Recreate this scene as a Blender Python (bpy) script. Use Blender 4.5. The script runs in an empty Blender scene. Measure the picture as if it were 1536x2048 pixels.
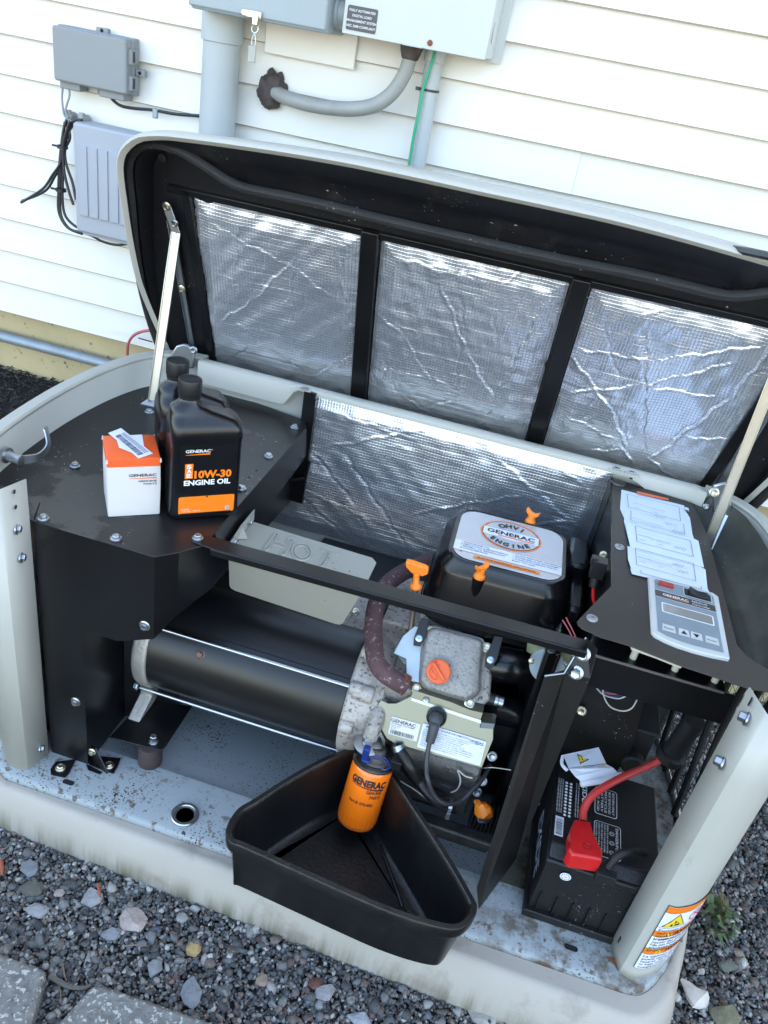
import bpy, bmesh, math, random
import numpy as np
from mathutils import Vector, Matrix, Euler
from mathutils import noise as mnoise
random.seed(7); rng = np.random.default_rng(7)
R = math.radians
C = bpy.context.scene
# ------------------------------------------------------------------ camera
CAM_LOC = Vector((0.64264, -0.84374, 1.17482)); CAM_ROT = Euler((1.024995, -0.161163, 0.253920), 'XYZ'); F_PX = 1588.77
cam_d = bpy.data.cameras.new('camera'); cam = bpy.data.objects.new('camera', cam_d); C.collection.objects.link(cam)
cam.location = CAM_LOC; cam.rotation_euler = CAM_ROT
cam_d.sensor_fit = 'HORIZONTAL'; cam_d.sensor_width = 36.0; cam_d.lens = F_PX / 1536 * 36.0
cam_d.clip_start = 0.02; cam_d.clip_end = 400
C.camera = cam
C.render.resolution_x = 768; C.render.resolution_y = 1024
# ------------------------------------------------------------------ world, sun, exposure
SUN_EL, SUN_ROT = R(46), R(28)          # sun stands behind the house: the whole yard corner is in its shade
w = bpy.data.worlds.new('World'); C.world = w; w.use_nodes = True
nt = w.node_tree; nt.nodes.clear()
sky = nt.nodes.new('ShaderNodeTexSky'); sky.sky_type = 'NISHITA'; sky.sun_disc = False
sky.sun_elevation = SUN_EL; sky.sun_rotation = SUN_ROT; sky.dust_density = 2.0; sky.air_density = 1.0
bgn = nt.nodes.new('ShaderNodeBackground'); bgn.inputs['Strength'].default_value = 0.13
out = nt.nodes.new('ShaderNodeOutputWorld')
tn = nt.nodes.new('ShaderNodeMix'); tn.data_type = 'RGBA'; tn.blend_type = 'MULTIPLY'; tn.inputs['Factor'].default_value = 1; tn.inputs['B'].default_value = (1.08, 1.0, .90, 1)
nt.links.new(sky.outputs[0], tn.inputs['A']); nt.links.new(tn.outputs['Result'], bgn.inputs[0]); nt.links.new(bgn.outputs[0], out.inputs[0])
sd = bpy.data.lights.new('sun', 'SUN'); sd.energy = 4.0; sd.angle = R(0.5); sd.color = (1, .95, .86)
sun = bpy.data.objects.new('sun', sd); C.collection.objects.link(sun)
sdir = Vector((math.sin(SUN_ROT)*math.cos(SUN_EL), math.cos(SUN_ROT)*math.cos(SUN_EL), math.sin(SUN_EL)))
sun.rotation_euler = sdir.to_track_quat('Z', 'Y').to_euler()
C.view_settings.view_transform = 'Standard'; C.view_settings.look = 'None'
C.view_settings.exposure = 3.05; C.view_settings.gamma = 1
C.render.engine = 'CYCLES'

# ------------------------------------------------------------------ helpers
RM = CAM_ROT.to_matrix()
def ray(px, py): return RM @ Vector(((px-768)/F_PX, -(py-1024)/F_PX, -1.0))
def at(px, py, ax, v):
    """world point where the sight line of a photo pixel meets the plane x|y|z = v"""
    d = ray(px, py); i = 'xyz'.index(ax); t = (v-CAM_LOC[i])/d[i]; return CAM_LOC + d*t
def on(px, py, p, n):
    d = ray(px, py); p = Vector(p); n = Vector(n); t = (p-CAM_LOC).dot(n)/d.dot(n); return CAM_LOC + d*t

def mat(name, col, rough=.5, metal=0., var=0., vscale=8., bump=0., bscale=60., spec=.5, col2=None, cut=None, coat=0., trans=0., aniso=None):
    m = bpy.data.materials.new(name); m.use_nodes = True; t = m.node_tree; N = t.nodes; L = t.links
    b = N['Principled BSDF']; b.inputs['Base Color'].default_value = (*col, 1); b.inputs['Roughness'].default_value = rough
    b.inputs['Metallic'].default_value = metal; b.inputs['Specular IOR Level'].default_value = spec
    b.inputs['Coat Weight'].default_value = coat; b.inputs['Transmission Weight'].default_value = trans
    tc = N.new('ShaderNodeTexCoord')
    last = None
    if var or col2:
        n = N.new('ShaderNodeTexNoise'); n.inputs['Scale'].default_value = vscale; n.inputs['Detail'].default_value = 6; n.inputs['Roughness'].default_value = .6
        L.new(tc.outputs['Object'], n.inputs['Vector'])
        r = N.new('ShaderNodeValToRGB')
        if cut: r.color_ramp.elements[0].position = cut[0]; r.color_ramp.elements[1].position = cut[1]
        else: r.color_ramp.elements[0].position = .3; r.color_ramp.elements[1].position = .7
        c2 = col2 if col2 else tuple(min(1, c*(1+var)) for c in col)
        c1 = col if col2 else tuple(c*(1-var) for c in col)
        r.color_ramp.elements[0].color = (*c1, 1); r.color_ramp.elements[1].color = (*c2, 1)
        L.new(n.outputs['Fac'], r.inputs[0]); L.new(r.outputs[0], b.inputs['Base Color']); last = r
        mr = N.new('ShaderNodeMapRange'); mr.inputs['To Min'].default_value = max(0.02, rough-.08); mr.inputs['To Max'].default_value = min(1, rough+.1)
        L.new(n.outputs['Fac'], mr.inputs['Value']); L.new(mr.outputs[0], b.inputs['Roughness'])
    if bump:
        n2 = N.new('ShaderNodeTexNoise'); n2.inputs['Scale'].default_value = bscale; n2.inputs['Detail'].default_value = 4
        L.new(tc.outputs['Object'], n2.inputs['Vector'])
        bp = N.new('ShaderNodeBump'); bp.inputs['Strength'].default_value = bump; bp.inputs['Distance'].default_value = .002
        L.new(n2.outputs['Fac'], bp.inputs['Height']); L.new(bp.outputs[0], b.inputs['Normal'])
    m['_last'] = 1
    return m
def specks(m, col=(.02, .018, .015), scale=180., amount=.30, mask_scale=9., mask=.5, rough=.8):
    """dirt flecks with a shape of their own, gathered in patches"""
    t = m.node_tree; N = t.nodes; L = t.links; b = N['Principled BSDF']
    tc = N.new('ShaderNodeTexCoord')
    v = N.new('ShaderNodeTexNoise'); v.inputs['Scale'].default_value = scale; v.inputs['Detail'].default_value = 2
    k = N.new('ShaderNodeTexNoise'); k.inputs['Scale'].default_value = mask_scale; k.inputs['Detail'].default_value = 3
    L.new(tc.outputs['Object'], v.inputs['Vector']); L.new(tc.outputs['Object'], k.inputs['Vector'])
    a = N.new('ShaderNodeMath'); a.operation = 'MULTIPLY_ADD'; a.inputs[1].default_value = .45; 
    L.new(k.outputs['Fac'], a.inputs[0]); L.new(v.outputs['Fac'], a.inputs[2])
    r = N.new('ShaderNodeMapRange'); r.inputs['From Min'].default_value = 1.0-amount; r.inputs['From Max'].default_value = 1.0-amount+.02
    L.new(a.outputs[0], r.inputs['Value'])
    mx = N.new('ShaderNodeMix'); mx.data_type = 'RGBA'; L.new(r.outputs[0], mx.inputs['Factor'])
    src = b.inputs['Base Color'].links[0].from_socket if b.inputs['Base Color'].links else None
    if src: L.new(src, mx.inputs['A'])
    else: mx.inputs['A'].default_value = b.inputs['Base Color'].default_value
    mx.inputs['B'].default_value = (*col, 1)
    L.new(mx.outputs['Result'], b.inputs['Base Color'])
    return m
def stain(m, col, scale, lo, hi, stretch=(1, 1, 1), off=(0, 0, 0), zfade=None, axis='Z'):
    t = m.node_tree; N = t.nodes; L = t.links; b = N['Principled BSDF']
    tc = N.new('ShaderNodeTexCoord'); mp = N.new('ShaderNodeMapping'); mp.inputs['Scale'].default_value = stretch; mp.inputs['Location'].default_value = off
    L.new(tc.outputs['Object'], mp.inputs['Vector'])
    v = N.new('ShaderNodeTexNoise'); v.inputs['Scale'].default_value = scale; v.inputs['Detail'].default_value = 7; v.inputs['Roughness'].default_value = .65
    L.new(mp.outputs[0], v.inputs['Vector'])
    r = N.new('ShaderNodeMapRange'); r.inputs['From Min'].default_value = lo; r.inputs['From Max'].default_value = hi
    L.new(v.outputs['Fac'], r.inputs['Value'])
    mx = N.new('ShaderNodeMix'); mx.data_type = 'RGBA'; 
    if zfade:
        sp = N.new('ShaderNodeSeparateXYZ'); L.new(tc.outputs['Object'], sp.inputs[0])
        z = N.new('ShaderNodeMapRange'); z.inputs['From Min'].default_value = zfade[0]; z.inputs['From Max'].default_value = zfade[1]
        L.new(sp.outputs[axis], z.inputs['Value']); mu = N.new('ShaderNodeMath'); mu.operation = 'MULTIPLY'
        L.new(z.outputs[0], mu.inputs[0]); L.new(r.outputs[0], mu.inputs[1]); L.new(mu.outputs[0], mx.inputs['Factor'])
    else: L.new(r.outputs[0], mx.inputs['Factor'])
    src = b.inputs['Base Color'].links[0].from_socket if b.inputs['Base Color'].links else None
    if src: L.new(src, mx.inputs['A'])
    else: mx.inputs['A'].default_value = b.inputs['Base Color'].default_value
    mx.inputs['B'].default_value = (*col, 1); L.new(mx.outputs['Result'], b.inputs['Base Color'])
    return m

M = {}
M['siding'] = stain(mat('vinyl_siding', (.76, .735, .68), .45, var=.03, vscale=1.5, bump=.8, bscale=7), (.62, .58, .50), 5, .60, .80, (.4, 1, 2))
M['foundation'] = stain(mat('parged_foundation', (.50, .40, .22), .9, var=.12, vscale=5, bump=.6, bscale=90), (.16, .14, .10), 60, .62, .68)
M['panel'] = stain(mat('beige_enclosure_paint', (.45, .435, .375), .38, var=.03, vscale=5, bump=.06, bscale=500), (.30, .26, .20), 14, .66, .8)
M['skirt'] = stain(stain(mat('base_skirt_plastic', (.385, .345, .29), .62, var=.05, vscale=6, bump=.2, bscale=300), (.12, .11, .055), 9, .44, .60, (3, 1, .25), (0, 0, 0), (-.045, -.100)), (.22, .185, .15), 9, .56, .76)
M['tray'] = specks(specks(mat('tray_paint', (.27, .30, .305), .35, var=.05, vscale=5, bump=.08, bscale=300), scale=260, amount=.105), scale=75, amount=.02)
stain(M['tray'], (.10, .06, .03), 22, .64, .74); stain(M['tray'], (.085, .062, .040), 26, .46, .62, zfade=(.74, .86), axis='X'); stain(M['tray'], (.10, .075, .05), 60, .56, .62, zfade=(.1, -.03), axis='Y')
M['black'] = mat('black_powder_coat', (.0045, .0045, .005), .30, var=.3, vscale=9, bump=.12, bscale=700)
M['plate'] = specks(stain(mat('black_top_plate', (.010, .009, .009), .33, var=.3, vscale=6, bump=.12, bscale=700), (.050, .046, .040), 4, .56, .58, (1, 1.3, 1), (3.1, .4, 0)), (.5, .5, .5), 260, .012)
M['blackdust'] = specks(mat('dusty_black_paint', (.0085, .0075, .0065), .42, var=.3, vscale=7, bump=.15, bscale=500), (.35, .34, .32), 240, .012)
M['ctlplate'] = specks(mat('dusty_controller_plate', (.030, .024, .019), .5, var=.2, vscale=7, bump=.15, bscale=500), (.45, .43, .40), 260, .012)
M['blackplastic'] = mat('black_plastic', (.004, .004, .005), .22, var=.2, vscale=6, bump=.06, bscale=400)
M['matteblack'] = mat('matte_black', (.004, .004, .0045), .6, var=.3, vscale=10, bump=.3, bscale=300)
M['liner'] = specks(stain(mat('lid_liner_black', (.0055, .0055, .007), .42, var=.35, vscale=8, bump=.2, bscale=300), (.028, .023, .02), 9, .58, .74), (.4, .38, .35), 190, .012)
M['rubber'] = specks(mat('rubber_gasket', (.017, .016, .016), .62, var=.3, vscale=14, bump=.5, bscale=200), (.2, .19, .17), 210, .012)
M['pan'] = stain(mat('drain_pan_plastic', (.006, .006, .006), .36, var=.3, vscale=12, bump=.35, bscale=180), (.018, .0165, .014), 10, .55, .75)
M['zinc'] = mat('zinc_plate', (.42, .44, .45), .34, 1, var=.15, vscale=25)
M['zincy'] = mat('yellow_zinc', (.60, .55, .42), .33, 1, var=.2, vscale=25)
M['strut'] = mat('zinc_strut', (.55, .52, .44), .36, 1, var=.12, vscale=10)
M['alu'] = stain(stain(mat('cast_aluminium', (.42, .38, .335), .6, .35, var=.15, vscale=30, bump=.8, bscale=160), (.12, .105, .095), 150, .55, .63), (.17, .145, .125), 12, .55, .75)
M['aluclean'] = stain(mat('cast_aluminium_end', (.42, .39, .34), .5, .5, var=.12, vscale=30, bump=.6, bscale=160), (.10, .09, .08), 70, .62, .68)
M['cover'] = stain(mat('valve_cover_casting', (.31, .295, .265), .5, .4, var=.1, vscale=40, bump=.9, bscale=190), (.15, .145, .135), 230, .52, .66, (1, 1, 1))
M['shroud'] = mat('heat_shroud_metal', (.19, .19, .155), .30, .85, var=.1, vscale=9, bump=.05)
M['hot'] = specks(mat('heat_plate_paint', (.33, .32, .265), .42, .0, var=.03, vscale=8), scale=150, amount=.0)
M['exhaust'] = stain(mat('exhaust_rusty_pipe', (.085, .042, .045), .75, 0, var=.25, vscale=20, bump=.8, bscale=140), (.30, .24, .22), 120, .58, .64)
M['orange'] = mat('orange_plastic', (.95, .24, .015), .35, var=.04)
M['orangecap'] = mat('orange_cap', (.80, .13, .03), .45, var=.05)
M['orangepaint'] = mat('orange_paint', (.92, .175, .006), .22, var=.03, coat=.4)
M['orangeink'] = mat('orange_ink', (.85, .20, .01), .35)
M['boxorange'] = mat('carton_orange', (.82, .11, .02), .45, var=.04, vscale=10)
M['carton'] = mat('carton_white', (.62, .59, .56), .55, var=.03, vscale=10)
M['white'] = mat('white_sticker', (.72, .74, .78), .45, var=.02)
M['paper'] = mat('paper_sheet', (.62, .68, .76), .55, var=.03, vscale=10)
M['ink'] = mat('black_ink', (.012, .012, .014), .5)
M['greyink'] = mat('grey_ink', (.09, .095, .12), .6)
M['whiteink'] = mat('white_ink', (.75, .75, .73), .5)
M['badge'] = specks(mat('aluminium_badge', (.48, .48, .49), .34, .35, var=.05, vscale=8), scale=110, amount=.0)
M['bottle'] = mat('bottle_black_plastic', (.004, .004, .005), .22, var=.15, vscale=6, bump=.06, bscale=90)
M['bottlelabel'] = mat('bottle_label', (.004, .004, .005), .25)
M['cap'] = mat('black_cap', (.008, .0085, .010), .42)
M['pvc'] = mat('grey_pvc', (.40, .43, .43), .45, var=.04, vscale=7)
M['steelbox'] = mat('grey_steel_box', (.29, .33, .34), .4, var=.04, vscale=5)
M['lightbox'] = mat('pale_grey_box', (.50, .52, .48), .42, var=.03, vscale=5)
M['jb'] = mat('grey_plastic_box', (.24, .25, .25), .5, var=.04, vscale=6)
M['netbox'] = mat('light_blue_grey_box', (.35, .37, .40), .45, var=.03)
M['galv'] = mat('galvanised_pipe', (.30, .34, .36), .5, .4, var=.15, vscale=18)
M['flex'] = mat('flex_conduit_grey', (.30, .30, .28), .5, var=.12, vscale=20, bump=.4, bscale=90)
M['putty'] = mat('duct_seal_putty', (.07, .055, .05), .8, var=.4, vscale=40, bump=1., bscale=120)
M['cable'] = mat('black_cable', (.016, .018, .022), .35)
M['greywire'] = mat('grey_wire', (.28, .30, .30), .45)
M['green'] = mat('green_wire', (.02, .33, .17), .4)
M['redwire'] = mat('pink_red_wire', (.45, .10, .10), .45)
M['red'] = mat('red_rubber', (.52, .012, .012), .33, var=.1, vscale=30)
M['bluep'] = mat('blue_plastic', (.012, .03, .17), .4)
M['whitew'] = mat('white_wire', (.55, .53, .48), .45)
M['tan'] = mat('cream_plastic', (.52, .48, .38), .5, var=.05)
M['yellow'] = mat('yellow_ink', (.80, .58, .02), .5)
M['redink'] = mat('red_ink', (.70, .03, .03), .5)
M['scoop'] = specks(stain(mat('dusty_green_scoop', (.030, .033, .026), .48, var=.15, vscale=7, bump=.15), (.075, .07, .048), 8, .5, .7), (.3, .3, .28), 240, .012)
M['ctlgrey'] = mat('controller_face_grey', (.20, .24, .26), .45, var=.08, vscale=40)
M['ctlbezel'] = mat('controller_bezel', (.50, .505, .48), .45, var=.05, vscale=30)
M['lcd'] = mat('lcd_window', (.26, .24, .21), .18, var=.05, vscale=40, coat=.5)
M['redtr'] = mat('red_fuse', (.32, .03, .02), .3)
M['battery'] = specks(mat('battery_black_plastic', (.005, .005, .0055), .5, var=.25, vscale=12, bump=.4, bscale=260), (.2, .2, .19), 250, .012)
M['rust'] = mat('rust_spot', (.22, .08, .03), .9, var=.3, vscale=60)
M['dark'] = mat('dark_gap', (.006, .006, .006), .8)
M['mesh'] = mat('dark_mesh', (.03, .028, .025), .5)
M['cream'] = mat('cream_mount_board', (.74, .70, .60), .55)

def foil_mat(name, tint=(.78, .81, .86), rough=.25, cell=.0058, warp=1.0):
    m = bpy.data.materials.new(name); m.use_nodes = True; t = m.node_tree; N = t.nodes; L = t.links
    b = N['Principled BSDF']; b.inputs['Metallic'].default_value = .84; b.inputs['Roughness'].default_value = rough
    b.inputs['Base Color'].default_value = (*tint, 1)
    uv = N.new('ShaderNodeUVMap'); uv.uv_map = 'UVMap'
    nz = N.new('ShaderNodeTexNoise'); nz.inputs['Scale'].default_value = 14; nz.inputs['Detail'].default_value = 2
    L.new(uv.outputs[0], nz.inputs['Vector'])
    sub = N.new('ShaderNodeVectorMath'); sub.operation = 'SUBTRACT'; sub.inputs[1].default_value = (.5, .5, .5); L.new(nz.outputs['Color'], sub.inputs[0])
    sc = N.new('ShaderNodeVectorMath'); sc.operation = 'SCALE'; sc.inputs['Scale'].default_value = .006*warp; L.new(sub.outputs[0], sc.inputs[0])
    ad = N.new('ShaderNodeVectorMath'); ad.operation = 'ADD'; L.new(uv.outputs[0], ad.inputs[0]); L.new(sc.outputs[0], ad.inputs[1])
    sp = N.new('ShaderNodeSeparateXYZ'); L.new(ad.outputs[0], sp.inputs[0])
    lines = []
    for ax in 'XY':
        mu = N.new('ShaderNodeMath'); mu.operation = 'MULTIPLY'; mu.inputs[1].default_value = 1/cell; L.new(sp.outputs[ax], mu.inputs[0])
        pg = N.new('ShaderNodeMath'); pg.operation = 'PINGPONG'; pg.inputs[1].default_value = .5; L.new(mu.outputs[0], pg.inputs[0])
        mr = N.new('ShaderNodeMapRange'); mr.inputs['From Min'].default_value = 0; mr.inputs['From Max'].default_value = .16; mr.inputs['To Min'].default_value = 1; mr.inputs['To Max'].default_value = 0
        mr.interpolation_type = 'SMOOTHSTEP'; L.new(pg.outputs[0], mr.inputs['Value']); lines.append(mr)
    mx = N.new('ShaderNodeMath'); mx.operation = 'MAXIMUM'; L.new(lines[0].outputs[0], mx.inputs[0]); L.new(lines[1].outputs[0], mx.inputs[1])
    n2 = N.new('ShaderNodeTexNoise'); n2.inputs['Scale'].default_value = 55; n2.inputs['Detail'].default_value = 5; n2.inputs['Roughness'].default_value = .65; L.new(uv.outputs[0], n2.inputs['Vector'])
    n3 = N.new('ShaderNodeTexVoronoi'); n3.inputs['Scale'].default_value = 22; n3.feature = 'DISTANCE_TO_EDGE'
    L.new(ad.outputs[0], n3.inputs['Vector'])
    s1 = N.new('ShaderNodeMath'); s1.operation = 'MULTIPLY_ADD'; s1.inputs[1].default_value = .9; L.new(n2.outputs['Fac'], s1.inputs[0])
    ml = N.new('ShaderNodeMath'); ml.operation = 'MULTIPLY'; ml.inputs[1].default_value = .55; L.new(mx.outputs[0], ml.inputs[0]); L.new(ml.outputs[0], s1.inputs[2])
    bp = N.new('ShaderNodeBump'); bp.inputs['Strength'].default_value = .38; bp.inputs['Distance'].default_value = .0010
    L.new(s1.outputs[0], bp.inputs['Height']); L.new(bp.outputs[0], b.inputs['Normal'])
    dk = N.new('ShaderNodeMix'); dk.data_type = 'RGBA'; dk.inputs['A'].default_value = (*tint, 1); dk.inputs['B'].default_value = (tint[0]*.88, tint[1]*.88, tint[2]*.88, 1)
    L.new(mx.outputs[0], dk.inputs['Factor']); L.new(dk.outputs['Result'], b.inputs['Base Color'])
    return m
M['foil'] = foil_mat('foil_insulation')

def tag(o, label=None, cat=None, group=None, kind=None):
    if label: o['label'] = label
    if cat: o['category'] = cat
    if group: o['group'] = group
    if kind: o['kind'] = kind
    return o
def empty(name, loc=(0, 0, 0)):
    o = bpy.data.objects.new(name, None); C.collection.objects.link(o); o.location = loc; o.empty_display_size = .05; return o

_font = {}
def text_geo(s, bold=0.0, res=2, spacing=1.0):
    key = (s, bold, res, spacing)
    if key in _font: return _font[key]
    cu = bpy.data.curves.new('txt', 'FONT'); cu.body = s; cu.size = 1; cu.offset = bold; cu.resolution_u = res; cu.fill_mode = 'FRONT'; cu.space_character = spacing
    ob = bpy.data.objects.new('txt', cu); C.collection.objects.link(ob)
    dg = bpy.context.evaluated_depsgraph_get(); me = bpy.data.meshes.new_from_object(ob.evaluated_get(dg))
    vs = [(v.co.x, v.co.y) for v in me.vertices]; fs = [tuple(p.vertices) for p in me.polygons]
    bpy.data.objects.remove(ob); bpy.data.curves.remove(cu); bpy.data.meshes.remove(me)
    if vs:
        x0 = min(v[0] for v in vs); x1 = max(v[0] for v in vs)
    else: x0 = x1 = 0
    _font[key] = ([(a-x0, b) for a, b in vs], fs, x1-x0)
    return _font[key]

class MB:
    def __init__(s): s.v = []; s.f = []; s.mi = []; s.m = 0
    def add(s, vs, fs, m=None):
        b = len(s.v); s.v += [tuple(v) for v in vs]; s.f += [tuple(i+b for i in f) for f in fs]; s.mi += [s.m if m is None else m]*len(fs); return s
    def box(s, lo, hi, mtx=None, m=None):
        x0, y0, z0 = lo; x1, y1, z1 = hi
        vs = [Vector(p) for p in ((x0,y0,z0),(x1,y0,z0),(x1,y1,z0),(x0,y1,z0),(x0,y0,z1),(x1,y0,z1),(x1,y1,z1),(x0,y1,z1))]
        if mtx: vs = [mtx @ v for v in vs]
        return s.add(vs, [(0,3,2,1),(4,5,6,7),(0,1,5,4),(1,2,6,5),(2,3,7,6),(3,0,4,7)], m)
    def prism(s, poly, d, m=None, cap=True):
        """closed polygon (3D points) pushed along vector d"""
        n = len(poly); d = Vector(d); a = [Vector(p) for p in poly]; b = [p+d for p in a]
        fs = [(i, (i+1) % n, n+(i+1) % n, n+i) for i in range(n)]
        if cap: fs += [tuple(range(n-1, -1, -1)), tuple(range(n, 2*n))]
        return s.add(a+b, fs, m)
    def poly(s, pts, m=None): return s.add(pts, [tuple(range(len(pts)))], m)
    def loft(s, rings, closed=True, cap=False, m=None):
        n = len(rings[0]); vs = [p for r in rings for p in r]; fs = []
        for k in range(len(rings)-1):
            for i in range(n if closed else n-1):
                j = (i+1) % n; fs.append((k*n+i, k*n+j, (k+1)*n+j, (k+1)*n+i))
        if cap: fs += [tuple(range(n-1, -1, -1)), tuple((len(rings)-1)*n+i for i in range(n))]
        return s.add(vs, fs, m)
    def tube(s, path, r, n=12, cap=True, m=None, samp=6):
        pts = smooth(path, samp) if samp else [Vector(p) for p in path]; k = len(pts)
        rr = r if callable(r) else (lambda t: r)
        rings = []; up = None
        for i, p in enumerate(pts):
            t = (pts[min(i+1, k-1)]-pts[max(i-1, 0)]).normalized()
            if up is None: up = t.orthogonal().normalized()
            up = (up - t*up.dot(t)).normalized(); sd_ = t.cross(up); q = rr(i/(k-1))
            rings.append([p+up*q*math.cos(2*math.pi*a/n)+sd_*q*math.sin(2*math.pi*a/n) for a in range(n)])
        return s.loft(rings, True, cap, m)
    def cyl(s, a, b, r, r2=None, n=24, m=None, cap=True):
        a = Vector(a); b = Vector(b); r2 = r if r2 is None else r2; t = (b-a).normalized(); u = t.orthogonal().normalized(); w_ = t.cross(u)
        return s.loft([[a+u*r*math.cos(2*math.pi*i/n)+w_*r*math.sin(2*math.pi*i/n) for i in range(n)], [b+u*r2*math.cos(2*math.pi*i/n)+w_*r2*math.sin(2*math.pi*i/n) for i in range(n)]], True, cap, m)
    def lathe(s, o, ax, prof, n=28, m=None, cap=True, u=None):
        o = Vector(o); ax = Vector(ax).normalized(); u = ax.orthogonal().normalized() if u is None else Vector(u).normalized(); w_ = ax.cross(u)
        return s.loft([[o+ax*h+u*r*math.cos(2*math.pi*i/n)+w_*r*math.sin(2*math.pi*i/n) for i in range(n)] for r, h in prof], True, cap, m)
    def text(s, txt, o, u, v, size, m=None, bold=0., stretch=1., align='l', fn=None, width=None, spacing=1.0, lift=.0004):
        vs, fs, wd = text_geo(txt, bold, 2, spacing)
        if not vs: return s
        if width: stretch = width/(wd*size)
        off = {'l': 0, 'c': -wd/2, 'r': -wd}[align]
        if fn: P = [fn((x+off)*size*stretch, y*size) for x, y in vs]
        else:
            o = Vector(o); u = Vector(u).normalized(); v = Vector(v).normalized(); n = u.cross(v).normalized()
            P = [o+u*(x+off)*size*stretch+v*y*size+n*lift for x, y in vs]
        return s.add(P, fs, m)
    def decal(s, o, u, v, x0, y0, x1, y1, lift=.0003, m=None, rad=0.):
        o = Vector(o); u = Vector(u).normalized(); v = Vector(v).normalized(); n = u.cross(v).normalized()
        pts = rrect(x0, y0, x1, y1, rad) if rad else [(x0, y0), (x1, y0), (x1, y1), (x0, y1)]
        return s.poly([o+u*a+v*b+n*lift for a, b in pts], m)
    def build(s, name, mats, parent=None, smooth_=True, bevel=0, seg=2, ang=35, sub=0):
        me = bpy.data.meshes.new(name); me.from_pydata(s.v, [], s.f)
        if not isinstance(mats, (list, tuple)): mats = [mats]
        for k in mats: me.materials.append(M[k] if isinstance(k, str) else k)
        if len(mats) > 1: me.polygons.foreach_set('material_index', s.mi)
        bm = bmesh.new(); bm.from_mesh(me); 
        bmesh.ops.remove_doubles(bm, verts=bm.verts, dist=1e-6)
        bmesh.ops.recalc_face_normals(bm, faces=bm.faces) if not getattr(s, 'keep', False) else None
        bm.to_mesh(me); bm.free()
        me.validate(); me.update()
        if smooth_:
            me.shade_smooth(); me.set_sharp_from_angle(angle=R(ang))
        o = bpy.data.objects.new(name, me); C.collection.objects.link(o)
        if parent: o.parent = parent; o.matrix_parent_inverse = parent_inv(parent)
        if bevel:
            md = o.modifiers.new('bevel', 'BEVEL'); md.width = bevel; md.segments = seg; md.limit_method = 'ANGLE'; md.angle_limit = R(30); md.harden_normals = False
        return o
def parent_inv(p):
    m = Matrix.Identity(4); q = p; loc = Vector((0, 0, 0))
    while q: loc += q.location; q = q.parent if q.parent else None
    return Matrix.Translation(-loc) if p.parent is None else Matrix.Identity(4) if False else Matrix.Translation(-p.location)
def smooth(pts, n=6):
    pts = [Vector(p) for p in pts]
    if len(pts) < 3: return pts
    out_ = []
    for i in range(len(pts)-1):
        p0 = pts[max(i-1, 0)]; p1 = pts[i]; p2 = pts[i+1]; p3 = pts[min(i+2, len(pts)-1)]
        for k in range(n):
            t = k/n; out_.append(.5*((2*p1)+(p2-p0)*t+(2*p0-5*p1+4*p2-p3)*t*t+(3*p1-p0-3*p2+p3)*t*t*t))
    return out_+[pts[-1]]
def rrect(x0, y0, x1, y1, r, n=5):
    out_ = []
    for cx, cy, a0 in ((x1-r, y0+r, -90), (x1-r, y1-r, 0), (x0+r, y1-r, 90), (x0+r, y0+r, 180)):
        for k in range(n+1):
            a = R(a0+90*k/n); out_.append((cx+r*math.cos(a), cy+r*math.sin(a)))
    return out_
def resamp(pts, n):
    pts = [Vector(p) for p in pts]; d = [0]
    for a, b in zip(pts, pts[1:]): d.append(d[-1]+(b-a).length)
    out_ = []; j = 0
    for k in range(n):
        t = d[-1]*k/(n-1)
        while j < len(d)-2 and d[j+1] < t: j += 1
        q = (t-d[j])/max(1e-9, d[j+1]-d[j]); out_.append(pts[j].lerp(pts[j+1], min(1, max(0, q))))
    return out_
def bolt(p, n, parent, r=.0065, mt='zinc', name='bolt', h=.006, flange=1.45):
    p = Vector(p); n = Vector(n).normalized(); b = MB()
    b.lathe(p, n, [(r*flange, -.001), (r*flange, .0012), (r*1.15, .0022)], 20)
    b.lathe(p, n, [(r, .001), (r, h-.001), (r*.85, h), (r*.55, h-.0006)], 6)
    return b.build(name, mt, parent, ang=25)
def screwhead(p, n, parent, r=.009, mt='zinc', name='screw'):
    b = MB(); b.lathe(p, n, [(r, 0), (r*.95, .0015), (r*.6, .003), (r*.3, .0032), (r*.28, .0015)], 18); return b.build(name, mt, parent)

# ================================================================== SETTING
GZ = -.10
def groundz(x, y):
    z = GZ
    if y > .45 and x < -.1: z = GZ + min(1, max(0, (y-.45)/.2))*.35 if x < -.16 else GZ+.1
    return z
b = MB(); b.poly([(-60, -60, GZ-.012), (60, -60, GZ-.012), (60, 60, GZ-.012), (-60, 60, GZ-.012)])
g = b.build('ground', stain(mat('gravel_bed_dirt', (.05, .048, .045), .95, var=.3, vscale=40, bump=1, bscale=200), (.09, .08, .06), 30, .55, .7)); g['kind'] = 'structure'
b = MB(); b.poly([(-60, -60, GZ-.006), (60, -60, GZ-.006), (60, -2.2, GZ-.006), (-60, -2.2, GZ-.006)])  # unseen pale ground, added to bounce warm sunlight into the shaded corner
g = b.build('bounce_ground', mat('bounce_ground_pale', (.26, .235, .19), .9, var=.1, vscale=3, bump=.4, bscale=60)); g['kind'] = 'structure'

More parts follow.
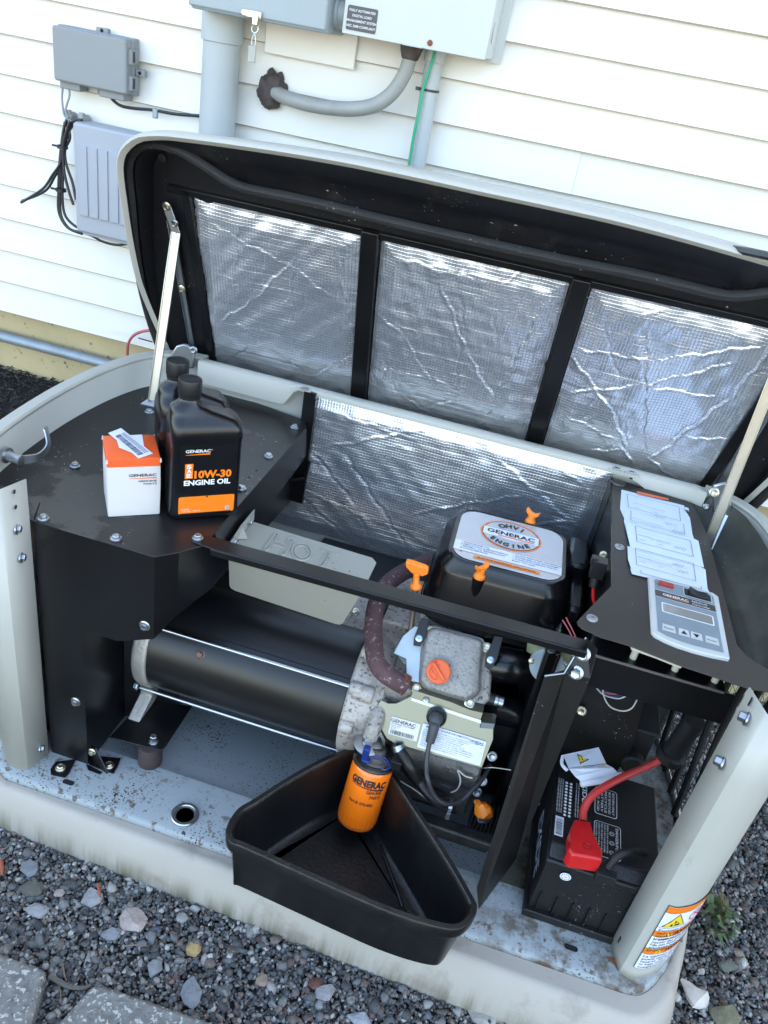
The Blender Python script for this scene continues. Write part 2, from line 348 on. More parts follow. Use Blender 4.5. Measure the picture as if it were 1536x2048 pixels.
# ---- gravel (uncountable)
def ico():
    bm = bmesh.new(); bmesh.ops.create_icosphere(bm, subdivisions=1, radius=1); v = np.array([x.co[:] for x in bm.verts]); f = np.array([[q.index for q in p.verts] for p in bm.faces]); bm.free(); return v, f
IV, IF = ico()
def scatter_mesh(name, pos, size, flat, material, pal, rots=None):
    n = len(pos); nv = len(IV)
    jit = 1+rng.normal(0, .23, (n, nv, 1))
    ang = rng.uniform(0, 2*np.pi, n); til = rng.normal(0, .5, n); til2 = rng.normal(0, .5, n)
    ca, sa = np.cos(ang), np.sin(ang); ct, st = np.cos(til), np.sin(til); cu_, su = np.cos(til2), np.sin(til2)
    el = np.stack([rng.uniform(.8, 1.35, n), rng.uniform(.65, 1., n), rng.uniform(flat[0], flat[1], n)], 1)
    P = IV[None]*jit*el[:, None, :]*size[:, None, None]
    x, y, z = P[..., 0], P[..., 1], P[..., 2]
    y, z = y*ct[:, None]-z*st[:, None], y*st[:, None]+z*ct[:, None]
    x, z = x*cu_[:, None]-z*su[:, None], x*su[:, None]+z*cu_[:, None]
    x, y = x*ca[:, None]-y*sa[:, None], x*sa[:, None]+y*ca[:, None]
    V = np.stack([x, y, z], 2)+pos[:, None, :]
    me = bpy.data.meshes.new(name); me.vertices.add(n*nv); me.vertices.foreach_set('co', V.astype(np.float32).ravel())
    F = (IF[None]+(np.arange(n)*nv)[:, None, None]).reshape(-1, 3); k = len(F)
    me.loops.add(k*3); me.loops.foreach_set('vertex_index', F.astype(np.int32).ravel())
    me.polygons.add(k); me.polygons.foreach_set('loop_start', (np.arange(k)*3).astype(np.int32)); me.polygons.foreach_set('loop_total', np.full(k, 3, np.int32))
    me.update(calc_edges=True)
    a = me.color_attributes.new('stone', 'FLOAT_COLOR', 'POINT')
    cc = pal[rng.integers(0, len(pal), n)]*rng.uniform(.6, 1.4, (n, 1)); cc = np.concatenate([cc, np.ones((n, 1))], 1)
    a.data.foreach_set('color', np.repeat(cc, nv, 0).astype(np.float32).ravel())
    me.materials.append(material); o = bpy.data.objects.new(name, me); C.collection.objects.link(o); return o
def stone_mat(name, rough=.8, bump=.5):
    m = mat(name, (.2, .2, .2), rough, bump=bump, bscale=350); t = m.node_tree; at_ = t.nodes.new('ShaderNodeAttribute'); at_.attribute_name = 'stone'
    nz = t.nodes.new('ShaderNodeTexNoise'); nz.inputs['Scale'].default_value = 260; nz.inputs['Detail'].default_value = 3
    mr = t.nodes.new('ShaderNodeMapRange'); mr.inputs['To Min'].default_value = .55; mr.inputs['To Max'].default_value = 1.45
    tc = t.nodes.new('ShaderNodeTexCoord'); t.links.new(tc.outputs['Object'], nz.inputs['Vector']); t.links.new(nz.outputs['Fac'], mr.inputs['Value'])
    mx = t.nodes.new('ShaderNodeVectorMath'); mx.operation = 'SCALE'; t.links.new(at_.outputs['Color'], mx.inputs[0]); t.links.new(mr.outputs[0], mx.inputs['Scale'])
    t.links.new(mx.outputs[0], t.nodes['Principled BSDF'].inputs['Base Color']); return m
PAL = np.array([(.13, .13, .125), (.18, .18, .17), (.085, .085, .085), (.22, .215, .20), (.05, .05, .052), (.14, .115, .095), (.12, .125, .115), (.32, .31, .28), (.16, .11, .09), (.10, .11, .125), (.09, .09, .085), (.06, .06, .055), (.26, .24, .21)])
SM = stone_mat('crushed_stone')
def fill(regions, dens, smin, smax, lift=0):
    P = []
    for x0, x1, y0, y1 in regions:
        n = int((x1-x0)*(y1-y0)*dens); p = np.stack([rng.uniform(x0, x1, n), rng.uniform(y0, y1, n), np.zeros(n)], 1); P.append(p)
    P = np.concatenate(P); s = smin+(smax-smin)*rng.random(len(P))**2.6
    k = (P[:, 0] > -.05) & (P[:, 0] < 1.07) & (P[:, 1] > -.03) & (P[:, 1] < .56)
    P, s = P[~k], s[~k]
    P[:, 2] = GZ-.006+s*.25+rng.uniform(0, .008, len(P))+lift
    return P, s
p1, s1 = fill([(-.75, 1.55, -.52, .05), (1.0, 1.95, .05, .95)], 62000, .0026, .0058)
p2, s2 = fill([(-.75, 1.55, -.52, .05), (1.0, 1.95, .05, .95)], 5200, .005, .0115)
tag(scatter_mesh('gravel', np.concatenate([p1, p2]), np.concatenate([s1, s2]), (.4, .8), SM, PAL), 'bed of small grey crushed stone around the generator base', 'gravel', kind='stuff')
p3, s3 = fill([(-2.5, -.75, -1.6, .3), (-.75, 1.55, -1.6, -.52), (1.55, 3, -1.6, .83), (1.0, 1.55, .7, .82)], 5000, .008, .014)
tag(scatter_mesh('gravel', p3, s3, (.4, .8), SM, PAL), 'outer spread of grey crushed stone away from the generator', 'gravel', kind='stuff')
# mulch bed against the house, left of the generator
b = MB(); nx, ny = 30, 14
vs = []
for j in range(ny):
    for i in range(nx):
        x = -2.4+i*(2.28/(nx-1)); y = .30+j*.56/(ny-1); vs.append((x, y, -.10+.36*min(1, ((y-.30)/.50))**.8+.008*mnoise.noise(Vector((x*9, y*9, 0)))))
b.add(vs, [(j*nx+i, j*nx+i+1, (j+1)*nx+i+1, (j+1)*nx+i) for j in range(ny-1) for i in range(nx-1)])
o = b.build('mulch_bed', mat('mulch_soil', (.014, .012, .010), .95, var=.5, vscale=30, bump=1, bscale=120)); o['kind'] = 'structure'
n = 6500; P = np.stack([rng.uniform(-1.15, -.13, n), rng.uniform(.40, .86, n), np.zeros(n)], 1)
P[:, 2] = -.10+.36*np.minimum(1, (P[:, 1]-.30)/.50)**.8+rng.uniform(0, .012, n)
b = MB()
for p in P:
    L_ = random.uniform(.008, .026); W_ = random.uniform(.0015, .0035); mt = Matrix.Translation(p) @ Euler((random.gauss(0, .35), random.gauss(0, .35), random.uniform(0, 6.3))).to_matrix().to_4x4()
    b.box((-L_/2, -W_/2, -.0008), (L_/2, W_/2, .0008), mt, m=random.choice([0, 0, 0, 0, 1, 2]))
tag(b.build('mulch', [mat('mulch_chip', (.016, .014, .014), .85), mat('mulch_chip_brown', (.035, .026, .020), .85), mat('mulch_chip_grey', (.06, .055, .05), .8)], smooth_=False), 'black shredded bark mulch along the house foundation', 'mulch', kind='stuff')

# ---- larger stones one can count
def rock(px, py, size, col, label, flat=.6, name='stone', elong=1.2, rot=0., z=GZ+.006):
    c = at(px, py, 'z', z); rr_ = np.random.default_rng(int(px*7+py)); bm = bmesh.new()
    for _ in range(22):
        d = Vector(rr_.normal(0, 1, 3)).normalized(); k = rr_.uniform(.82, 1.08); bm.verts.new((d.x*elong*k, d.y*k, d.z*flat*k))
    h_ = bmesh.ops.convex_hull(bm, input=bm.verts); bmesh.ops.delete(bm, geom=[g_ for g_ in h_['geom_interior'] if isinstance(g_, bmesh.types.BMVert)], context='VERTS')
    bmesh.ops.bevel(bm, geom=bm.edges[:], offset=.10, segments=2, affect='EDGES', clamp_overlap=True)
    me = bpy.data.meshes.new(name); bm.transform(Matrix.Rotation(rot, 4, 'Z') @ Matrix.Scale(size, 4)); bm.to_mesh(me); bm.free(); me.shade_smooth(); me.set_sharp_from_angle(angle=R(28))
    me.materials.append(mat('stone_'+name, col, .85, var=.22, vscale=70, bump=1, bscale=240))
    o = bpy.data.objects.new(name, me); C.collection.objects.link(o); o.location = c; return tag(o, label, 'stone', 'larger stones lying on the gravel')
ROCKS = [
 (268, 1842, .030, (.50, .43, .40), 'large pinkish white angular stone in front of the skirt, biggest on the gravel', .55, 1.15, -.2),
 (222, 1865, .020, (.27, .29, .32), 'grey angular stone just left below the big white stone', .5, 1.1, .4),
 (58, 1737, .021, (.24, .27, .30), 'blue grey stone under the left end of the skirt', .5, 1.0, .9),
 (185, 1795, .023, (.33, .34, .36), 'pale grey angular stone uphill left of the big white stone', .6, 1.1, .7),
 (62, 1778, .020, (.13, .13, .11), 'dark olive brown stone near the left edge of the gravel', .6, 1.25, .2),
 (387, 1897, .017, (.45, .33, .14), 'yellow tan rounded stone alone in the gravel', .75, 1.0, .8),
 (308, 1936, .015, (.30, .33, .35), 'oval blue grey pebble between the tan stone and the paver', .7, 1.3, 1.3),
 (384, 1985, .021, (.26, .29, .32), 'long grey pointed stone beside the right paver', .5, 1.5, -1.1),
 (76, 1820, .017, (.36, .37, .38), 'light grey stone above the left paver', .5, 1.5, .1),
 (120, 1786, .011, (.40, .34, .31), 'small pink grey stone beside the dark olive stone', .6, 1.1, .6),
 (632, 1968, .016, (.17, .075, .06), 'dark red brown stone below the drain pan', .7, 1.2, .2),
 (652, 1983, .018, (.32, .32, .33), 'grey stone touching the red brown stone', .6, 1.3, .4),
 (966, 2034, .024, (.42, .41, .39), 'flat pale stone at the bottom edge of the picture', .45, 1.5, .05),
 (720, 2035, .019, (.36, .39, .44), 'bluish white stone at the bottom edge left of the flat pale stone', .5, 1.3, .2),
 (1455, 1930, .021, (.16, .17, .15), 'flat dark grey stone right of the base corner', .35, 1.2, .4),
 (1403, 1943, .0085, (.50, .48, .45), 'tiny white pebble above the flint shard', .8, 1.0, 0),
 (1450, 2030, .030, (.20, .20, .13), 'lichen green stone in the bottom right corner', .45, 1.2, .6),
 (522, 1960, .015, (.33, .26, .20), 'small brown tan stone in the gravel below the pan', .6, 1.0, .3),
 (1478, 1905, .012, (.30, .25, .20), 'brown flecked pebble right of the dark flat stone', .6, 1.1, .1),
 (365, 1835, .012, (.35, .35, .34), 'small pale pebble right of the big white stone', .7, 1.2, .1),
]
for r_ in ROCKS: rock(r_[0], r_[1], r_[2]*.80, tuple(c_*.72*k_ for c_, k_ in zip(r_[3], (1.05, 1, .93))), r_[4], r_[5], elong=r_[6], rot=r_[7])
# knobbly flint shard
b = MB(); c0 = at(1362, 1958, 'z', GZ+.01); c1 = at(1385, 1985, 'z', GZ+.01); c2 = at(1400, 2000, 'z', GZ+.008)
prof = [(c0, .003), (c0.lerp(c1, .45), .009), (c1, .016), (c2, .022), (c2+(c2-c1)*.55, .014), (c2+(c2-c1)*.9, .003)]
rings = []
t = (c2-c0).normalized(); u = t.orthogonal().normalized(); u = (t.cross(Vector((0, 0, 1)))).normalized()
for k, (p, r_) in enumerate(prof): rings.append([p+(u*math.cos(a)+Vector((0, 0, .5))*math.sin(a))*r_*(1+.25*mnoise.noise(Vector((math.cos(a)*2, math.sin(a)*2, k*1.7)))) for a in [2*math.pi*i/14 for i in range(14)]])
b.loft(rings, True, True)
tag(b.build('stone', mat('flint_white', (.55, .50, .44), .6, var=.2, vscale=40, bump=.6, bscale=120), ang=25), 'white flint shard with a pointed tail beside the base corner', 'stone', 'larger stones lying on the gravel')
# pavers
def paver(poly, label):
    b = MB(); t = [Vector((x, y, -.068)) for x, y in poly]; b.prism([p-Vector((0, 0, .05)) for p in t], (0, 0, .05))
    pm = specks(stain(mat('aggregate_concrete', (.16, .155, .14), .9, var=.35, vscale=60, bump=1, bscale=130), (.42, .41, .37), 130, .56, .59), (.05, .05, .045), 150, .05, 30)
    return tag(b.build('paver', pm, bevel=.006, seg=2), label, 'paver', 'concrete paving slabs at the edge of the gravel')
paver([(-.30, -.296), (.19, -.292), (.212, -.36), (.19, -.62), (-.30, -.62)], 'exposed aggregate concrete paver in the bottom left corner')
paver([(.262, -.290), (.275, -.284), (.56, -.276), (.60, -.62), (.23, -.62), (.248, -.345)], 'exposed aggregate concrete paver at the bottom edge right of the corner one')
# twigs, dry bits
def twig(pxs, r, m, name, label, cat):
    b = MB(); b.tube([at(x, y, 'z', GZ+.010+.004*(i % 2)) for i, (x, y) in enumerate(pxs)], lambda t: r*(1-.5*t), 6); return tag(b.build(name, m), label, cat)
dry = mat('dry_twig', (.20, .15, .10), .9); leafm = mat('orange_dry_leaf', (.30, .08, .03), .7); 
twig([(125, 1928), (128, 1945), (133, 1962)], .0016, dry, 'twig', 'thin grey twig between the two pavers', 'twig')
twig([(100, 1952), (135, 1972), (165, 1976), (182, 1970)], .0045, mat('old_wood', (.12, .11, .09), .9, var=.3, vscale=60), 'twig', 'weathered wood splinter wedged between the pavers', 'twig')
twig([(247, 1893), (270, 1890), (292, 1891)], .0014, dry, 'twig', 'dry straw blade below the big white stone', 'twig')
twig([(196, 1770), (199, 1785), (200, 1798)], .003, leafm, 'leaf', 'orange brown curled leaf below the skirt', 'leaf')
twig([(2, 1722), (4, 1738), (3, 1750)], .004, leafm, 'leaf', 'rust orange leaf at the left edge of the gravel', 'leaf')
twig([(118, 1970), (121, 1985), (122, 1810+195)], .0012, dry, 'twig', 'short dry stalk standing out of the paver joint', 'twig')
# weed
wd_ = empty('weed', at(1440, 1830, 'z', GZ)); tag(wd_, 'small green weed with narrow leaves growing through the gravel by the panel', 'weed')
b = MB()
cx = at(1425, 1832, 'z', GZ+.01)
for k in range(26):
    a = random.uniform(-1.2, 2.2); l = random.uniform(.025, .060); wv = random.uniform(.003, .006); d = Vector((math.cos(a), math.sin(a), 0)); s_ = Vector((-d.y, d.x, 0)); z0 = random.uniform(0, .01); base = cx+Vector((random.gauss(0, .012), random.gauss(0, .012), 0))
    b.add([base+s_*wv*.3, base-s_*wv*.3, base+d*l*.5+s_*wv+Vector((0, 0, z0+.014)), base+d*l*.5-s_*wv+Vector((0, 0, z0+.014)), base+d*l+Vector((0, 0, z0+.006))], [(0, 1, 3, 2), (2, 3, 4)])
b.build('leaf_cluster', stain(mat('weed_leaf', (.05, .085, .025), .6, var=.3, vscale=60), (.16, .12, .05), 50, .55, .6), wd_)

# ================================================================== HOUSE
house = empty('house', (0, .84, 0)); tag(house, 'white house wall of horizontal vinyl siding over a tan parged foundation', 'house')
WY = .8316; ZS = 1.1159; S = .0759
b = MB(); seams = {7: [-.356], 2: [-.9, .44], 1: [-.9, .62], 0: [-1.3], 3: [.9], 5: [-1.0, .95], -1: [.2]}
for k in range(-60, 9):
    zb = ZS-(k+1)*S; zt = zb+S; xs = [-7]+seams.get(k, [])+[8]
    for i in range(len(xs)-1):
        dy = -.0013*(i % 2); x0, x1 = xs[i], xs[i+1]
        yb = WY-.004+dy; yt = WY+.008+dy
        prof = [(yb+.010, zb+.001), (yb+.001, zb), (yb, zb+.0015), (yb+.0005, zb+.004), (yt, zt+.002), (yt+.006, zt+.002)]
        b.loft([[(x0, y, z) for y, z in prof], [(x1, y, z) for y, z in prof]], False)
        b.prism([(x0, y, z) for y, z in prof], (.0005, 0, 0), cap=True)
        if -30 < k: b.poly([(x0, yb-.0004, zb+.0002), (x1, yb-.0004, zb+.0002), (x1, yb-.0001, zb+.0016), (x0, yb-.0001, zb+.0016)], 1)  # tan strip: painted shadow line under each siding lap
sid = b.build('siding', ['siding', mat('siding_lap_shade', (.30, .24, .17), .9)], house, smooth_=False)
b = MB(); b.box((-7, .86, -.5), (8, 7, ZS-9*S+.01)); b.build('foundation', 'foundation', house, smooth_=False)
b = MB(); b.box((-7, .862, ZS-9*S+.012), (8, 7, 5.6)); b.build('wall', 'siding', house, smooth_=False)
b = MB(); b.prism([(-7.4, .5, 5.6), (-7.4, 7.4, 5.6), (-7.4, 4, 7.6)], (15.8, 0, 0)); b.build('roof', mat('roof_shingle', (.08, .075, .07), .9), house, smooth_=False)

# ---- galvanised pipe along the foundation
b = MB(); p0 = at(0, 672, 'y', .835); b.tube([(-3, .835, p0.z), (1.6, .835, p0.z)], .0132, 18, samp=0)
tag(b.build('foundation_pipe', 'galv'), 'grey galvanised pipe running level along the tan foundation', 'pipe')
# ---- big grey meter conduit
mc = empty('meter_conduit', (-.098, .79, .3)); tag(mc, 'wide grey plastic conduit running down the siding under the grey steel box', 'conduit')
b = MB(); b.cyl((-.107, .79, .0), (-.094, .79, 1.115), .0355, n=40); b.build('pipe', 'pvc', mc)
b = MB(); b.lathe((-.094, .79, 1.104), (0, 0, 1), [(.036, 0), (.0395, .001), (.0395, .06), (.037, .061)], 40); b.build('coupling', 'pvc', mc)
# ---- grey steel disconnect box
sb = empty('steel_box', (0, .76, 1.15)); tag(sb, 'blue grey steel electrical box with a hasp at the top edge', 'electrical box')
b = MB(); b.box((-.117, .70, 1.152), (.137, .815, 1.55)); b.build('body', 'steelbox', sb, bevel=.004)
b = MB(); b.box((-.120, .697, 1.156), (.139, .712, 1.56)); b.build('cover', 'steelbox', sb, bevel=.003)
b = MB(); b.box((-.02, .8195, 1.10), (.163, .8245, 1.5)); b.build('mounting_board', 'siding', sb, bevel=.002)
hp = MB(); a0 = at(487, 24, 'y', .692); a1 = at(523, 30, 'y', .692)
hp.box((a0.x, .690, a0.z-.006), (a1.x, .694, a0.z+.005)); hp.cyl((a0.x+.002, .689, a0.z), (a0.x+.002, .696, a0.z), .0055, n=14); hp.box((a1.x-.012, .680, a0.z-.016), (a1.x-.002, .697, a0.z-.002))
hs = hp.build('hasp', 'zincy', sb, bevel=.0008)
b = MB(); cz = a0.z-.022; cxx = a1.x-.008
b.tube([(cxx+.006*math.cos(t), .686, cz+.006*math.sin(t)) for t in np.linspace(0, 2*math.pi, 14)], .0014, 6)
b.tube([(cxx, .686, cz-.006), (cxx-.004, .685, cz-.018), (cxx-.003, .685, cz-.030)], .0008, 6); b.tube([(cxx, .686, cz-.006), (cxx+.003, .685, cz-.018), (cxx+.002, .685, cz-.030)], .0008, 6)
b.build('seal_wire', 'zinc', hs)
b = MB(); b.box((cxx-.0085, .682, cz-.052), (cxx+.005, .687, cz-.026)); b.build('seal_tag', mat('clear_seal', (.55, .56, .52), .2, trans=.5), hs, bevel=.001)
# ---- load management box
lb = empty('load_box', (.3, .76, 1.16)); tag(lb, 'pale grey steel electrical box with a dark text label at its lower left', 'electrical box')
b = MB(); b.box((.164, .722, 1.160), (.420, .822, 1.60)); b.build('body', 'lightbox', lb, bevel=.002)
b = MB(); b.box((.1625, .718, 1.158), (.4215, .722, 1.60)); b.box((.1625, .718, 1.158), (.1645, .74, 1.60)); b.build('cover', 'lightbox', lb, bevel=.0015)
b = MB(); b.box((.40, .8225, 1.155), (.436, .826, 1.5)); b.build('flange', 'lightbox', lb)
A = at(695, 60, 'y', .7175); B = at(753, 31, 'y', .7175)
b = MB(); lo = at(691, 58, 'y', .7175); w_ = .0545; h_ = .037
b.m = 0; b.decal((lo.x, .7175, lo.z), (1, 0, 0), (0, 0, 1), 0, 0, w_, h_, .0003, rad=.003)
for i, (t_, q) in enumerate([('FULLY AUTOMATED', .86), ('DIGITAL LOAD', .62), ('MANAGEMENT SYSTEM', .95), ('NEC 2008 COMPLIANT', .82)]):
    b.text(t_, (lo.x+w_/2, .7175, lo.z+.0285-i*.0078), (1, 0, 0), (0, 0, 1), .0052, 1, .012, align='c', lift=.0008, stretch=1)
b.build('label', [mat('dark_grey_label', (.06, .06, .065), .4), 'whiteink'], lb)
b = MB(); q = at(860, 86, 'y', .718); b.lathe(q, (0, -1, 0), [(.005, 0), (.0045, .002), (.002, .003)], 10); b.build('screw', 'rust', lb)
q = at(825, 90, 'y', .718); b = MB(); b.box((q.x-.018, .716, q.z-.0025), (q.x+.018, .7185, q.z-.0005)); b.build('knockout', 'pvc', lb)
b = MB(); b.lathe((.4205, .77, 1.20), (1, 0, 0), [(.016, 0), (.016, .0008), (.0148, .0008)], 30); b.build('knockout', 'lightbox', lb)
b = MB(); b.lathe((.1365, .765, 1.187), (1, 0, 0), [(.026, 0), (.026, .006), (.023, .007), (.023, .022), (.026, .0225), (.026, .028)], 36)
tag(b.build('conduit_coupling', 'pvc'), 'short round grey coupling joining the two electrical boxes', 'coupling')
# ---- flexible conduit with putty at both ends
fl = empty('flexible_conduit', (.1, .79, 1.02)); tag(fl, 'curved grey flexible conduit looping from the wall up to the pale box', 'conduit')
path = [at(548, 183, 'y', .822), at(572, 195, 'y', .80), at(610, 207, 'y', .785), at(655, 215, 'y', .78), at(705, 218, 'y', .775), at(750, 210, 'y', .775), at(785, 185, 'y', .775), at(808, 150, 'y', .775), at(818, 122, 'y', .775), at(822, 98, 'y', .775)]
b = MB(); b.tube(path, .0133, 20, samp=8); b.build('hose', 'flex', fl)
b = MB(); b.lathe(at(821, 108, 'y', .775), (path[-1]-path[-2]), [(.012, -.010), (.015, -.008), (.019, .003), (.021, .012), (.021, .02)], 20); b.build('bushing', 'putty', fl)
def blob(c, r, ax, m, name, parent, sq=.45, rough_=.25):
    bm = bmesh.new(); bmesh.ops.create_icosphere(bm, subdivisions=4, radius=1)
    for v in bm.verts:
        d = v.co.normalized(); k = 1+rough_*mnoise.noise(d*2.2)+.12*mnoise.noise(d*6); v.co = Vector((d.x*r[0], d.y*r[1], d.z*r[2]))*k+Vector(c)
    me = bpy.data.meshes.new(name); bm.to_mesh(me); bm.free(); me.shade_smooth(); me.materials.append(M[m]); o = bpy.data.objects.new(name, me); C.collection.objects.link(o)
    if parent: o.parent = parent; o.matrix_parent_inverse = parent_inv(parent)
    return o
q = at(545, 180, 'y', .825); blob(q, (.029, .020, .034), None, 'putty', 'sealant', fl)
# ---- small conduit + ground wire
sc_ = empty('small_conduit', (.32, .80, .5)); tag(sc_, 'narrow grey conduit running down the siding from the pale box', 'conduit')
b = MB(); b.cyl((.3205, .80, .1), (.318, .80, 1.14), .0168, n=28); b.build('pipe', 'pvc', sc_)
b = MB(); b.lathe((.318, .80, 1.138), (0, 0, 1), [(.017, 0), (.0195, .001), (.0195, .024)], 28); b.build('coupling', 'pvc', sc_)
q = at(857, 180, 'y', .80); b = MB(); b.lathe((.3185, .80, q.z), (0, 0, 1), [(.0176, -.002), (.0185, -.002), (.0185, .002), (.0176, .002)], 24, cap=False); b.box((.296, .779, q.z-.003), (.303, .786, q.z+.003))
tag(b.build('zip_tie', 'cable'), 'black zip tie around the narrow conduit and green wire', 'zip tie')
b = MB(); b.tube([at(x, y, 'y', v) for x, y, v in [(871, 100, .78), (865, 122, .777), (856, 148, .776), (846, 178, .777), (841, 205, .776), (834, 240, .775), (826, 280, .776), (820, 318, .776), (814, 350, .776), (806, 400, .78)]], .0028, 10)
tag(b.build('ground_wire', 'green'), 'green ground wire hanging down in front of the narrow conduit', 'wire')
# ---- grey junction box, left
jx = empty('junction_box', (-.37, .80, 1.03)); tag(jx, 'mid grey plastic telephone junction box mounted high on the left of the wall', 'junction box')
o_ = Vector((-.453, .775, .981)); 
b = MB(); b.prism([(-.450+x, .776, .980+z) for x, z in rrect(0, 0, .162, .098, .006)], (0, .052, 0)); b.build('cover', 'jb', jx, bevel=.004, seg=3)
b = MB(); b.box((-.452, .800, .978), (-.286, .825, 1.080)); b.box((-.446, .79, .966), (-.400, .822, .984)); b.box((-.356, .788, .966), (-.300, .822, .984)); b.build('base', 'jb', jx, bevel=.002)
for nm, (x0, z0, x1, z1) in {'mounting_tab': (-.372, 1.078, -.346, 1.088), 'mounting_tab.': (-.372, .968, -.356, .982), 'hinge': (-.461, 1.02, -.451, 1.055), 'mounting_tab..': (-.286, 1.015, -.266, 1.028)}.items():
    b = MB(); b.box((x0, .808, z0), (x1, .820, z1)); b.cyl(((x0+x1)/2, .806, (z0+z1)/2), ((x0+x1)/2, .809, (z0+z1)/2), .0035, n=12, m=1); b.build(nm.rstrip('.'), ['jb', 'dark'], jx, bevel=.0015)
for z0 in (.988, 1.035):
    b = MB(); b.box((-.289, .785, z0), (-.281, .812, z0+.027)); b.box((-.2815, .791, z0+.004), (-.2795, .797, z0+.023), m=1); b.build('latch', ['jb', 'cap'], jx, bevel=.001)
for k in range(3):
    b = MB(); b.lathe((-.459, .806, 1.022+k*.012), (0, -1, 0), [(.0045, 0), (.0045, .002), (.003, .002)], 14); b.build('ring_tab', 'jb', jx)
b = MB()
for i, t_ in enumerate(['ELECTRICAL', 'ENCLOSURE', 'UV RATED']): pass
# two grey wires, cable bundle
b = MB(); b.tube([at(x, y, 'y', .80) for x, y in [(126, 170), (124, 195), (126, 218), (130, 232), (142, 242)]], .0023, 8); b.tube([at(x, y, 'y', .797) for x, y in [(137, 170), (139, 190), (134, 208), (131, 222), (136, 236)]], .0023, 8)
tag(b.build('grey_wires', 'greywire'), 'two thin grey wires dropping out of the grey junction box', 'wire')
cb = empty('cable_bundle', at(125, 300, 'y', .80)); tag(cb, 'looped bundle of black cable hanging beside the ribbed box', 'cable')
loops = [
 [(165, 240), (148, 242), (137, 256), (128, 290), (122, 330), (120, 380), (122, 430), (140, 458), (168, 465)],
 [(162, 243), (145, 250), (134, 275), (127, 300), (126, 350), (125, 400), (131, 432), (150, 452), (170, 460)],
 [(133, 240), (127, 262), (125, 290), (121, 325), (105, 350), (85, 378), (42, 405)],
 [(150, 245), (138, 262), (129, 292), (124, 328), (110, 352), (90, 382), (44, 402)],
 [(133, 245), (140, 275), (130, 300), (133, 330), (145, 365), (152, 400)],
 [(140, 243), (131, 270), (126, 295), (128, 340), (137, 380), (147, 410)],
 [(130, 244), (124, 280), (119, 330), (117, 385), (118, 425), (135, 455), (165, 468)]]
for i, lp in enumerate(loops):
    b = MB(); b.tube([at(x, y, 'y', .79-.005*(i % 3)) for x, y in lp], .0030, 8); b.build('cable_strand', 'cable', cb)
for (x, y) in [(125, 294), (122, 380)]:
    q = at(x, y, 'y', .785); b = MB(); b.lathe(q, (0, 0, 1), [(.0105, -.003), (.0115, -.003), (.0115, .003), (.0105, .003)], 16, cap=False); b.box((q.x-.020, q.y-.008, q.z-.001), (q.x-.008, q.y-.005, q.z+.003)); b.build('zip_tie', 'cable', cb)
for x, y in [(141, 232), (168, 238)]:
    b = MB(); q = at(x, y, 'y', .812); b.cyl(q+Vector((0, .014, 0)), q-Vector((0, .010, 0)), .008, n=14); b.box((q.x-.005, q.y-.012, q.z-.012), (q.x+.005, q.y-.002, q.z+.012)); b.build('cable_hook', 'flex', cb, bevel=.001)
bc = empty('wall_cable', (-.2, .8, .95)); tag(bc, 'black cable clipped to the siding between the junction box and the wide conduit', 'cable')
b = MB(); b.tube([at(x, y, 'y', .808) for x, y in [(220, 188), (226, 200), (243, 212), (270, 217), (305, 220), (350, 228), (400, 232), (430, 236)]], .0032, 8); b.build('cable', 'cable', bc)
q = at(311, 224, 'y', .806); b = MB(); b.box((q.x-.0055, q.y-.004, q.z-.012), (q.x+.0055, q.y+.003, q.z+.007)); b.build('cable_clip', 'galv', bc, bevel=.002)
# ---- ribbed pale box
nb = empty('ribbed_box', (-.2, .8, .8)); tag(nb, 'pale blue grey ribbed plastic box behind the left end of the open lid', 'network box')
X0 = -.405
b = MB(); b.prism([(X0+x, .765, .690+z) for x, z in rrect(0, 0, .30, .222, .008)], (0, .058, 0)); b.build('body', 'netbox', nb, bevel=.006, seg=3)
b = MB(); b.box((X0+.012, .7625, .726), (X0+.29, .7655, .873)); 
for k in range(9): b.box((X0+.014+k*.024, .7600, .729), (X0+.034+k*.024, .7630, .870))
b.build('ribbed_cover', 'netbox', nb, bevel=.001)
b = MB(); b.box((X0+.01, .775, .684), (X0+.29, .823, .691)); b.build('lower_lip', 'netbox', nb, bevel=.001)
b = MB(); b.tube([at(x, y, 'y', .79) for x, y in [(150, 462), (180, 470), (205, 483), (235, 490), (262, 486)]], .0028, 8)
tag(b.build('wall_cable', 'cable'), 'black cable running along the bottom of the ribbed box', 'cable')
b = MB(); b.tube([at(x, y, 'y', .80) for x, y in [(258, 745), (255, 715), (256, 690), (266, 672), (285, 663), (310, 660)]], .0034, 8)
tag(b.build('red_wire', 'redwire'), 'pinkish red wire curving up beside the left lid edge', 'wire')
b = MB(); b.tube([at(x, y, 'y', .81) for x, y in [(277, 676), (287, 679), (305, 684)]], .0016, 6)
tag(b.build('wire_end', 'cable'), 'short black wire end sticking out beside the red wire', 'wire')

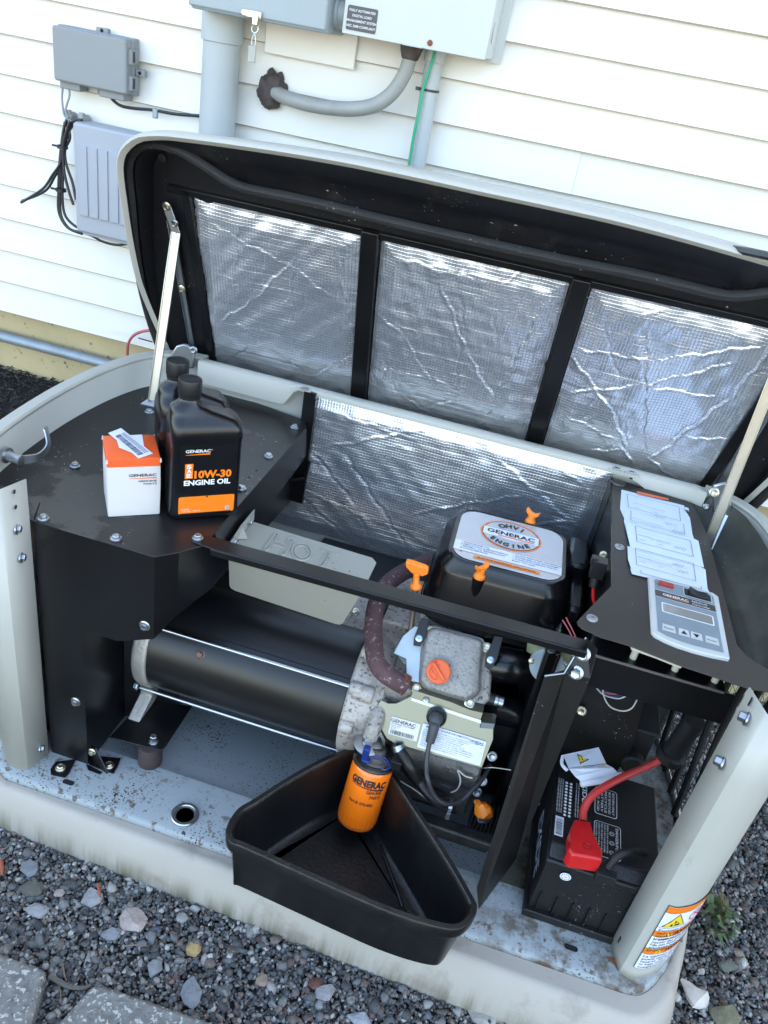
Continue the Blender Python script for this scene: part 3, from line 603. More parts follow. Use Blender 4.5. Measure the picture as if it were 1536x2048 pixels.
# ================================================================== GENERATOR
gen = empty('generator', (.5, .27, 0)); tag(gen, 'home standby generator with its lid raised, engine bay open at the front', 'generator')
RIM = .555
LP = smooth([(-.012,-.042,0),(-.030,-.047,0),(-.055,-.038,0),(-.082,-.012,0),(-.1,.012,0),(-.117,.08,0),(-.129,.17,0),(-.134,.29,0),(-.128,.39,0),(-.116,.46,0),(-.100,.51,0),(-.074,.548,0),(-.04,.569,0),(.0,.575,0)], 5)
RP = smooth([(1.014,-.042,0),(1.031,-.046,0),(1.05,-.038,0),(1.07,-.022,0),(1.09,.008,0),(1.110,.07,0),(1.122,.16,0),(1.124,.27,0),(1.116,.36,0),(1.102,.45,0),(1.086,.505,0),(1.06,.540,0),(1.03,.558,0),(1.0,.567,0)], 5)
def offs(pl, d, ccw=1):
    o_ = []
    for i, p in enumerate(pl):
        t = (pl[min(i+1, len(pl)-1)]-pl[max(i-1, 0)]).normalized(); n = Vector((t.y, -t.x, 0))*ccw; o_.append(p-n*d)
    return o_
def wall_strip(b, pl, z0, z1, th=.0016, ccw=1):
    q = offs(pl, th, ccw); zz = lambda L_, z: [Vector((p.x, p.y, z)) for p in L_]
    b.loft([zz(q, z0), zz(pl, z0), zz(pl, z1), zz(q, z1)], False)
# --- left side panel (outer skin + jamb return)
sp = []
for side, PL, cc in (('l', LP, -1), ('r', RP, 1)):
    b = MB(); inn = (0, 0) if side == 'l' else (1., 0.)
    sgn = 1 if side == 'l' else -1
    jamb = [Vector((inn[0], inn[1], 0)), PL[0]]
    keep = [p for p in PL]
    zt = .561
    full = [Vector((inn[0]+sgn*.0, inn[1], 0))]+[Vector((inn[0], inn[1], 0)).lerp(PL[0], .9)]+PL
    n = len(full)
    def ztop(i):
        p = full[i]
        return .561 if p.y < .02 and i < 14 else RIM
    bot = [Vector((p.x, p.y, 0)) for p in full]
    mid = [Vector((p.x, p.y, .3)) for p in full]
    top = [Vector((p.x, p.y, ztop(i))) for i, p in enumerate(full)]
    for a_, b_ in zip((bot, mid), (mid, top)):
        pass
    if side == 'r':   # louvre opening in the right wall: between z .10 and .44, y .08-.42
        ys = [i for i, p in enumerate(full) if .07 < p.y < .49 and i > 10]
        i0, i1 = ys[0], ys[-1]; zs = [0, .018, .44, None]
        for i in range(n-1):
            for k in range(3):
                if k == 1 and i0 <= i < i1: continue
                zz = lambda j, q: Vector((full[j].x, full[j].y, ztop(j) if zs[q] is None else zs[q]))
                b.add([zz(i, k), zz(i+1, k), zz(i+1, k+1), zz(i, k+1)], [(0, 1, 2, 3)])
    else: b.loft([bot, mid, top], False)
    ob = MB(); ob.v, ob.f, ob.mi = b.v, b.f, b.mi
    o = ob.build('side_panel', 'panel', gen, ang=40)
    md = o.modifiers.new('solid', 'SOLIDIFY'); md.thickness = .002; md.offset = 0
    sp.append(o)
    # rim: flat top ledge and inner apron
    pl = [p for p in PL if p.y > .0]; inr = offs(pl, .019, 1 if side == 'l' else -1); wv = []
    for i, p in enumerate(inr):
        s_ = i/(len(inr)-1); wv.append(RIM-.048-.006*math.sin(s_*9))
    test = inr[len(inr)//2].x
    b = MB(); Z = lambda L_, z: [Vector((p.x, p.y, z)) for p in L_]
    b.loft([Z(pl, RIM-.012), Z(offs(pl, -.0025, 1 if side == 'l' else -1), RIM-.003), Z(pl, RIM+.0005), Z(inr, RIM+.0005), Z(offs(inr, .0012, 1 if side == 'l' else -1), RIM-.004), [Vector((p.x, p.y, w__)) for p, w__ in zip(offs(inr, .0012, 1 if side == 'l' else -1), wv)]], False)
    b.build('rim_flange', 'panel', o, ang=50)
for p, n_ in [((-.006, -.020, .487), (1, .3, 0)), ((-.0045, -.018, .436), (1, .3, 0)), ((-.004, -.013, .026), (1, .3, 0))]: bolt(p, n_, sp[0], .006, 'zinc')
for px, py in [(31, 984), (34, 1015)]:
    b = MB(); q = at(px, py, 'y', -.022); q.x = -.0045+.001; b.cyl(q, q+Vector((.001, .0003, 0)), .0032, n=12); b.build('hole', 'dark', sp[0])
for px, py in [(1490, 1436), (1442, 1525)]:
    q = at(px, py, 'y', -.022); q.x = 1.0055; bolt(q, (-1, .3, 0), sp[1], .0068, 'zinc', h=.010)
for px, py in [(1509, 1405), (1248, 1882)]:
    q = at(px, py, 'y', -.014); b = MB(); b.prism([(1.0025, q.y-.002, q.z-.006), (1.0035, q.y+.002, q.z-.006), (1.0035, q.y+.002, q.z+.006), (1.0025, q.y-.002, q.z+.006)], (-.0015, -.0003, 0)); b.build('slot', 'dark', sp[1])
# louvre: curved dark bars with expanded mesh between them
b = MB()
def wx(y): return float(np.interp(y, [.05, .16, .27, .36, .45, .50], [1.100, 1.117, 1.119, 1.112, 1.098, 1.084]))
for k in range(9):
    y0 = .03+k*.052; pts = [(y0+.0, .02), (y0+.018, .12), (y0+.040, .22), (y0+.048, .32), (y0+.038, .44)]
    b.tube([(wx(y)-.006, y, z) for y, z in pts], .0062, 8)
    b.tube([(wx(y+.012)-.002, y+.014, z) for y, z in pts], .0022, 6)
b.build('louver', 'matteblack', sp[1])
b = MB()
for i in range(24): y0 = .08+i*.018; b.tube([(wx(y0), y0, .02), (wx(y0), y0, .43)], .0006, 4, samp=0)
for i in range(22): z0 = .03+i*.019; b.tube([(wx(y), y, z0) for y in (.08, .2, .32, .42, .49)], .0006, 4, samp=2)
b.build('louver_mesh', 'mesh', sp[1])

# --- warning label on the right panel, wrapped on the curved skin
def rp_pt(s_, z, lift=.0012):
    """s_: metres along the right skin from the front fold"""
    d = 0
    for i in range(len(RP)-1):
        L_ = (RP[i+1]-RP[i]).length
        if d+L_ >= s_:
            t = (s_-d)/L_; p = RP[i].lerp(RP[i+1], t); tt = (RP[min(i+2, len(RP)-1)]-RP[max(i-1, 0)]).normalized(); n = Vector((tt.y, -tt.x, 0)); return Vector((p.x, p.y, z))+n*lift
        d += L_
    return RP[-1]
LX, LZ0 = .012, .032
def rl_pt(s_, z, l=.0012): return rp_pt(LX+(s_-LX)*1.42, LZ0+(z-LZ0)*1.42, l+.0012)
def wl_quad(b, x0, z0, x1, z1, m, lift, n=36):
    for k in range(n):
        a_, c_ = x0+(x1-x0)*k/n, x0+(x1-x0)*(k+1)/n
        b.add([rl_pt(a_, z0, lift), rl_pt(c_, z0, lift), rl_pt(c_, z1, lift), rl_pt(a_, z1, lift)], [(0, 1, 2, 3)], m)
b = MB(); LW, LH = .098, .112
wl_quad(b, LX, LZ0, LX+LW, LZ0+LH, 1, .0013); wl_quad(b, LX+.0007, LZ0+.0007, LX+LW-.0007, LZ0+LH-.0007, 0, .0015)
for z_, t_ in [(.1015, 'WARNING'), (.0600, 'AVERTISSEMENT'), (.0285, 'ADVERTENCIA')]:
    wl_quad(b, LX+.0007, LZ0+z_, LX+LW-.0007, LZ0+z_+.0095, 2, .0017)
    cxx = {'WARNING': .047, 'AVERTISSEMENT': .022, 'ADVERTENCIA': .024}[t_]
    b.text(t_, None, None, None, .0095, 1, .012, stretch=1.05, fn=lambda x, y, z_=z_, c_=cxx: rl_pt(LX+c_+x, LZ0+z_+.0014+y, .0019))
    x_ = cxx-.013
    b.add([rl_pt(LX+x_, LZ0+z_+.0012, .0019), rl_pt(LX+x_+.009, LZ0+z_+.0012, .0019), rl_pt(LX+x_+.0045, LZ0+z_+.0085, .0019)], [(0, 1, 2)], 3)
    b.add([rl_pt(LX+x_+.004, LZ0+z_+.0025, .0021), rl_pt(LX+x_+.005, LZ0+z_+.0025, .0021), rl_pt(LX+x_+.005, LZ0+z_+.006, .0021), rl_pt(LX+x_+.004, LZ0+z_+.006, .0021)], [(0, 1, 2, 3)], 1)
for z_ in (.1010, .0755, .0595, .0380, .028): wl_quad(b, LX, LZ0+z_, LX+LW, LZ0+z_+.0005, 1, .0018)
def tri_(b, x, z, s_, m, l):
    hh = lambda t: s_*.86*(1-abs(2*t-1))
    for k in range(14):
        t0_, t1_ = k/14, (k+1)/14; b.add([rl_pt(LX+x+s_*t0_, LZ0+z, l), rl_pt(LX+x+s_*t1_, LZ0+z, l), rl_pt(LX+x+s_*t1_, LZ0+z+hh(t1_), l), rl_pt(LX+x+s_*t0_, LZ0+z+hh(t0_), l)], [(0, 1, 2, 3)], m)
tri_(b, .003, .0778, .026, 1, .0017); tri_(b, .0046, .0788, .0228, 3, .0019)
for x0, z0, x1, z1 in ((.011, .0795, .0135, .083), (.0155, .080, .0215, .0825), (.0145, .084, .0165, .088), (.018, .0835, .0195, .085)): wl_quad(b, LX+x0, LZ0+z0, LX+x1, LZ0+z1, 1, .0021, 1)
for cx_ in (.042, .064):
    def ring(r0, r1, m):
        pts = []
        for k in range(24):
            a1, a2 = 2*math.pi*k/24, 2*math.pi*(k+1)/24
            b.add([rl_pt(LX+cx_+r0*math.cos(a1), LZ0+.0885+r0*math.sin(a1), .0021), rl_pt(LX+cx_+r1*math.cos(a1), LZ0+.0885+r1*math.sin(a1), .0021), rl_pt(LX+cx_+r1*math.cos(a2), LZ0+.0885+r1*math.sin(a2), .0021), rl_pt(LX+cx_+r0*math.cos(a2), LZ0+.0885+r0*math.sin(a2), .0021)], [(0, 1, 2, 3)], m)
    wl_quad(b, LX+cx_-.005, LZ0+.087, LX+cx_+.004, LZ0+.0885, 1, .0019, 1); wl_quad(b, LX+cx_+.001, LZ0+.089, LX+cx_+.005, LZ0+.093, 1, .0019, 1)
    ring(.0085, .0098, 4)
    b.add([rl_pt(LX+cx_-.007, LZ0+.094, .0022), rl_pt(LX+cx_-.006, LZ0+.0952, .0022), rl_pt(LX+cx_+.007, LZ0+.083, .0022), rl_pt(LX+cx_+.006, LZ0+.0818, .0022)], [(0, 1, 2, 3)], 4)
for z_, lines in [(.0700, ['Explosion of battery gases can cause', 'severe injury or death. Do not smoke,', 'strike a match or create a spark in the', 'vicinity of this battery compartment.']), (.0540, ['L explosion de gaz de batterie peut', 'causer des blessures graves ou la mort.', 'Ne pas fumer, ne pas craquer une', 'allumette ni provoquer d etincelle a', 'proximite de ce compartiment.']), (.0225, ['La explosion de los gases de la bateria', 'puede causar lesiones graves o la', 'muerte. No fume, ni encienda fosforos,', 'ni haga chispas en la proximidad del', 'compartimento de la bateria.'])]:
    for i, t_ in enumerate(lines):
        b.text(t_, None, None, None, .0052, 1, .006, stretch=1.1, fn=lambda x, y, z_=z_, i=i: rl_pt(LX+.003+x, LZ0+z_-i*.0050+y, .0019))
wl = b.build('warning_label', ['white', 'ink', 'orangeink', 'yellow', 'redink'], sp[1], smooth_=False)

# --- back panel, its rim and foil
bp_ = MB(); bp_.box((-.02, .572, 0), (1.02, .5745, RIM-.001)); back = bp_.build('back_panel', 'panel', gen)
def rimback(xs, zs_):
    b = MB(); pr = []
    rings = []
    for x, zb in zip(xs, zs_):
        yb = .5755-.008*max(0, (x-.6))/.4; yb = .5755 if x < 1.0 else .569
        rings.append([(x, yb, RIM-.012), (x, yb+.001, RIM-.002), (x, yb-.002, RIM+.0008), (x, yb-.020, RIM+.0008), (x, yb-.0225, RIM-.002), (x, yb-.0225, zb)])
    b.loft(rings, False); return b
xs = list(np.linspace(-.005, .17, 12))+[.18, .19, .20, .212]+list(np.linspace(.23, .83, 8))+[.86, .88, .90, .92]+list(np.linspace(.94, 1.003, 5))
zs_ = [RIM-.045]*12+[RIM-.043, RIM-.030, RIM-.012, RIM-.006]+[RIM-.010]*8+[RIM-.010, RIM-.016, RIM-.026, RIM-.034]+[RIM-.036]*5
brim = rimback(xs, zs_).build('rim_flange', 'panel', back, ang=50)
for x, y in [(.222, .553), (.838, .556), (.865, .556)]:
    b = MB(); b.lathe((x, y, RIM+.0008), (0, 0, 1), [(.0085, 0), (.0085, .0006), (.005, .0007), (.0045, -.0015)], 18); b.box((x-.014, .5525-.008, RIM-.0012), (x+.014, .556, RIM+.0002), m=1); b.build('rivet', ['zinc', 'panel'], brim)
for px, py in [(1262, 957)]:
    b = MB(); q = at(px, py, 'z', RIM+.001); b.cyl(q, q+Vector((0, 0, .0006)), .0035, n=10); b.build('hole', 'dark', brim)
def foil_sheet(name, org, u, v, W_, H_, creases, parent, seed, nx=150, ny=130, amp=.0035, clip=None, mt='foil', swell=.0065):
    amp *= .5
    """crumpled foil: regular mesh pushed along its normal by folds, puckers and soft waves"""
    org = Vector(org); u = Vector(u).normalized(); v = Vector(v).normalized(); n = u.cross(v).normalized()
    X, Y = np.meshgrid(np.linspace(0, W_, nx), np.linspace(0, H_, ny)); D = np.zeros_like(X); r_ = np.random.default_rng(seed)
    for _ in range(10):
        kx, ky = r_.normal(0, 28), r_.normal(0, 28); D += .0006*np.sin(kx*X+ky*Y+r_.uniform(0, 6))
    for _ in range(26):
        kx, ky = r_.normal(0, 90), r_.normal(0, 90); D += .00013*np.sin(kx*X+ky*Y+r_.uniform(0, 6))
    def ridge(x0, y0, x1, y1, a_, wd):
        L_ = math.hypot(x1-x0, y1-y0)+1e-9; tx, ty = (x1-x0)/L_, (y1-y0)/L_
        s_ = (X-x0)*tx+(Y-y0)*ty; wob = .0022*np.sin(s_*85+x0*50)+.0012*np.sin(s_*210+y0*90); d = -(X-x0)*ty+(Y-y0)*tx+wob
        fade = np.clip(s_/.02, 0, 1)*np.clip((L_-s_)/.02, 0, 1)
        return a_*fade*(np.exp(-np.abs(d)/wd)-.35*np.exp(-(np.abs(d-2.2*wd)/wd)**2))
    for x0, y0, x1, y1, a_ in creases: D += ridge(x0*W_, y0*H_, x1*W_, y1*H_, a_*amp*.9, .0019)
    for _ in range(120):
        x0, y0 = r_.uniform(0, W_), r_.uniform(0, H_); a_ = r_.uniform(0, 6.3); l = r_.uniform(.015, .07); D += ridge(x0, y0, x0+l*math.cos(a_), y0+l*math.sin(a_), amp*r_.uniform(-.45, .5), .0015)
    hs = np.zeros(ny)
    for _ in range(8): hs += .00005*np.sin(r_.uniform(150, 700)*Y[:, 0]+r_.uniform(0, 6))
    D += hs[:, None]*(1+.5*np.sin(X*23+seed))
    ed = np.minimum(np.minimum(X, W_-X), np.minimum(Y, H_-Y)); D += swell*np.clip(ed/.03, 0, 1)
    me = bpy.data.meshes.new(name); P = np.array(org)[None, None]+X[..., None]*np.array(u)+Y[..., None]*np.array(v)+D[..., None]*np.array(n)
    fs = [(j*nx+i, j*nx+i+1, (j+1)*nx+i+1, (j+1)*nx+i) for j in range(ny-1) for i in range(nx-1)]
    if clip: fs = [f for f in fs if clip(X.ravel()[f[0]], Y.ravel()[f[0]])]
    me.from_pydata(P.reshape(-1, 3).tolist(), [], fs); uvl = me.uv_layers.new(name='UVMap'); XY = np.stack([X.ravel(), Y.ravel()], 1)
    li = np.zeros(len(me.loops), np.int32); me.loops.foreach_get('vertex_index', li); uvl.data.foreach_set('uv', XY[li].astype(np.float32).ravel()); me.shade_smooth()
    me.materials.append(M[mt]); o = bpy.data.objects.new(name, me); C.collection.objects.link(o); o.parent = parent; o.matrix_parent_inverse = parent_inv(parent); return o
# rear foil blanket (origin lower left seen from the front)
foil_sheet('foil_insulation', (.10, .565, .225), (1, 0, 0), (0, 0, 1), .735, .322,
    [(.20,.62,.36,.30,-1.1),(.36,.30,.42,.02,-1.1),(.24,.66,.52,.98,1.1),(.12,.60,.24,.66,.8),(.12,.35,.45,.22,.8),(.12,.36,.36,.02,-1.2),(.30,.66,.56,.0,-1.2),(.50,.35,.80,.70,.9),(.56,.0,.70,.35,-1.),(.60,.30,.95,.62,1.),(.70,.90,.98,.55,1.),(.66,.55,.72,.30,-.8),(.74,.80,.88,.74,.8),(.22,.92,.50,.86,.8),(.86,.95,.99,.80,.9),(.34,.28,.60,.18,.6),(.55,.90,.60,.60,.5)], back, 5, 200, 110, .0040, lambda x, y: not (x < .147 and y > .17))
# black ribbed air duct below the foil
b = MB(); b.box((.10, .47, .0), (.86, .566, .205))
for k in range(6): b.box((.12, .465, .04+k*.028), (.60, .4705, .052+k*.028))
b.box((.30, .455, .205), (.86, .566, .222))
b.build('rear_duct', 'matteblack', gen, bevel=.004)
b = MB(); b.box((.832, .50, .0), (.837, .566, .53)); b.build('rear_post', 'black', gen, bevel=.001); b = MB(); b.box((.222, .548, .30), (.247, .566, .553)); b.build('rear_post', 'black', gen, bevel=.001)

# --- base tray
def ring_pl(d, z, fy=0.): 
    f = list(reversed(offs(LP, -d, 1))); 
    L_ = offs(LP, d, -1); Rr = offs(RP, -d, -1)
    return L_, Rr
def offo(PL, d): # outward offset for either side
    q = offs(PL, d, -1); cx_ = .5
    return q if abs(q[20].x-cx_) > abs(PL[20].x-cx_) else offs(PL, d, 1)
def closed_ring(d, z, yf=None):
    def lerp_off(PL):
        a_, c_ = offo(PL, d), offo(PL, d-.0115); o2 = []
        for p, q, e in zip(PL, a_, c_):
            k = min(1, max(0, (abs(p.x-.5)-.535)/.05)); k = k*k*(3-2*k); o2.append(q.lerp(e, k))
        return o2
    L_ = lerp_off(LP); Rr = lerp_off(RP); 
    L_ = [p for p in L_ if p.x < -.028]; Rr = [p for p in Rr if p.x > 1.030]
    front = [Vector((x, -.0468-d, 0)) for x in np.linspace(-.02, 1.02, 16)]
    back_ = [Vector((x, .575+d, 0)) for x in np.linspace(.96, .04, 8)]
    pts = list(reversed(L_))+front+Rr+back_
    o_ = []
    for p in pts:
        y = p.y
        if yf and p.y < .02: y = p.y + yf(p.x)*min(1, (.02-p.y)/.04)
        o_.append(Vector((p.x, y, z)))
    return o_
b = MB()
b.loft([closed_ring(.006, -.022), closed_ring(.0175, -.018), closed_ring(.0185, -.010), closed_ring(.016, -.003), closed_ring(.011, 0.)], True)
FR = closed_ring(.011, 0.)
cut = .045
front = [p for p in FR if p.y < cut]
b.poly([(front[0].x-.003, cut, 0)]+front+[(front[-1].x+.003, cut, 0)])
b.poly([(-.13, cut, 0), (.02, cut, 0), (.02, .5, 0), (-.13, .5, 0)]); b.poly([(.79, cut, 0), (1.118, cut, 0), (1.118, .5, 0), (.79, .5, 0)])
b.poly([(.02, cut, 0), (.79, cut, 0), (.78, cut+.018, -.012), (.03, cut+.018, -.012)]); b.poly([(.03, cut+.018, -.012), (.78, cut+.018, -.012), (.78, .56, -.012), (.03, .56, -.012)])
b.poly([(.79, cut, 0), (.79, .56, 0), (.78, .56, -.012), (.78, cut+.018, -.012)]); b.poly([(.02, cut, 0), (.03, cut+.018, -.012), (.03, .56, -.012), (.02, .56, 0)])
tray = b.build('base_tray', 'tray', gen, ang=60)
# holes / grommet
q = at(370, 1630, 'z', .001); b = MB(); b.lathe((q.x, q.y, 0), (0, 0, 1), [(.0235, .0002), (.0235, .0030), (.0220, .0050), (.0175, .0050), (.0160, .003), (.0150, -.012)], 36, cap=False); b.lathe((q.x, q.y, 0), (0, 0, 1), [(.0150, .0006), (.001, .0006)], 30, m=1, cap=True)
b.build('drain_grommet', ['zinc', mat('grommet_inside', (.10, .13, .155), .5)], tray)
for px, py, l in [(137, 1565, .0105), (1142, 1896, .011), (191, 1514, .009)]:
    q = at(px, py, 'z', 0); b = MB(); b.poly([(q.x+x, q.y+y, .0007) for x, y in rrect(-l, -.0048, l, .0048, .0047)]); b.build('slot', 'dark', tray)
q = at(1248, 1940, 'z', .0); b = MB(); b.poly([(q.x-.004+.020*math.cos(a)*(1+.3*math.sin(3*a)), q.y+.008+.011*math.sin(a)*(1+.3*math.cos(4*a)), .0006) for a in np.linspace(0, 6.1, 30)]); b.build('rust_stain', 'rust', tray)
# skirt
b = MB(); f1 = lambda x: -.004-.020*x; f2 = lambda x: -.006-.031*x
b.loft([closed_ring(.017, -.030), closed_ring(.0190, -.0125), closed_ring(.0200, -.0118, f1), closed_ring(.027, -.0115, f1), closed_ring(.034, -.018, f1), closed_ring(.043, -.055, f2), closed_ring(.046, -.080, f2), closed_ring(.045, -.112, f2)], True)
skirt = b.build('base_skirt', 'skirt', gen, ang=60)
for xs_ in (-.004, 1.008):
    b = MB(); prof = [(-.0127, .0275, f1), (-.018, .0345, f1), (-.055, .0435, f2), (-.080, .0465, f2), (-.110, .0455, f2)]
    rr = []
    for z, d, f in prof:
        y = -.0445-d+f(xs_); rr.append([(xs_-.0006, y-.0004, z), (xs_+.0006, y-.0004, z)])
    b.loft(rr, False); b.build('skirt_seam', 'dark', skirt)

# --- left air duct box with the black top plate
TP = .490
duct = empty('air_duct', (0, 0, 0)); duct.parent = gen; duct.matrix_parent_inverse = parent_inv(gen)
b = MB(); tz = TP
outl = [at(58, 1042, 'z', TP), at(308, 1114, 'z', TP), at(356, 1105, 'z', TP), at(440, 1042, 'z', TP)+Vector((.0, 0, 0)), Vector((.241, .517, TP)), Vector((.232, .552, TP))]
lin = [p for p in offo(LP, -.021) if p.y > .004]; lin = [Vector((p.x, p.y, TP)) for p in lin]
outl2 = [(.0025, .004, TP)]+[(p.x, p.y, TP) for p in [at(308, 1114, 'z', TP), at(356, 1105, 'z', TP), at(405, 1092, 'z', TP)]]+[(.2445, .105, TP), (.2445, .517, TP), (.232, .551, TP)]+[tuple(p) for p in reversed(lin)]
b.prism([Vector(p)-Vector((0, 0, .002)) for p in outl2], (0, 0, .002)); tp = b.build('top_plate', 'plate', duct, bevel=.0006)
for (px, py) in [(87, 1037), (150, 932), (232, 1077), (395, 1076), (298, 824), (589, 855), (537, 913), (483, 977)]: bolt(at(px, py, 'z', TP+.0015), (0, 0, 1), tp, .0058, 'zinc')
for (px, py) in [(513, 941), (498, 955)]:
    b = MB(); q = at(px, py, 'z', TP); b.cyl(q, q+Vector((0, 0, .0006)), .002, n=8); b.build('hole', 'dark', tp)
# duct faces
p1 = at(308, 1114, 'z', TP); p2 = at(356, 1105, 'z', TP)
b = MB()
fy = .006
def f_at(px, py, y=fy): return at(px, py, 'y', y)
lx = .003
q250 = f_at(250, 1281); q236 = f_at(236, 1278); q159 = f_at(159, 1257); q352 = at(352, 1236, 'x', p2.x)
b.poly([(lx, fy, .0), (.0735, fy, .0), (.0735, fy, q159.z), (q236.x+.0, fy, q236.z-.004), (p1.x, fy, .335), (p1.x, fy, TP-.002), (lx, fy, TP-.002)])
b.poly([(p1.x, fy, TP-.002), (p1.x, fy, .335), (p2.x, p2.y+.002, .372), (p2.x, p2.y+.002, TP-.002)])
b.poly([(p2.x, p2.y+.002, TP-.002), (p2.x, p2.y+.002, .372), (p2.x, .16, .335), (.2225, .25, .335), (.2225, .55, .30), (.2225, .55, TP-.002)])
b.poly([(.0735, fy, 0), (.0735, fy, q159.z), (.0735, .13, q159.z), (.0735, .13, 0)])
b.poly([(.0735, .13, 0), (.0735, .13, .488), (.17, .16, .488), (.17, .16, .0)])
b.poly([(lx, fy, 0), (lx, fy, TP), (lx-.02, .05, TP), (lx-.02, .05, 0)])
o = b.build('duct_shell', 'black', duct, smooth_=False); md = o.modifiers.new('s', 'SOLIDIFY'); md.thickness = .0015; md.offset = 0
b = MB(); b.prism([(.2445, .10, TP-.002), (.2445, .52, TP-.002), (.2445, .545, TP-.075), (.2445, .30, TP-.085), (.2445, .12, TP-.04)], (-.0015, 0, 0)); b.box((.232, .545, TP-.16), (.249, .552, TP+.05)); b.build('side_flange', 'black', duct)
b = MB(); b.tube([(.226, .52, .365), (.250, .535, .370), (.252, .545, .405), (.240, .55, .41)], .004, 6, samp=0); b.build('clip', 'black', duct)
bolt(at(290, 1251, 'y', fy), (0, -1, 0), o, .0062, 'zinc'); bolt(at(152, 1403, 'y', fy), (0, -1, 0), o, .0062, 'zinc')
# feet brackets of the duct
b = MB(); q = at(120, 1540, 'z', .002); b.prism([(at(x, y, 'z', .001)) for x, y in [(112, 1525), (152, 1520), (138, 1548), (130, 1556), (102, 1550), (101, 1540)]], (0, 0, .0025)); br = b.build('foot_bracket', 'black', duct); bolt(at(121, 1536, 'z', .004), (0, 0, 1), br, .006, 'zincy')
b = MB(); b.prism([(at(x, y, 'z', .001)) for x, y in [(180, 1512), (241, 1518), (236, 1532), (227, 1548), (178, 1530)]], (0, 0, .0025)); b.prism([at(x, y, 'z', .003) for x, y in [(172, 1528), (196, 1540), (205, 1545), (200, 1549), (176, 1540)]], (0, 0, .001)); 
b.prism([(.080, .012, .002), (.115, -.002, .002), (.115, -.002, .006), (.087, .009, .042), (.078, .012, .044)], (.0012, .0016, 0)); br = b.build('foot_bracket', 'black', duct)
bolt(at(218, 1531, 'z', .004), (0, 0, 1), br, .0062, 'zincy'); bolt((.0835, .006, .036), (0, -1, 0), br, .005, 'zincy')
# --- cam latch on the left rim
lt = empty('lid_latch', (0, 0, 0)); lt.parent = gen; lt.matrix_parent_inverse = parent_inv(gen)
c0 = at(10, 908, 'y', .105); c1 = at(38, 913, 'z', c0.z-.002) ; ax = Vector((1, -.12, 0)).normalized()
c0 = Vector((-.105, .100, .522)); b = MB(); b.lathe(c0, ax, [(.013, -.006), (.013, .000), (.0085, .001), (.0085, .022), (.0095, .022), (.0095, .027), (.0078, .0275), (.004, .028)], 20); b.build('latch_barrel', 'zinc', lt)
pts = [c0+ax*.020+Vector(d) for d in ((0, 0, 0), (.010, .006, .000), (.022, .022, .002), (.024, .042, .012), (.014, .054, .028), (.010, .056, .036))]
b = MB(); sm_ = smooth(pts, 6); rings = []
for i, p in enumerate(sm_):
    t = (sm_[min(i+1, len(sm_)-1)]-sm_[max(i-1, 0)]).normalized(); s_ = t.cross(Vector((1, 0, 0))).normalized()*(.008*(1-.45*i/len(sm_))); x_ = t.cross(s_).normalized()*.0012
    rings.append([p+s_+x_, p+s_-x_, p-s_-x_, p-s_+x_])
b.loft(rings, True, True); b.build('latch_hook', 'zinc', lt)
# --- cross bar
bar = MB(); a0 = at(384, 1075, 'z', TP+.002); a1 = at(1172, 1285, 'z', TP+.002)
yl0, yl1 = .052, .064
bar.prism([(.226, .060, TP+.0005), (.226, .082, TP+.0005), (.236, .085, TP+.0005), (.815, .096, TP+.0005), (.815, .070, TP+.0005), (.262, .056, TP+.0005)], (0, 0, .002))
bar.prism([(.258, .0555, TP+.0025), (.815, .0685, TP+.0025), (.815, .0690, TP-.009), (.258, .0560, TP-.009)], (0, -.002, 0))
cbar = bar.build('cross_bar', 'black', gen, bevel=.0012)
bolt(at(395, 1076, 'z', TP+.0032), (0, 0, 1), cbar, .0058, 'zinc')
# --- heat plate with the raised word HOT
HZ = .432; b = MB(); H = lambda x, y: at(x, y, 'z', HZ)
tl, tr = H(505, 1043), H(756, 1119); dl, dr = H(468, 1090), H(733, 1166)
yb_ = .135
top_l = Vector((tl.x, tl.y, HZ)); top_r = Vector((tr.x, tr.y, HZ)); 
fl_, fr_ = Vector((tl.x+.003, yb_, HZ-.001)), Vector((tr.x, yb_, HZ-.001))
bl_ = on(459, 1178, (0, yb_-.0, HZ), (0, 1, .35)); br_ = on(682, 1252, (0, yb_-.0, HZ), (0, 1, .35))
def mixp(a, c, t): return a.lerp(c, t)
cr = .010; ux = (top_r-top_l).normalized()
b.prism([top_l, top_r-ux*cr, top_r+Vector((0, -cr, 0)), fr_, fl_], (0, 0, -.0016))
dn = (bl_-fl_).normalized(); dn2 = (br_-fr_).normalized(); ub = (br_-bl_).normalized(); nf = Vector((0, .94, .33))*.0016
b.prism([fl_, fr_, br_-dn2*cr, br_-dn2*cr*.3-ub*cr*.3, br_-ub*cr, bl_+ub*cr, bl_+ub*cr*.3-dn*cr*.3, bl_-dn*cr], nf)
b.prism([top_l+Vector((-.001, .006, 0)), top_l+Vector((-.001, -.105, 0)), top_l+Vector((-.001, -.105, .012)), top_l+Vector((-.001, -.05, .022)), top_l+Vector((-.001, .004, .022))], (.0016, 0, 0))
hot = b.build('heat_plate', 'hot', gen, bevel=.0008)
for py_ in (-.02, -.085):
    bolt(top_l+Vector((.001, py_, .011)), (1, 0, 0), hot, .005, 'zinc')
b = MB(); b.prism([top_l+Vector((.0006, -.045, .014)), top_l+Vector((.0006, -.062, .001)), top_l+Vector((.014, -.054, .001))], (0, -.0, .001)); b.prism([top_l+Vector((.0006, -.095, .012)), top_l+Vector((.0006, -.108, .001)), top_l+Vector((.012, -.100, .001))], (0, 0, .001)); b.build('gusset', 'hot', hot)
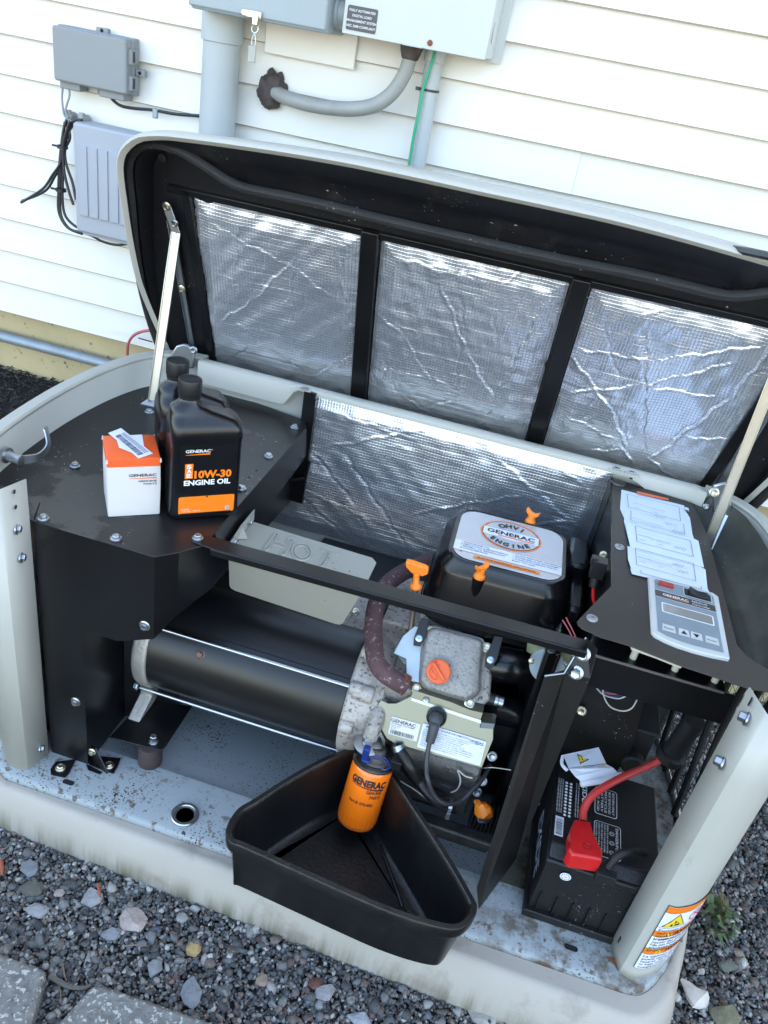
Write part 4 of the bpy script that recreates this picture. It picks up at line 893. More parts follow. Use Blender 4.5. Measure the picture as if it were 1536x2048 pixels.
# letters as pressed outlines: rounded stroke tubes
b = MB(); Hq = lambda x, y: at(x, y, 'z', HZ+.0004)
def stroke(pts, r=.0019): b.tube([Hq(x, y) for x, y in pts], r, 8, samp=0)
def loopst(pts): stroke(pts+[pts[0]])
loopst([(549, 1068), (527, 1098), (531, 1101), (538, 1099), (545, 1090), (569, 1098), (561, 1108), (565, 1111), (571, 1109), (586, 1081), (582, 1078), (576, 1079), (571, 1090), (549, 1083), (556, 1071), (554, 1067)])
ov = lambda cx_, cy_, ra, rb, an: [(cx_+ra*math.cos(t)*math.cos(an)-rb*math.sin(t)*math.sin(an), cy_+ra*math.cos(t)*math.sin(an)+rb*math.sin(t)*math.cos(an)) for t in np.linspace(0, 2*math.pi, 26)[:-1]]
loopst(ov(603, 1104, 20, 17, .3)); loopst(ov(603, 1104, 14, 11.5, .3))
loopst([(644, 1096), (677, 1107), (679, 1111), (662, 1107), (647, 1132), (641, 1134), (640, 1130), (655, 1104), (643, 1100)])
b.build('letters', 'hot', hot)
# --- LID
lid = empty('lid', (0, 0, 0)); lid.parent = gen; lid.matrix_parent_inverse = parent_inv(gen)
RA_P, RA_N = (0, .600, .54), (0, 1, .50)         # opening plane of the raised lid
FB_P, FB_N = (0, .618, .54), (0, 1, .30)         # inner face plane
def mirror_ring(px, P_, N_, n, xm=.497, extra=None):
    L_ = [on(x, y, P_, N_) for x, y in px]; L_ = smooth(L_, 4); L_ = [p for p in L_ if p.x < xm]
    Rr = [Vector((2*xm-p.x, p.y, p.z)) for p in reversed(L_)]
    return resamp(L_, n)+resamp(Rr, n)
outer_px = [(352, 745), (330, 700), (300, 632), (272, 560), (253, 475), (241, 400), (233, 340), (236, 308), (249, 288), (272, 272), (305, 268), (350, 270), (500, 290), (640, 312), (760, 335), (1000, 388), (1300, 465)]
gask_px = [(345, 745), (325, 701), (304, 642), (286, 572), (273, 494), (264, 396), (259, 349), (261, 318), (275, 297), (298, 287), (329, 290), (365, 302), (396, 320), (431, 343), (462, 363), (501, 377), (572, 391), (650, 408), (728, 428), (820, 450), (900, 468), (1100, 512)]
NN = 64
A = mirror_ring(outer_px, RA_P, RA_N, NN); G = mirror_ring(gask_px, (0, .609, .54), (0, 1, .42), NN)
cen = sum(A, Vector())/len(A)
def inset(ring, d, dy=0., dz=0.):
    out_ = []; n = len(ring)
    for i, p in enumerate(ring):
        t = (ring[min(i+1, n-1)]-ring[max(i-1, 0)]).normalized(); pn = Vector((0, 1, .4)).normalized(); s_ = t.cross(pn).normalized()
        if (cen-p).dot(s_) < 0: s_ = -s_
        out_.append(p+s_*d+Vector((0, dy, dz)))
    return out_
A2 = inset(A, .006, -.001); A3 = inset(A, .010, .004)
fbY = lambda z: FB_P[1]-FB_N[2]*(z-FB_P[2])
Bk = [Vector((p.x+(cen.x-p.x)*.01, max(p.y+.02, fbY(p.z)+.014), p.z-.006)) for p in A]; Bk2 = [Vector((p.x, fbY(p.z)+.030, p.z-.01)) for p in inset(A, .045)]
Bk3 = [p+Vector((0, .09, -.01)) for p in inset(A, .16)]
b = MB(); b.loft([A3, A2, [p.lerp(q, .5)+Vector((0, -.003, 0)) for p, q in zip(A2, A)], A, inset(A, -.003, .006), inset(A, -.004, .03), Bk, Bk2], False)
b.add(Bk2, [tuple(range(len(Bk2)))])
shell = b.build('lid_shell', 'panel', lid, ang=60)
# inner liner: from lip through the deep front part to the gasket ridge and onto the flat inner face
proj_fb = lambda p: Vector((p.x, FB_P[1]-FB_N[2]*(p.z-FB_P[2]), p.z))
B1 = [proj_fb(p)+Vector((0, .0, 0)) for p in inset(G, .016)]; B0 = inset(G, .009, .002)
Gd = inset(G, -.012, .010)
b = MB(); b.loft([A3, [p.lerp(q, .5)+Vector((0, .014, 0)) for p, q in zip(A3, Gd)], Gd, B0, B1], False)
b.add(B1, [tuple(range(len(B1)))])
bk_ = [proj_fb(p)+Vector((0, .006, 0)) for p in inset(G, -.012)]; b.add(bk_, [tuple(range(len(bk_)))])
liner = b.build('lid_liner', 'liner', lid, ang=60)
b = MB(); gp = [p+Vector((0, -.004, 0)) for p in G]
rg = []
for i, p in enumerate(gp):
    t = (gp[min(i+1, len(gp)-1)]-gp[max(i-1, 0)]).normalized(); pn = Vector((0, 1, .4)).normalized(); s_ = t.cross(pn).normalized(); rg.append([p+s_*.0085*math.cos(a)-pn*.0095*math.sin(a)*(1 if math.sin(a) > 0 else .5) for a in [2*math.pi*k/10 for k in range(10)]])
b.loft(rg, True, True); b.build('gasket', 'rubber', lid)
# foils in the lid
fn_ = Vector((0, -1, -.30)).normalized()
def F(x, y, d=0.): return on(x, y, Vector(FB_P)+fn_*d, FB_N)
fz = lambda x, z, d=0.: Vector((x, FB_P[1]-FB_N[2]*(z-FB_P[2]), z))+fn_*d
ZT, ZB = F(762, 475).z, .535
vv = (fz(0, 1)-fz(0, 0)).normalized(); HH = (fz(0, ZT)-fz(0, ZB)).length
x_r1, x_r2 = .318, .678
xl_b = F(435, 722).x; xl_t = F(384, 382).x; xr_b = F(1391, 970).x
print('lid', ZT, xl_b, xl_t, xr_b, F(740, 470), F(722, 788), F(1157, 567), F(1070, 885))
x0 = min(xl_b, xl_t)-.002
slopeL = lambda x, y: x > (xl_b-x0)+(xl_t-xl_b)*y/HH
foil_sheet('foil_insulation', fz(x0, ZB, .002), (1, 0, 0), vv, x_r1-.014-x0, HH,
  [(.10,.88,.62,.74,.9),(.62,.74,.86,.62,.9),(.12,.30,.36,.50,1.),(.36,.50,.60,.78,1.),(.60,.78,.60,.04,.7),(.14,.30,.55,.33,.7),(.14,.02,.34,.22,-.9),(.44,.9,.36,.05,-.45),(.30,.95,.22,.5,.4),(.84,.95,.99,.35,.6),(.70,.06,.99,.30,.7),(.55,.16,.74,.08,-.5)], lid, 11, 150, 140, .0036, slopeL)
foil_sheet('foil_insulation', fz(x_r1+.018, ZB, .002), (1, 0, 0), vv, x_r2-x_r1-.036, HH,
  [(.33,.87,.55,.50,1.2),(.55,.50,.78,.22,1.2),(.10,.92,.62,.90,.7),(.0,.60,.18,.50,1.),(.18,.50,.40,.22,.9),(.02,.38,.20,.12,-.9),(.20,.12,.45,.02,1.),(.78,.22,.92,.95,1.),(.78,.22,.70,.02,.8),(.36,.30,.60,.22,.8),(.60,.22,.30,.04,-.7),(.48,.80,.54,.20,-.6),(.62,.85,.70,.55,.5),(.0,.26,.36,.28,.7),(.8,.9,.72,.6,.6)], lid, 23, 160, 140, .0040)
foil_sheet('foil_insulation', fz(x_r2+.019, ZB, .002), (1, 0, 0), vv, .33, HH,
  [(.0,.62,.30,.36,1.3),(.30,.36,.52,.05,1.3),(.04,.40,.40,.55,1.),(.40,.55,.80,.80,1.),(.0,.66,.40,.70,.9),(.40,.70,.90,.92,.9),(.30,.90,.44,.50,-1.),(.44,.50,.56,.12,-.9),(.10,.84,.30,.52,-.7),(.44,.55,.80,.58,1.1),(.05,.26,.40,.18,1.),(.40,.18,.55,.02,1.),(.60,.10,.85,.60,1.),(.85,.60,.92,.95,1.),(.70,.30,.95,.35,.9),(.56,.12,.80,.02,1.2),(.18,.04,.46,.14,.8)], lid, 37, 170, 150, .0052)
for xr in (x_r1, x_r2):
    b = MB(); a_ = fz(xr, ZB-.02); c_ = fz(xr, ZT+.012); w2 = .0155
    b.prism([a_+Vector((-w2, 0, 0))-fn_*.001, a_+Vector((w2, 0, 0))-fn_*.001, a_+Vector((w2, 0, 0))+fn_*.016, a_+Vector((-w2, 0, 0))+fn_*.016], c_-a_); b.build('lid_rib', 'black', lid, bevel=.002)
b = MB()
for (xa, za, xb, zb) in ((x0-.04, ZT, 1.09, ZT+.012),):
    b.prism([fz(xa, za, -.001), fz(xa, za, .010), fz(xa, zb, .010), fz(xa, zb, -.001)], (xb-xa, 0, 0))
a_, c_ = fz(xl_b-.016, ZB-.02), fz(xl_t-.016, ZT+.01)
b.prism([a_-fn_*.001, a_+fn_*.010, a_+fn_*.010+Vector((.016, 0, 0)), a_-fn_*.001+Vector((.016, 0, 0))], c_-a_)
a_, c_ = fz(xr_b+.001, ZB-.02), fz(2*.505-xl_t+.006, ZT+.01)
b.prism([a_-fn_*.001, a_+fn_*.010, a_+fn_*.010+Vector((.020, 0, 0)), a_-fn_*.001+Vector((.020, 0, 0))], c_-a_)
b.build('lid_frame', 'black', lid, bevel=.0015)
b = MB(); q = F(324, 316, .004); b.lathe(q, fn_, [(.008, 0), (.0075, .001), (.004, .001), (.0035, -.002)], 16); b.build('plug', 'rubber', lid)
b = MB(); q = at(1510, 508, 'y', .40); b.lathe(q, (0, .2, 1), [(.036, -.006), (.040, -.003), (.040, .003), (.035, .005)], 30); b.build('lid_handle', 'cable', lid)
# --- struts
def flatbar(name, p0, p1, wd, th, m, parent, nrm=(0, -1, 0), chan=0.):
    p0 = Vector(p0); p1 = Vector(p1); t = (p1-p0).normalized(); n = Vector(nrm); n = (n-t*n.dot(t)).normalized(); s_ = t.cross(n)
    b = MB(); b.prism([p0+s_*wd, p0-s_*wd, p0-s_*wd+n*th, p0+s_*wd+n*th], p1-p0)
    if chan:
        for sg in (1, -1): b.prism([p0+s_*wd*sg, p0+s_*(wd*sg-.0015*sg), p0+s_*(wd*sg-.0015*sg)+n*chan, p0+s_*wd*sg+n*chan], p1-p0)
    return b.build(name, m, parent, bevel=.0006)
for side in (0, 1):
    st = empty('lid_strut', (0, 0, 0)); st.parent = gen; st.matrix_parent_inverse = parent_inv(gen)
    mx = (lambda v: v) if side == 0 else (lambda v: Vector((1.0-v.x+.0, v.y, v.z)))
    if side == 0:
        T0 = F(335, 413, .012); T1 = F(352, 462, .022); Bt = Vector((-.045, .445, .500)); L0 = F(342, 440, .008); L1 = F(388, 702, .006)
        flatbar('strut_bracket', T0, T1+(T1-T0)*.1, .0085, .0025, 'zinc', st, fn_)
        flatbar('strut_channel', T1+(T1-T0)*.05, Bt, .0085, .002, 'strut', st, (.25, -1, .1), .007)
        flatbar('strut_link', L0, L1, .0065, .002, 'zinc', st, fn_, .006)
        bolt(T0+Vector((0, -.003, .001)), fn_, st, .0055, 'zincy'); bolt(F(350, 446, .026), fn_, st, .0045, 'zinc'); bolt(F(364, 577, .016), fn_, st, .005, 'zincy')
        q = Vector((-.035, .560, .548)); q = at(372, 703, 'y', .56)
        b = MB(); b.prism([q+Vector((x, 0, z)) for x, z in [(-.030, -.030), (.020, -.030), (.022, .005), (.012, .016), (-.002, .018), (-.018, .010), (-.028, -.008)]], (0, -.008, 0)); hinge = b.build('hinge_plate', 'zinc', st, bevel=.003)
        bolt(at(388, 700, 'y', .55), (0, -1, 0), hinge, .005, 'zinc')
        b = MB(); b.prism([Bt+Vector(d) for d in ((-.010, 0, 0), (.010, 0, 0), (.014, -.012, -.008), (-.018, -.014, -.008))], (0, 0, .002)); b.build('strut_foot', 'zinc', st)
    else:
        Bt = at(1414, 1092, 'z', .50); T1 = on(1560, 735, (0, .48, .80), (0, 1, .2)); T1 = at(1562, 720, 'y', .47)
        flatbar('strut_channel', T1, Bt, .0085, .002, 'strut', st, (-.3, -1, .1), .007)
        flatbar('strut_link', F(1425, 1000, .006), F(1545, 800, .006), .010, .002, 'zinc', st, fn_, .006)
        b = MB(); b.prism([at(x, y, 'y', .53) for x, y in [(1426, 968), (1452, 962), (1462, 985), (1462, 1020), (1452, 1044), (1440, 1048), (1432, 1036), (1424, 1020)]], (0, -.006, 0)); hinge = b.build('hinge_plate', 'zinc', st, bevel=.003)
        flatbar('strut_foot', at(1453, 1030, 'y', .50), at(1421, 1098, 'y', .47), .003, .002, 'zinc', st)
        bolt(at(1428, 985, 'y', .52), (0, -1, .3), hinge, .006, 'zincy'); bolt(at(1412, 1013, 'y', .54), (0, -1, .3), hinge, .004, 'zinc')
# --- ALTERNATOR
alt = empty('alternator', (0, 0, 0)); alt.parent = gen; alt.matrix_parent_inverse = parent_inv(gen)
AY, AZ, AR = .195, .175, .100
b = MB(); b.lathe((.133, AY, AZ), (1, 0, 0), [(AR-.002, 0), (AR, .002), (AR, .352), (AR-.002, .354)], 96); can = b.build('stator_can', mat('stator_satin_black', (.008, .0072, .0062), .33, var=.15, vscale=4), alt)
b = MB()
arc = [R(a) for a in range(128, 30, -4)]
for a0_, a1_ in zip(arc, arc[1:]): pass
b.loft([[(x, AY+(AR+.0045)*math.cos(a), AZ+(AR+.0045)*math.sin(a)) for a in arc]+[(x, .44, .20)] for x in (.152, .486)], False)
b.loft([[(x, AY+(AR+.003)*math.cos(a), AZ+(AR+.003)*math.sin(a)) for a in arc]+[(x, .44, .198)] for x in (.152, .486)], False)
b.build('alternator_cover', mat('satin_black_cover', (.005, .005, .006), .36, var=.2, vscale=5, bump=.05), alt)
b = MB(); b.lathe((.103, AY, AZ), (1, 0, 0), [(.05, 0), (.093, .0), (.101, .004), (.1035, .012), (.1035, .028), (.100, .031)], 80)
b.prism([(.108, AY-.075, AZ-.060), (.108, AY-.070, AZ-.095), (.104, AY-.110, .047), (.104, AY-.055, .047), (.108, AY-.02, AZ-.095)], (.024, 0, 0))
b.build('end_bell', 'aluclean', alt, bevel=.003)
for an in (135, 225):
    y_, z_ = AY+.108*math.cos(R(an)), AZ+.108*math.sin(R(an)); b = MB(); b.cyl((.112, y_, z_), (.495, y_, z_), .0036, n=14); b.lathe((.100, y_, z_), (1, 0, 0), [(.0065, 0), (.0075, .001), (.0075, .006), (.0065, .007)], 6); b.build('through_bolt', mat('bright_rod%d' % an, (.50, .51, .53), .28, 1), alt)
q = on(401, 1309, (0, AY-.085, AZ+.05), (0, -.85, .5)); bolt(q, (0, -.86, .5), alt, .006, mat('brown_bolt', (.16, .10, .08), .5, .6), h=.007)
b = MB(); pts = [at(x, y, 'z', .047) for x, y in [(218, 1472), (240, 1450), (300, 1395), (375, 1405), (384, 1412), (330, 1495), (322, 1500), (306, 1497)]]
b.prism([at(x, y, 'z', .047) for x, y in [(218, 1474), (288, 1400), (384, 1412), (330, 1494), (322, 1500), (312, 1499)]], (0, 0, -.003)); b.prism([at(218, 1474, 'z', .044), at(312, 1499, 'z', .044), at(312, 1499, 'z', .036), at(218, 1474, 'z', .036)], (0, .002, 0))
mb_ = b.build('mount_bracket', 'black', alt, bevel=.001); bolt(at(307, 1483, 'z', .047), (0, 0, 1), mb_, .0062, 'zinc', h=.014)
b = MB(); q = at(298, 1515, 'z', .02); b.lathe((q.x-.002, q.y+.008, 0), (0, 0, 1), [(.020, .0003), (.0215, .004), (.021, .03), (.019, .044)], 30); b.build('rubber_mount', mat('brown_rubber', (.05, .035, .033), .6, var=.2, vscale=40), alt)
# --- ENGINE
eng = empty('engine', (0, 0, 0)); eng.parent = gen; eng.matrix_parent_inverse = parent_inv(gen)
b = MB(); b.lathe((.486, AY, AZ), (1, 0, 0), [(.100, 0), (.108, .001), (.110, .010), (.106, .030), (.098, .050), (.092, .062)], 72)
for an in (135, 225, 100, 170): y_, z_ = AY+.108*math.cos(R(an)), AZ+.108*math.sin(R(an)); b.cyl((.488, y_, z_), (.512, y_, z_), .012, n=20)
b.box((.505, AY-.055, .02), (.60, AY+.15, .262))
b.box((.50, .27, .20), (.60, .42, .285)); b.box((.565, .255, .2), (.64, .40, .33))
b.build('engine_block', 'alu', eng, bevel=.004)
b = MB(); q = at(722, 1385, 'y', .12); b.cyl(q+Vector((-.014, .0, 0)), q+Vector((.022, .0, 0)), .015, n=24); b.build('casting_boss', 'alu', eng, bevel=.003)
# exhaust pipe
ex = [at(860, 1118, 'y', .42), at(835, 1132, 'y', .40), at(805, 1146, 'y', .36), at(775, 1168, 'y', .315), at(756, 1200, 'y', .265), at(748, 1235, 'y', .225), at(747, 1280, 'y', .175), at(752, 1320, 'y', .140), at(768, 1345, 'y', .128), at(792, 1362, 'y', .128), at(808, 1370, 'y', .132)]
b = MB(); b.tube(ex, .0155, 28, samp=8); b.build('exhaust_pipe', 'exhaust', eng)
b = MB(); b.cyl(ex[-1]+Vector((-.006, .003, 0)), ex[-1]+Vector((.004, 0, .0)), .0175, n=24); b.build('exhaust_flange', mat('hot_rust', (.25, .09, .05), .8, .2, var=.3, vscale=70), eng)
b = MB(); q = at(712, 1225, 'y', .31); b.lathe(q, (0, -.25, 1), [(.045, -.03), (.045, -.004), (.041, 0)], 30); fl2 = b.build('muffler_flange', 'alu', eng); bolt(at(710, 1224, 'y', .29), (0, -.3, 1), fl2, .006, 'zincy')
# zinc side plates near the head
VP, VN = Vector((.63, .17, .31)), Vector((0, -.7, .7)).normalized()
V = lambda x, y, d=0.: on(x, y, VP+VN*d, VN)
b = MB(); b.prism([V(x, y, -.012) for x, y in [(829, 1253), (856, 1258), (842, 1300), (838, 1366), (822, 1362), (814, 1368), (812, 1318), (787, 1307), (806, 1272)]], VN*.002); b.build('head_plate', mat('blue_zinc_plate', (.50, .56, .57), .38, .7, var=.1, vscale=20), eng, bevel=.0008)
b = MB(); b.prism([V(x, y, -.018) for x, y in [(786, 1300), (805, 1272), (826, 1254), (815, 1330), (808, 1330)]], VN*-.004); b.build('head_plate', 'shroud', eng, bevel=.001)
# cylinder head + valve cover
vc_px = [(850, 1262), (866, 1256), (885, 1259), (953, 1277), (964, 1284), (966, 1296), (961, 1340), (961, 1378), (955, 1391), (938, 1401), (925, 1402), (857, 1381), (842, 1370), (838, 1360), (840, 1345)]
base = smooth([V(x, y, -.012) for x, y in vc_px]+[V(*vc_px[0], -.012)], 3)[:-1]
cc = sum(base, Vector())/len(base)
def sc(r_, k, h): return [cc+(p-cc)*k+VN*h for p in r_]
b = MB(); b.loft([sc(base, 1.06, -.012), sc(base, 1.06, .0), sc(base, 1.0, .001), sc(base, .985, .010), sc(base, .94, .0185), sc(base, .86, .0215), sc(base, .5, .0225)], True, True); vcov = b.build('valve_cover', 'cover', eng, ang=50)
b = MB(); b.prism([V(x, y, -.016) for x, y in [(822, 1250), (975, 1285), (985, 1330), (980, 1400), (950, 1425), (826, 1390), (822, 1330)]], VN*-.09); b.build('cylinder_head', 'alu', eng, bevel=.004)
b = MB(); b.prism([V(x, y, -.0135) for x, y in [(824, 1383), (834, 1370), (850, 1383), (935, 1408), (950, 1396), (950, 1412), (940, 1424), (924, 1417), (884, 1408), (850, 1399), (828, 1393)]], VN*.002); b.build('gasket_plate', mat('greenish_zinc', (.42, .55, .44), .35, .8, var=.2, vscale=50), eng, bevel=.0006)
for px, py in [(859, 1262), (973, 1295), (833, 1377), (939, 1407)]: bolt(V(px, py, -.008), VN, eng, .0058, 'zincy')
# oil cap with its mark
oc = V(877, 1348, .010); uu = Vector((1, 0, 0)); vv_ = VN.cross(uu); 
b = MB(); b.lathe(oc-VN*.004, VN, [(.0215, 0), (.0215, .010)], 36); b.build('filler_neck', 'cover', eng)
oc2 = oc+VN*.008+Vector((-.001, .001, .003)); b = MB(); b.lathe(oc2, VN, [(.0195, -.002), (.0200, .0), (.0200, .004), (.0185, .0058), (.0, .0060)], 40)
ca = math.cos(R(-42)); sa = math.sin(R(-42)); d1 = uu*ca+vv_*sa; d2 = VN.cross(d1)
b.prism([oc2+VN*.0055+d1*s_*.0165+d2*t_*.0028 for s_, t_ in ((-1, -1), (1, -1), (1, 1), (-1, 1))], VN*.004)
capo = b.build('oil_cap', 'orangecap', eng, bevel=.0012)
b = MB(); tu = (uu*math.cos(R(-140))+vv_*math.sin(R(-140))); tv = VN.cross(tu)
b.text('OIL', oc2+VN*.0062-tv*.0105-tu*.0, tu, tv, .0085, 0, .012, align='c', lift=.0004); b.text('FILL', oc2+VN*.0062-tv*.018, tu, tv, .0060, 0, .012, align='c', lift=.0004)
pic = lambda x, y: oc2+VN*.0064+d1*x+d2*y
b.tube([pic(-.012, -.006), pic(-.004, -.008), pic(.004, -.006), pic(.009, -.010), pic(.003, -.014), pic(-.006, -.013), pic(-.012, -.006)], .0005, 5)
b.build('cap_mark', mat('cap_raised_mark', (.62, .07, .02), .5), capo)
# black clamp brackets hanging from the cross bar
for (ax_, ay_), (bx_, by_) in [((851, 1236), (838, 1277)), ((997, 1273), (981, 1320))]:
    p0, p1 = V(ax_, ay_, .012), V(bx_, by_, .006); s_ = Vector((1, 0, .15)).normalized(); b = MB()
    b.prism([p0+s_*.0065, p0-s_*.0065, p1-s_*.0085, p1-s_*.006+Vector((0, -.009, -.009)), p1+s_*.006+Vector((0, -.009, -.009)), p1+s_*.0085], VN*-.003); b.prism([p0+s_*.0065, p1+s_*.0085, p1+s_*.0085+VN*.006, p0+s_*.0065+VN*.006], s_*.0012)
    cl = b.build('clamp_bracket', 'black', eng, bevel=.0006); screwhead(p1+VN*.0008, VN, cl, .0062, mat('blue_zinc', (.45, .62, .70), .3, .7))
# heat shroud in front of the cylinder
SP_, SN = Vector((.63, .11, .22)), Vector((0, -.9, .43)).normalized()
Sx = lambda x, y, d=0.: on(x, y, SP_+SN*d, SN)
shp = [(757, 1408), (762, 1400), (776, 1407), (792, 1407), (803, 1402), (823, 1392), (962, 1438), (960, 1455), (987, 1458), (985, 1478), (962, 1535), (900, 1518), (790, 1487), (775, 1478), (762, 1455), (757, 1430)]
b = MB(); b.prism([Sx(*p) for p in shp], SN*-.0016)
b.loft([[Sx(x, y), Sx(x, y, 0)+Vector((0, .004, .010)), Sx(x, y, 0)+Vector((0, .022, .012))] for x, y in [(823, 1392), (860, 1404), (900, 1417), (935, 1432), (962, 1438)]], False)
b.loft([[Sx(x, y), Sx(x, y)+Vector((0, .006, .006)), Sx(x, y)+Vector((0, .03, .006))] for x, y in [(960, 1455), (975, 1457), (987, 1458)]], False)
b.prism([Sx(985, 1458), Sx(985, 1478), Sx(962, 1535), Sx(962, 1535)+Vector((0, .05, 0)), Sx(985, 1478)+Vector((0, .05, 0)), Sx(985, 1458)+Vector((0, .05, 0))], (.0012, 0, 0))
b.prism([Sx(757, 1408), Sx(757, 1430), Sx(762, 1455), Sx(775, 1478), Sx(775, 1478)+Vector((0, .04, 0)), Sx(757, 1430)+Vector((0, .05, 0)), Sx(757, 1408)+Vector((0, .05, 0))], (-.001, 0, 0))
shr = b.build('heat_shroud', 'shroud', eng, bevel=.0012); screwhead(Sx(851, 1405, .002)+Vector((0, .002, .004)), (0, -.5, .8), shr, .0055)
b = MB(); b.prism([Sx(823, 1395, .0006), Sx(962, 1440, .0006), Sx(962, 1447, .0006), Sx(823, 1401, .0006)], SN*.0008); b.build('shroud_fold', mat('bright_fold', (.34, .35, .33), .3, 1), shr)
# labels on the shroud
def basis(p0, p1, N_): u = (p1-p0).normalized(); return u, N_.cross(u).normalized()
a_, c_ = Sx(776, 1467, .0008), Sx(833, 1483, .0008); u, v = basis(a_, c_, SN); w_ = (c_-a_).length; h_ = .030
b = MB(); b.decal(a_, u, v, 0, 0, w_, h_, .0002, 0); b.text('GENERAC', a_+v*(h_-.0080), u, v, .0075, 1, .02, width=w_*.86, lift=.0006); b.text('POWER SYSTEMS', a_+u*.002+v*(h_-.0115), u, v, .003, 1, .01, width=w_*.80, lift=.0006)
for i in range(3):
    b.text(['Model No.  G0058', 'Serial No.  591', 'Date  2010'][i], a_+u*.002+v*(h_-.0145-i*.0027), u, v, .0021, 1, .003, lift=.0006)
x_ = .003
while x_ < w_-.006:
    t_ = random.choice([.0005, .0009, .0014]); b.decal(a_, u, v, x_, .0015, x_+t_, .0085, .0006, 1); x_ += t_+random.choice([.0005, .0009])
b.build('serial_plate', ['badge', 'ink'], shr, smooth_=False)
a_, c_ = Sx(834, 1494, .0016), Sx(960, 1532, .0016); u, v = basis(a_, c_, SN); w_ = (c_-a_).length; h_ = .042
b = MB(); b.decal(a_, u, v, 0, 0, w_, h_, .0002, 0, rad=.002)
b.text('IMPORTANT ENGINE INFORMATION', a_+u*.006+v*(h_-.0055), u, v, .0048, 1, .01, width=.072, lift=.0006)
b.text('GENERAC', a_+u*(w_-.027)+v*(h_-.007), u, v, .0052, 1, .02, width=.024, lift=.0006); b.decal(a_, u, v, w_-.018, h_-.0085, w_-.003, h_-.0078, .0006, 1)
for i, t_ in enumerate(['THIS ENGINE CONFORMS TO U.S. EPA REGULATIONS FOR', 'ENGINES FOR USE AS A STATIONARY EMERGENCY', 'MODEL YEAR   EMISSION CONTROL SYSTEM', 'MAINTENANCE: REFER TO OWNERS MANUAL', 'CERTIFIED TO OPERATE ON NG OR LP VAPOR', 'ENGINE OIL: SAE 30 ABOVE 32F. WHEN COMMERCIAL', 'USE ONLY GENUINE PARTS FOR FURTHER INFORMATION', 'SEE MANUAL FOR SPARK PLUG GAP AND VALVE LASH', 'ADJUSTMENTS. DISPLACEMENT 992 CC']):
    b.text(t_, a_+u*.003+v*(h_-.0100-i*.0034), u, v, .0024, 2, .003, width=min(w_-.008, len(t_)*.0019), lift=.0006)
b.build('emission_label', ['white', mat('blue_ink', (.03, .05, .2), .5), 'greyink'], shr, smooth_=False)
# spark plug boot and lead
b = MB(); q = Sx(873, 1434, .004); b.lathe(q, SN, [(.016, -.006), (.0165, .003), (.0125, .006), (.0118, .0)], 28); b.build('plug_grommet', 'cap', eng)
b = MB(); b.tube([q, q+SN*.012, Sx(869, 1448, .016), Sx(865, 1466, .016), Sx(860, 1484, .015)], lambda t: .0115 if t < .35 else .0105-.003*t, 20); b.build('plug_boot', mat('grey_boot', (.05, .053, .058), .45), eng)
b = MB(); b.tube([Sx(861, 1480, .014), Sx(855, 1505, .016), Sx(853, 1535, .02), Sx(856, 1560, .028), at(868, 1590, 'y', .055), at(890, 1607, 'y', .06), at(920, 1603, 'y', .08), at(945, 1580, 'y', .10), at(965, 1558, 'y', .12), at(980, 1530, 'y', .15)], .0040, 12); b.build('plug_lead', mat('lead_grey', (.035, .035, .037), .4), eng)
# thick hoses
b = MB(); b.tube([Sx(790, 1492, .002), Sx(805, 1508, .008), Sx(822, 1535, .014), at(838, 1560, 'y', .08), at(856, 1588, 'y', .07), at(880, 1608, 'y', .075), at(905, 1614, 'y', .09)], .0085, 16)
b.build('oil_hose', 'blackdust', eng)
b = MB(); b.tube([at(800, 1512, 'y', .13), at(820, 1545, 'y', .11), at(850, 1575, 'y', .11), at(885, 1590, 'y', .12), at(915, 1592, 'y', .13)], .0095, 16); b.build('oil_hose', 'blackdust', eng)
b = MB(); q = Sx(796, 1494, .004); b.lathe(q, (.5, -.4, -.6), [(.0092, -.003), (.010, -.003), (.010, .006), (.0092, .006)], 18, cap=False); b.build('hose_ferrule', 'zinc', eng)
b = MB(); q = at(900, 1612, 'y', .085); b.lathe(q, (1, .1, 0), [(.0105, -.003), (.0112, -.003), (.0112, .003), (.0105, .003)], 18, cap=False); b.box((q.x-.003, q.y-.014, q.z-.018), (q.x+.004, q.y-.011, q.z-.004)); b.build('hose_clamp', 'zinc', eng)
# crankcase below
b = MB(); b.cyl((.575, .165, .125), (.735, .165, .125), .050, n=40); b.box((.58, .12, .04), (.73, .30, .12)); b.cyl((.585, .145, .085), (.70, .145, .085), .028, n=24)
b.box((.50, .10, -.02), (.80, .125, .012)); b.box((.50, .16, -.02), (.72, .45, .05))
b.build('crankcase', mat('dark_oily_casting', (.10, .095, .09), .40, .6, var=.3, vscale=25, bump=.7, bscale=150), eng, bevel=.004)
b = MB(); b.tube([at(788, 1555, 'y', .10), at(830, 1580, 'y', .09), at(855, 1600, 'y', .09)], .0012, 6); b.tube([at(915, 1540, 'y', .11), at(921, 1560, 'y', .11), at(915, 1578, 'y', .11), at(902, 1585, 'y', .11)], .0014, 6); b.tube([at(917, 1540, 'y', .11), at(930, 1552, 'y', .11), at(945, 1556, 'y', .11)], .0014, 6); b.build('wire_clips', 'whitew', eng)
b = MB(); b.tube([at(962, 1537, 'y', .14), at(985, 1535, 'y', .14), at(1022, 1540, 'y', .13)], .0010, 6); b.build('governor_spring', 'zinc', eng)
for px, py, y_ in [(984, 1513, .14), (965, 1562, .14), (954, 1584, .14), (930, 1572, .13)]: bolt(at(px, py, 'y', y_), (0, -.8, .5), eng, .006, 'zinc')
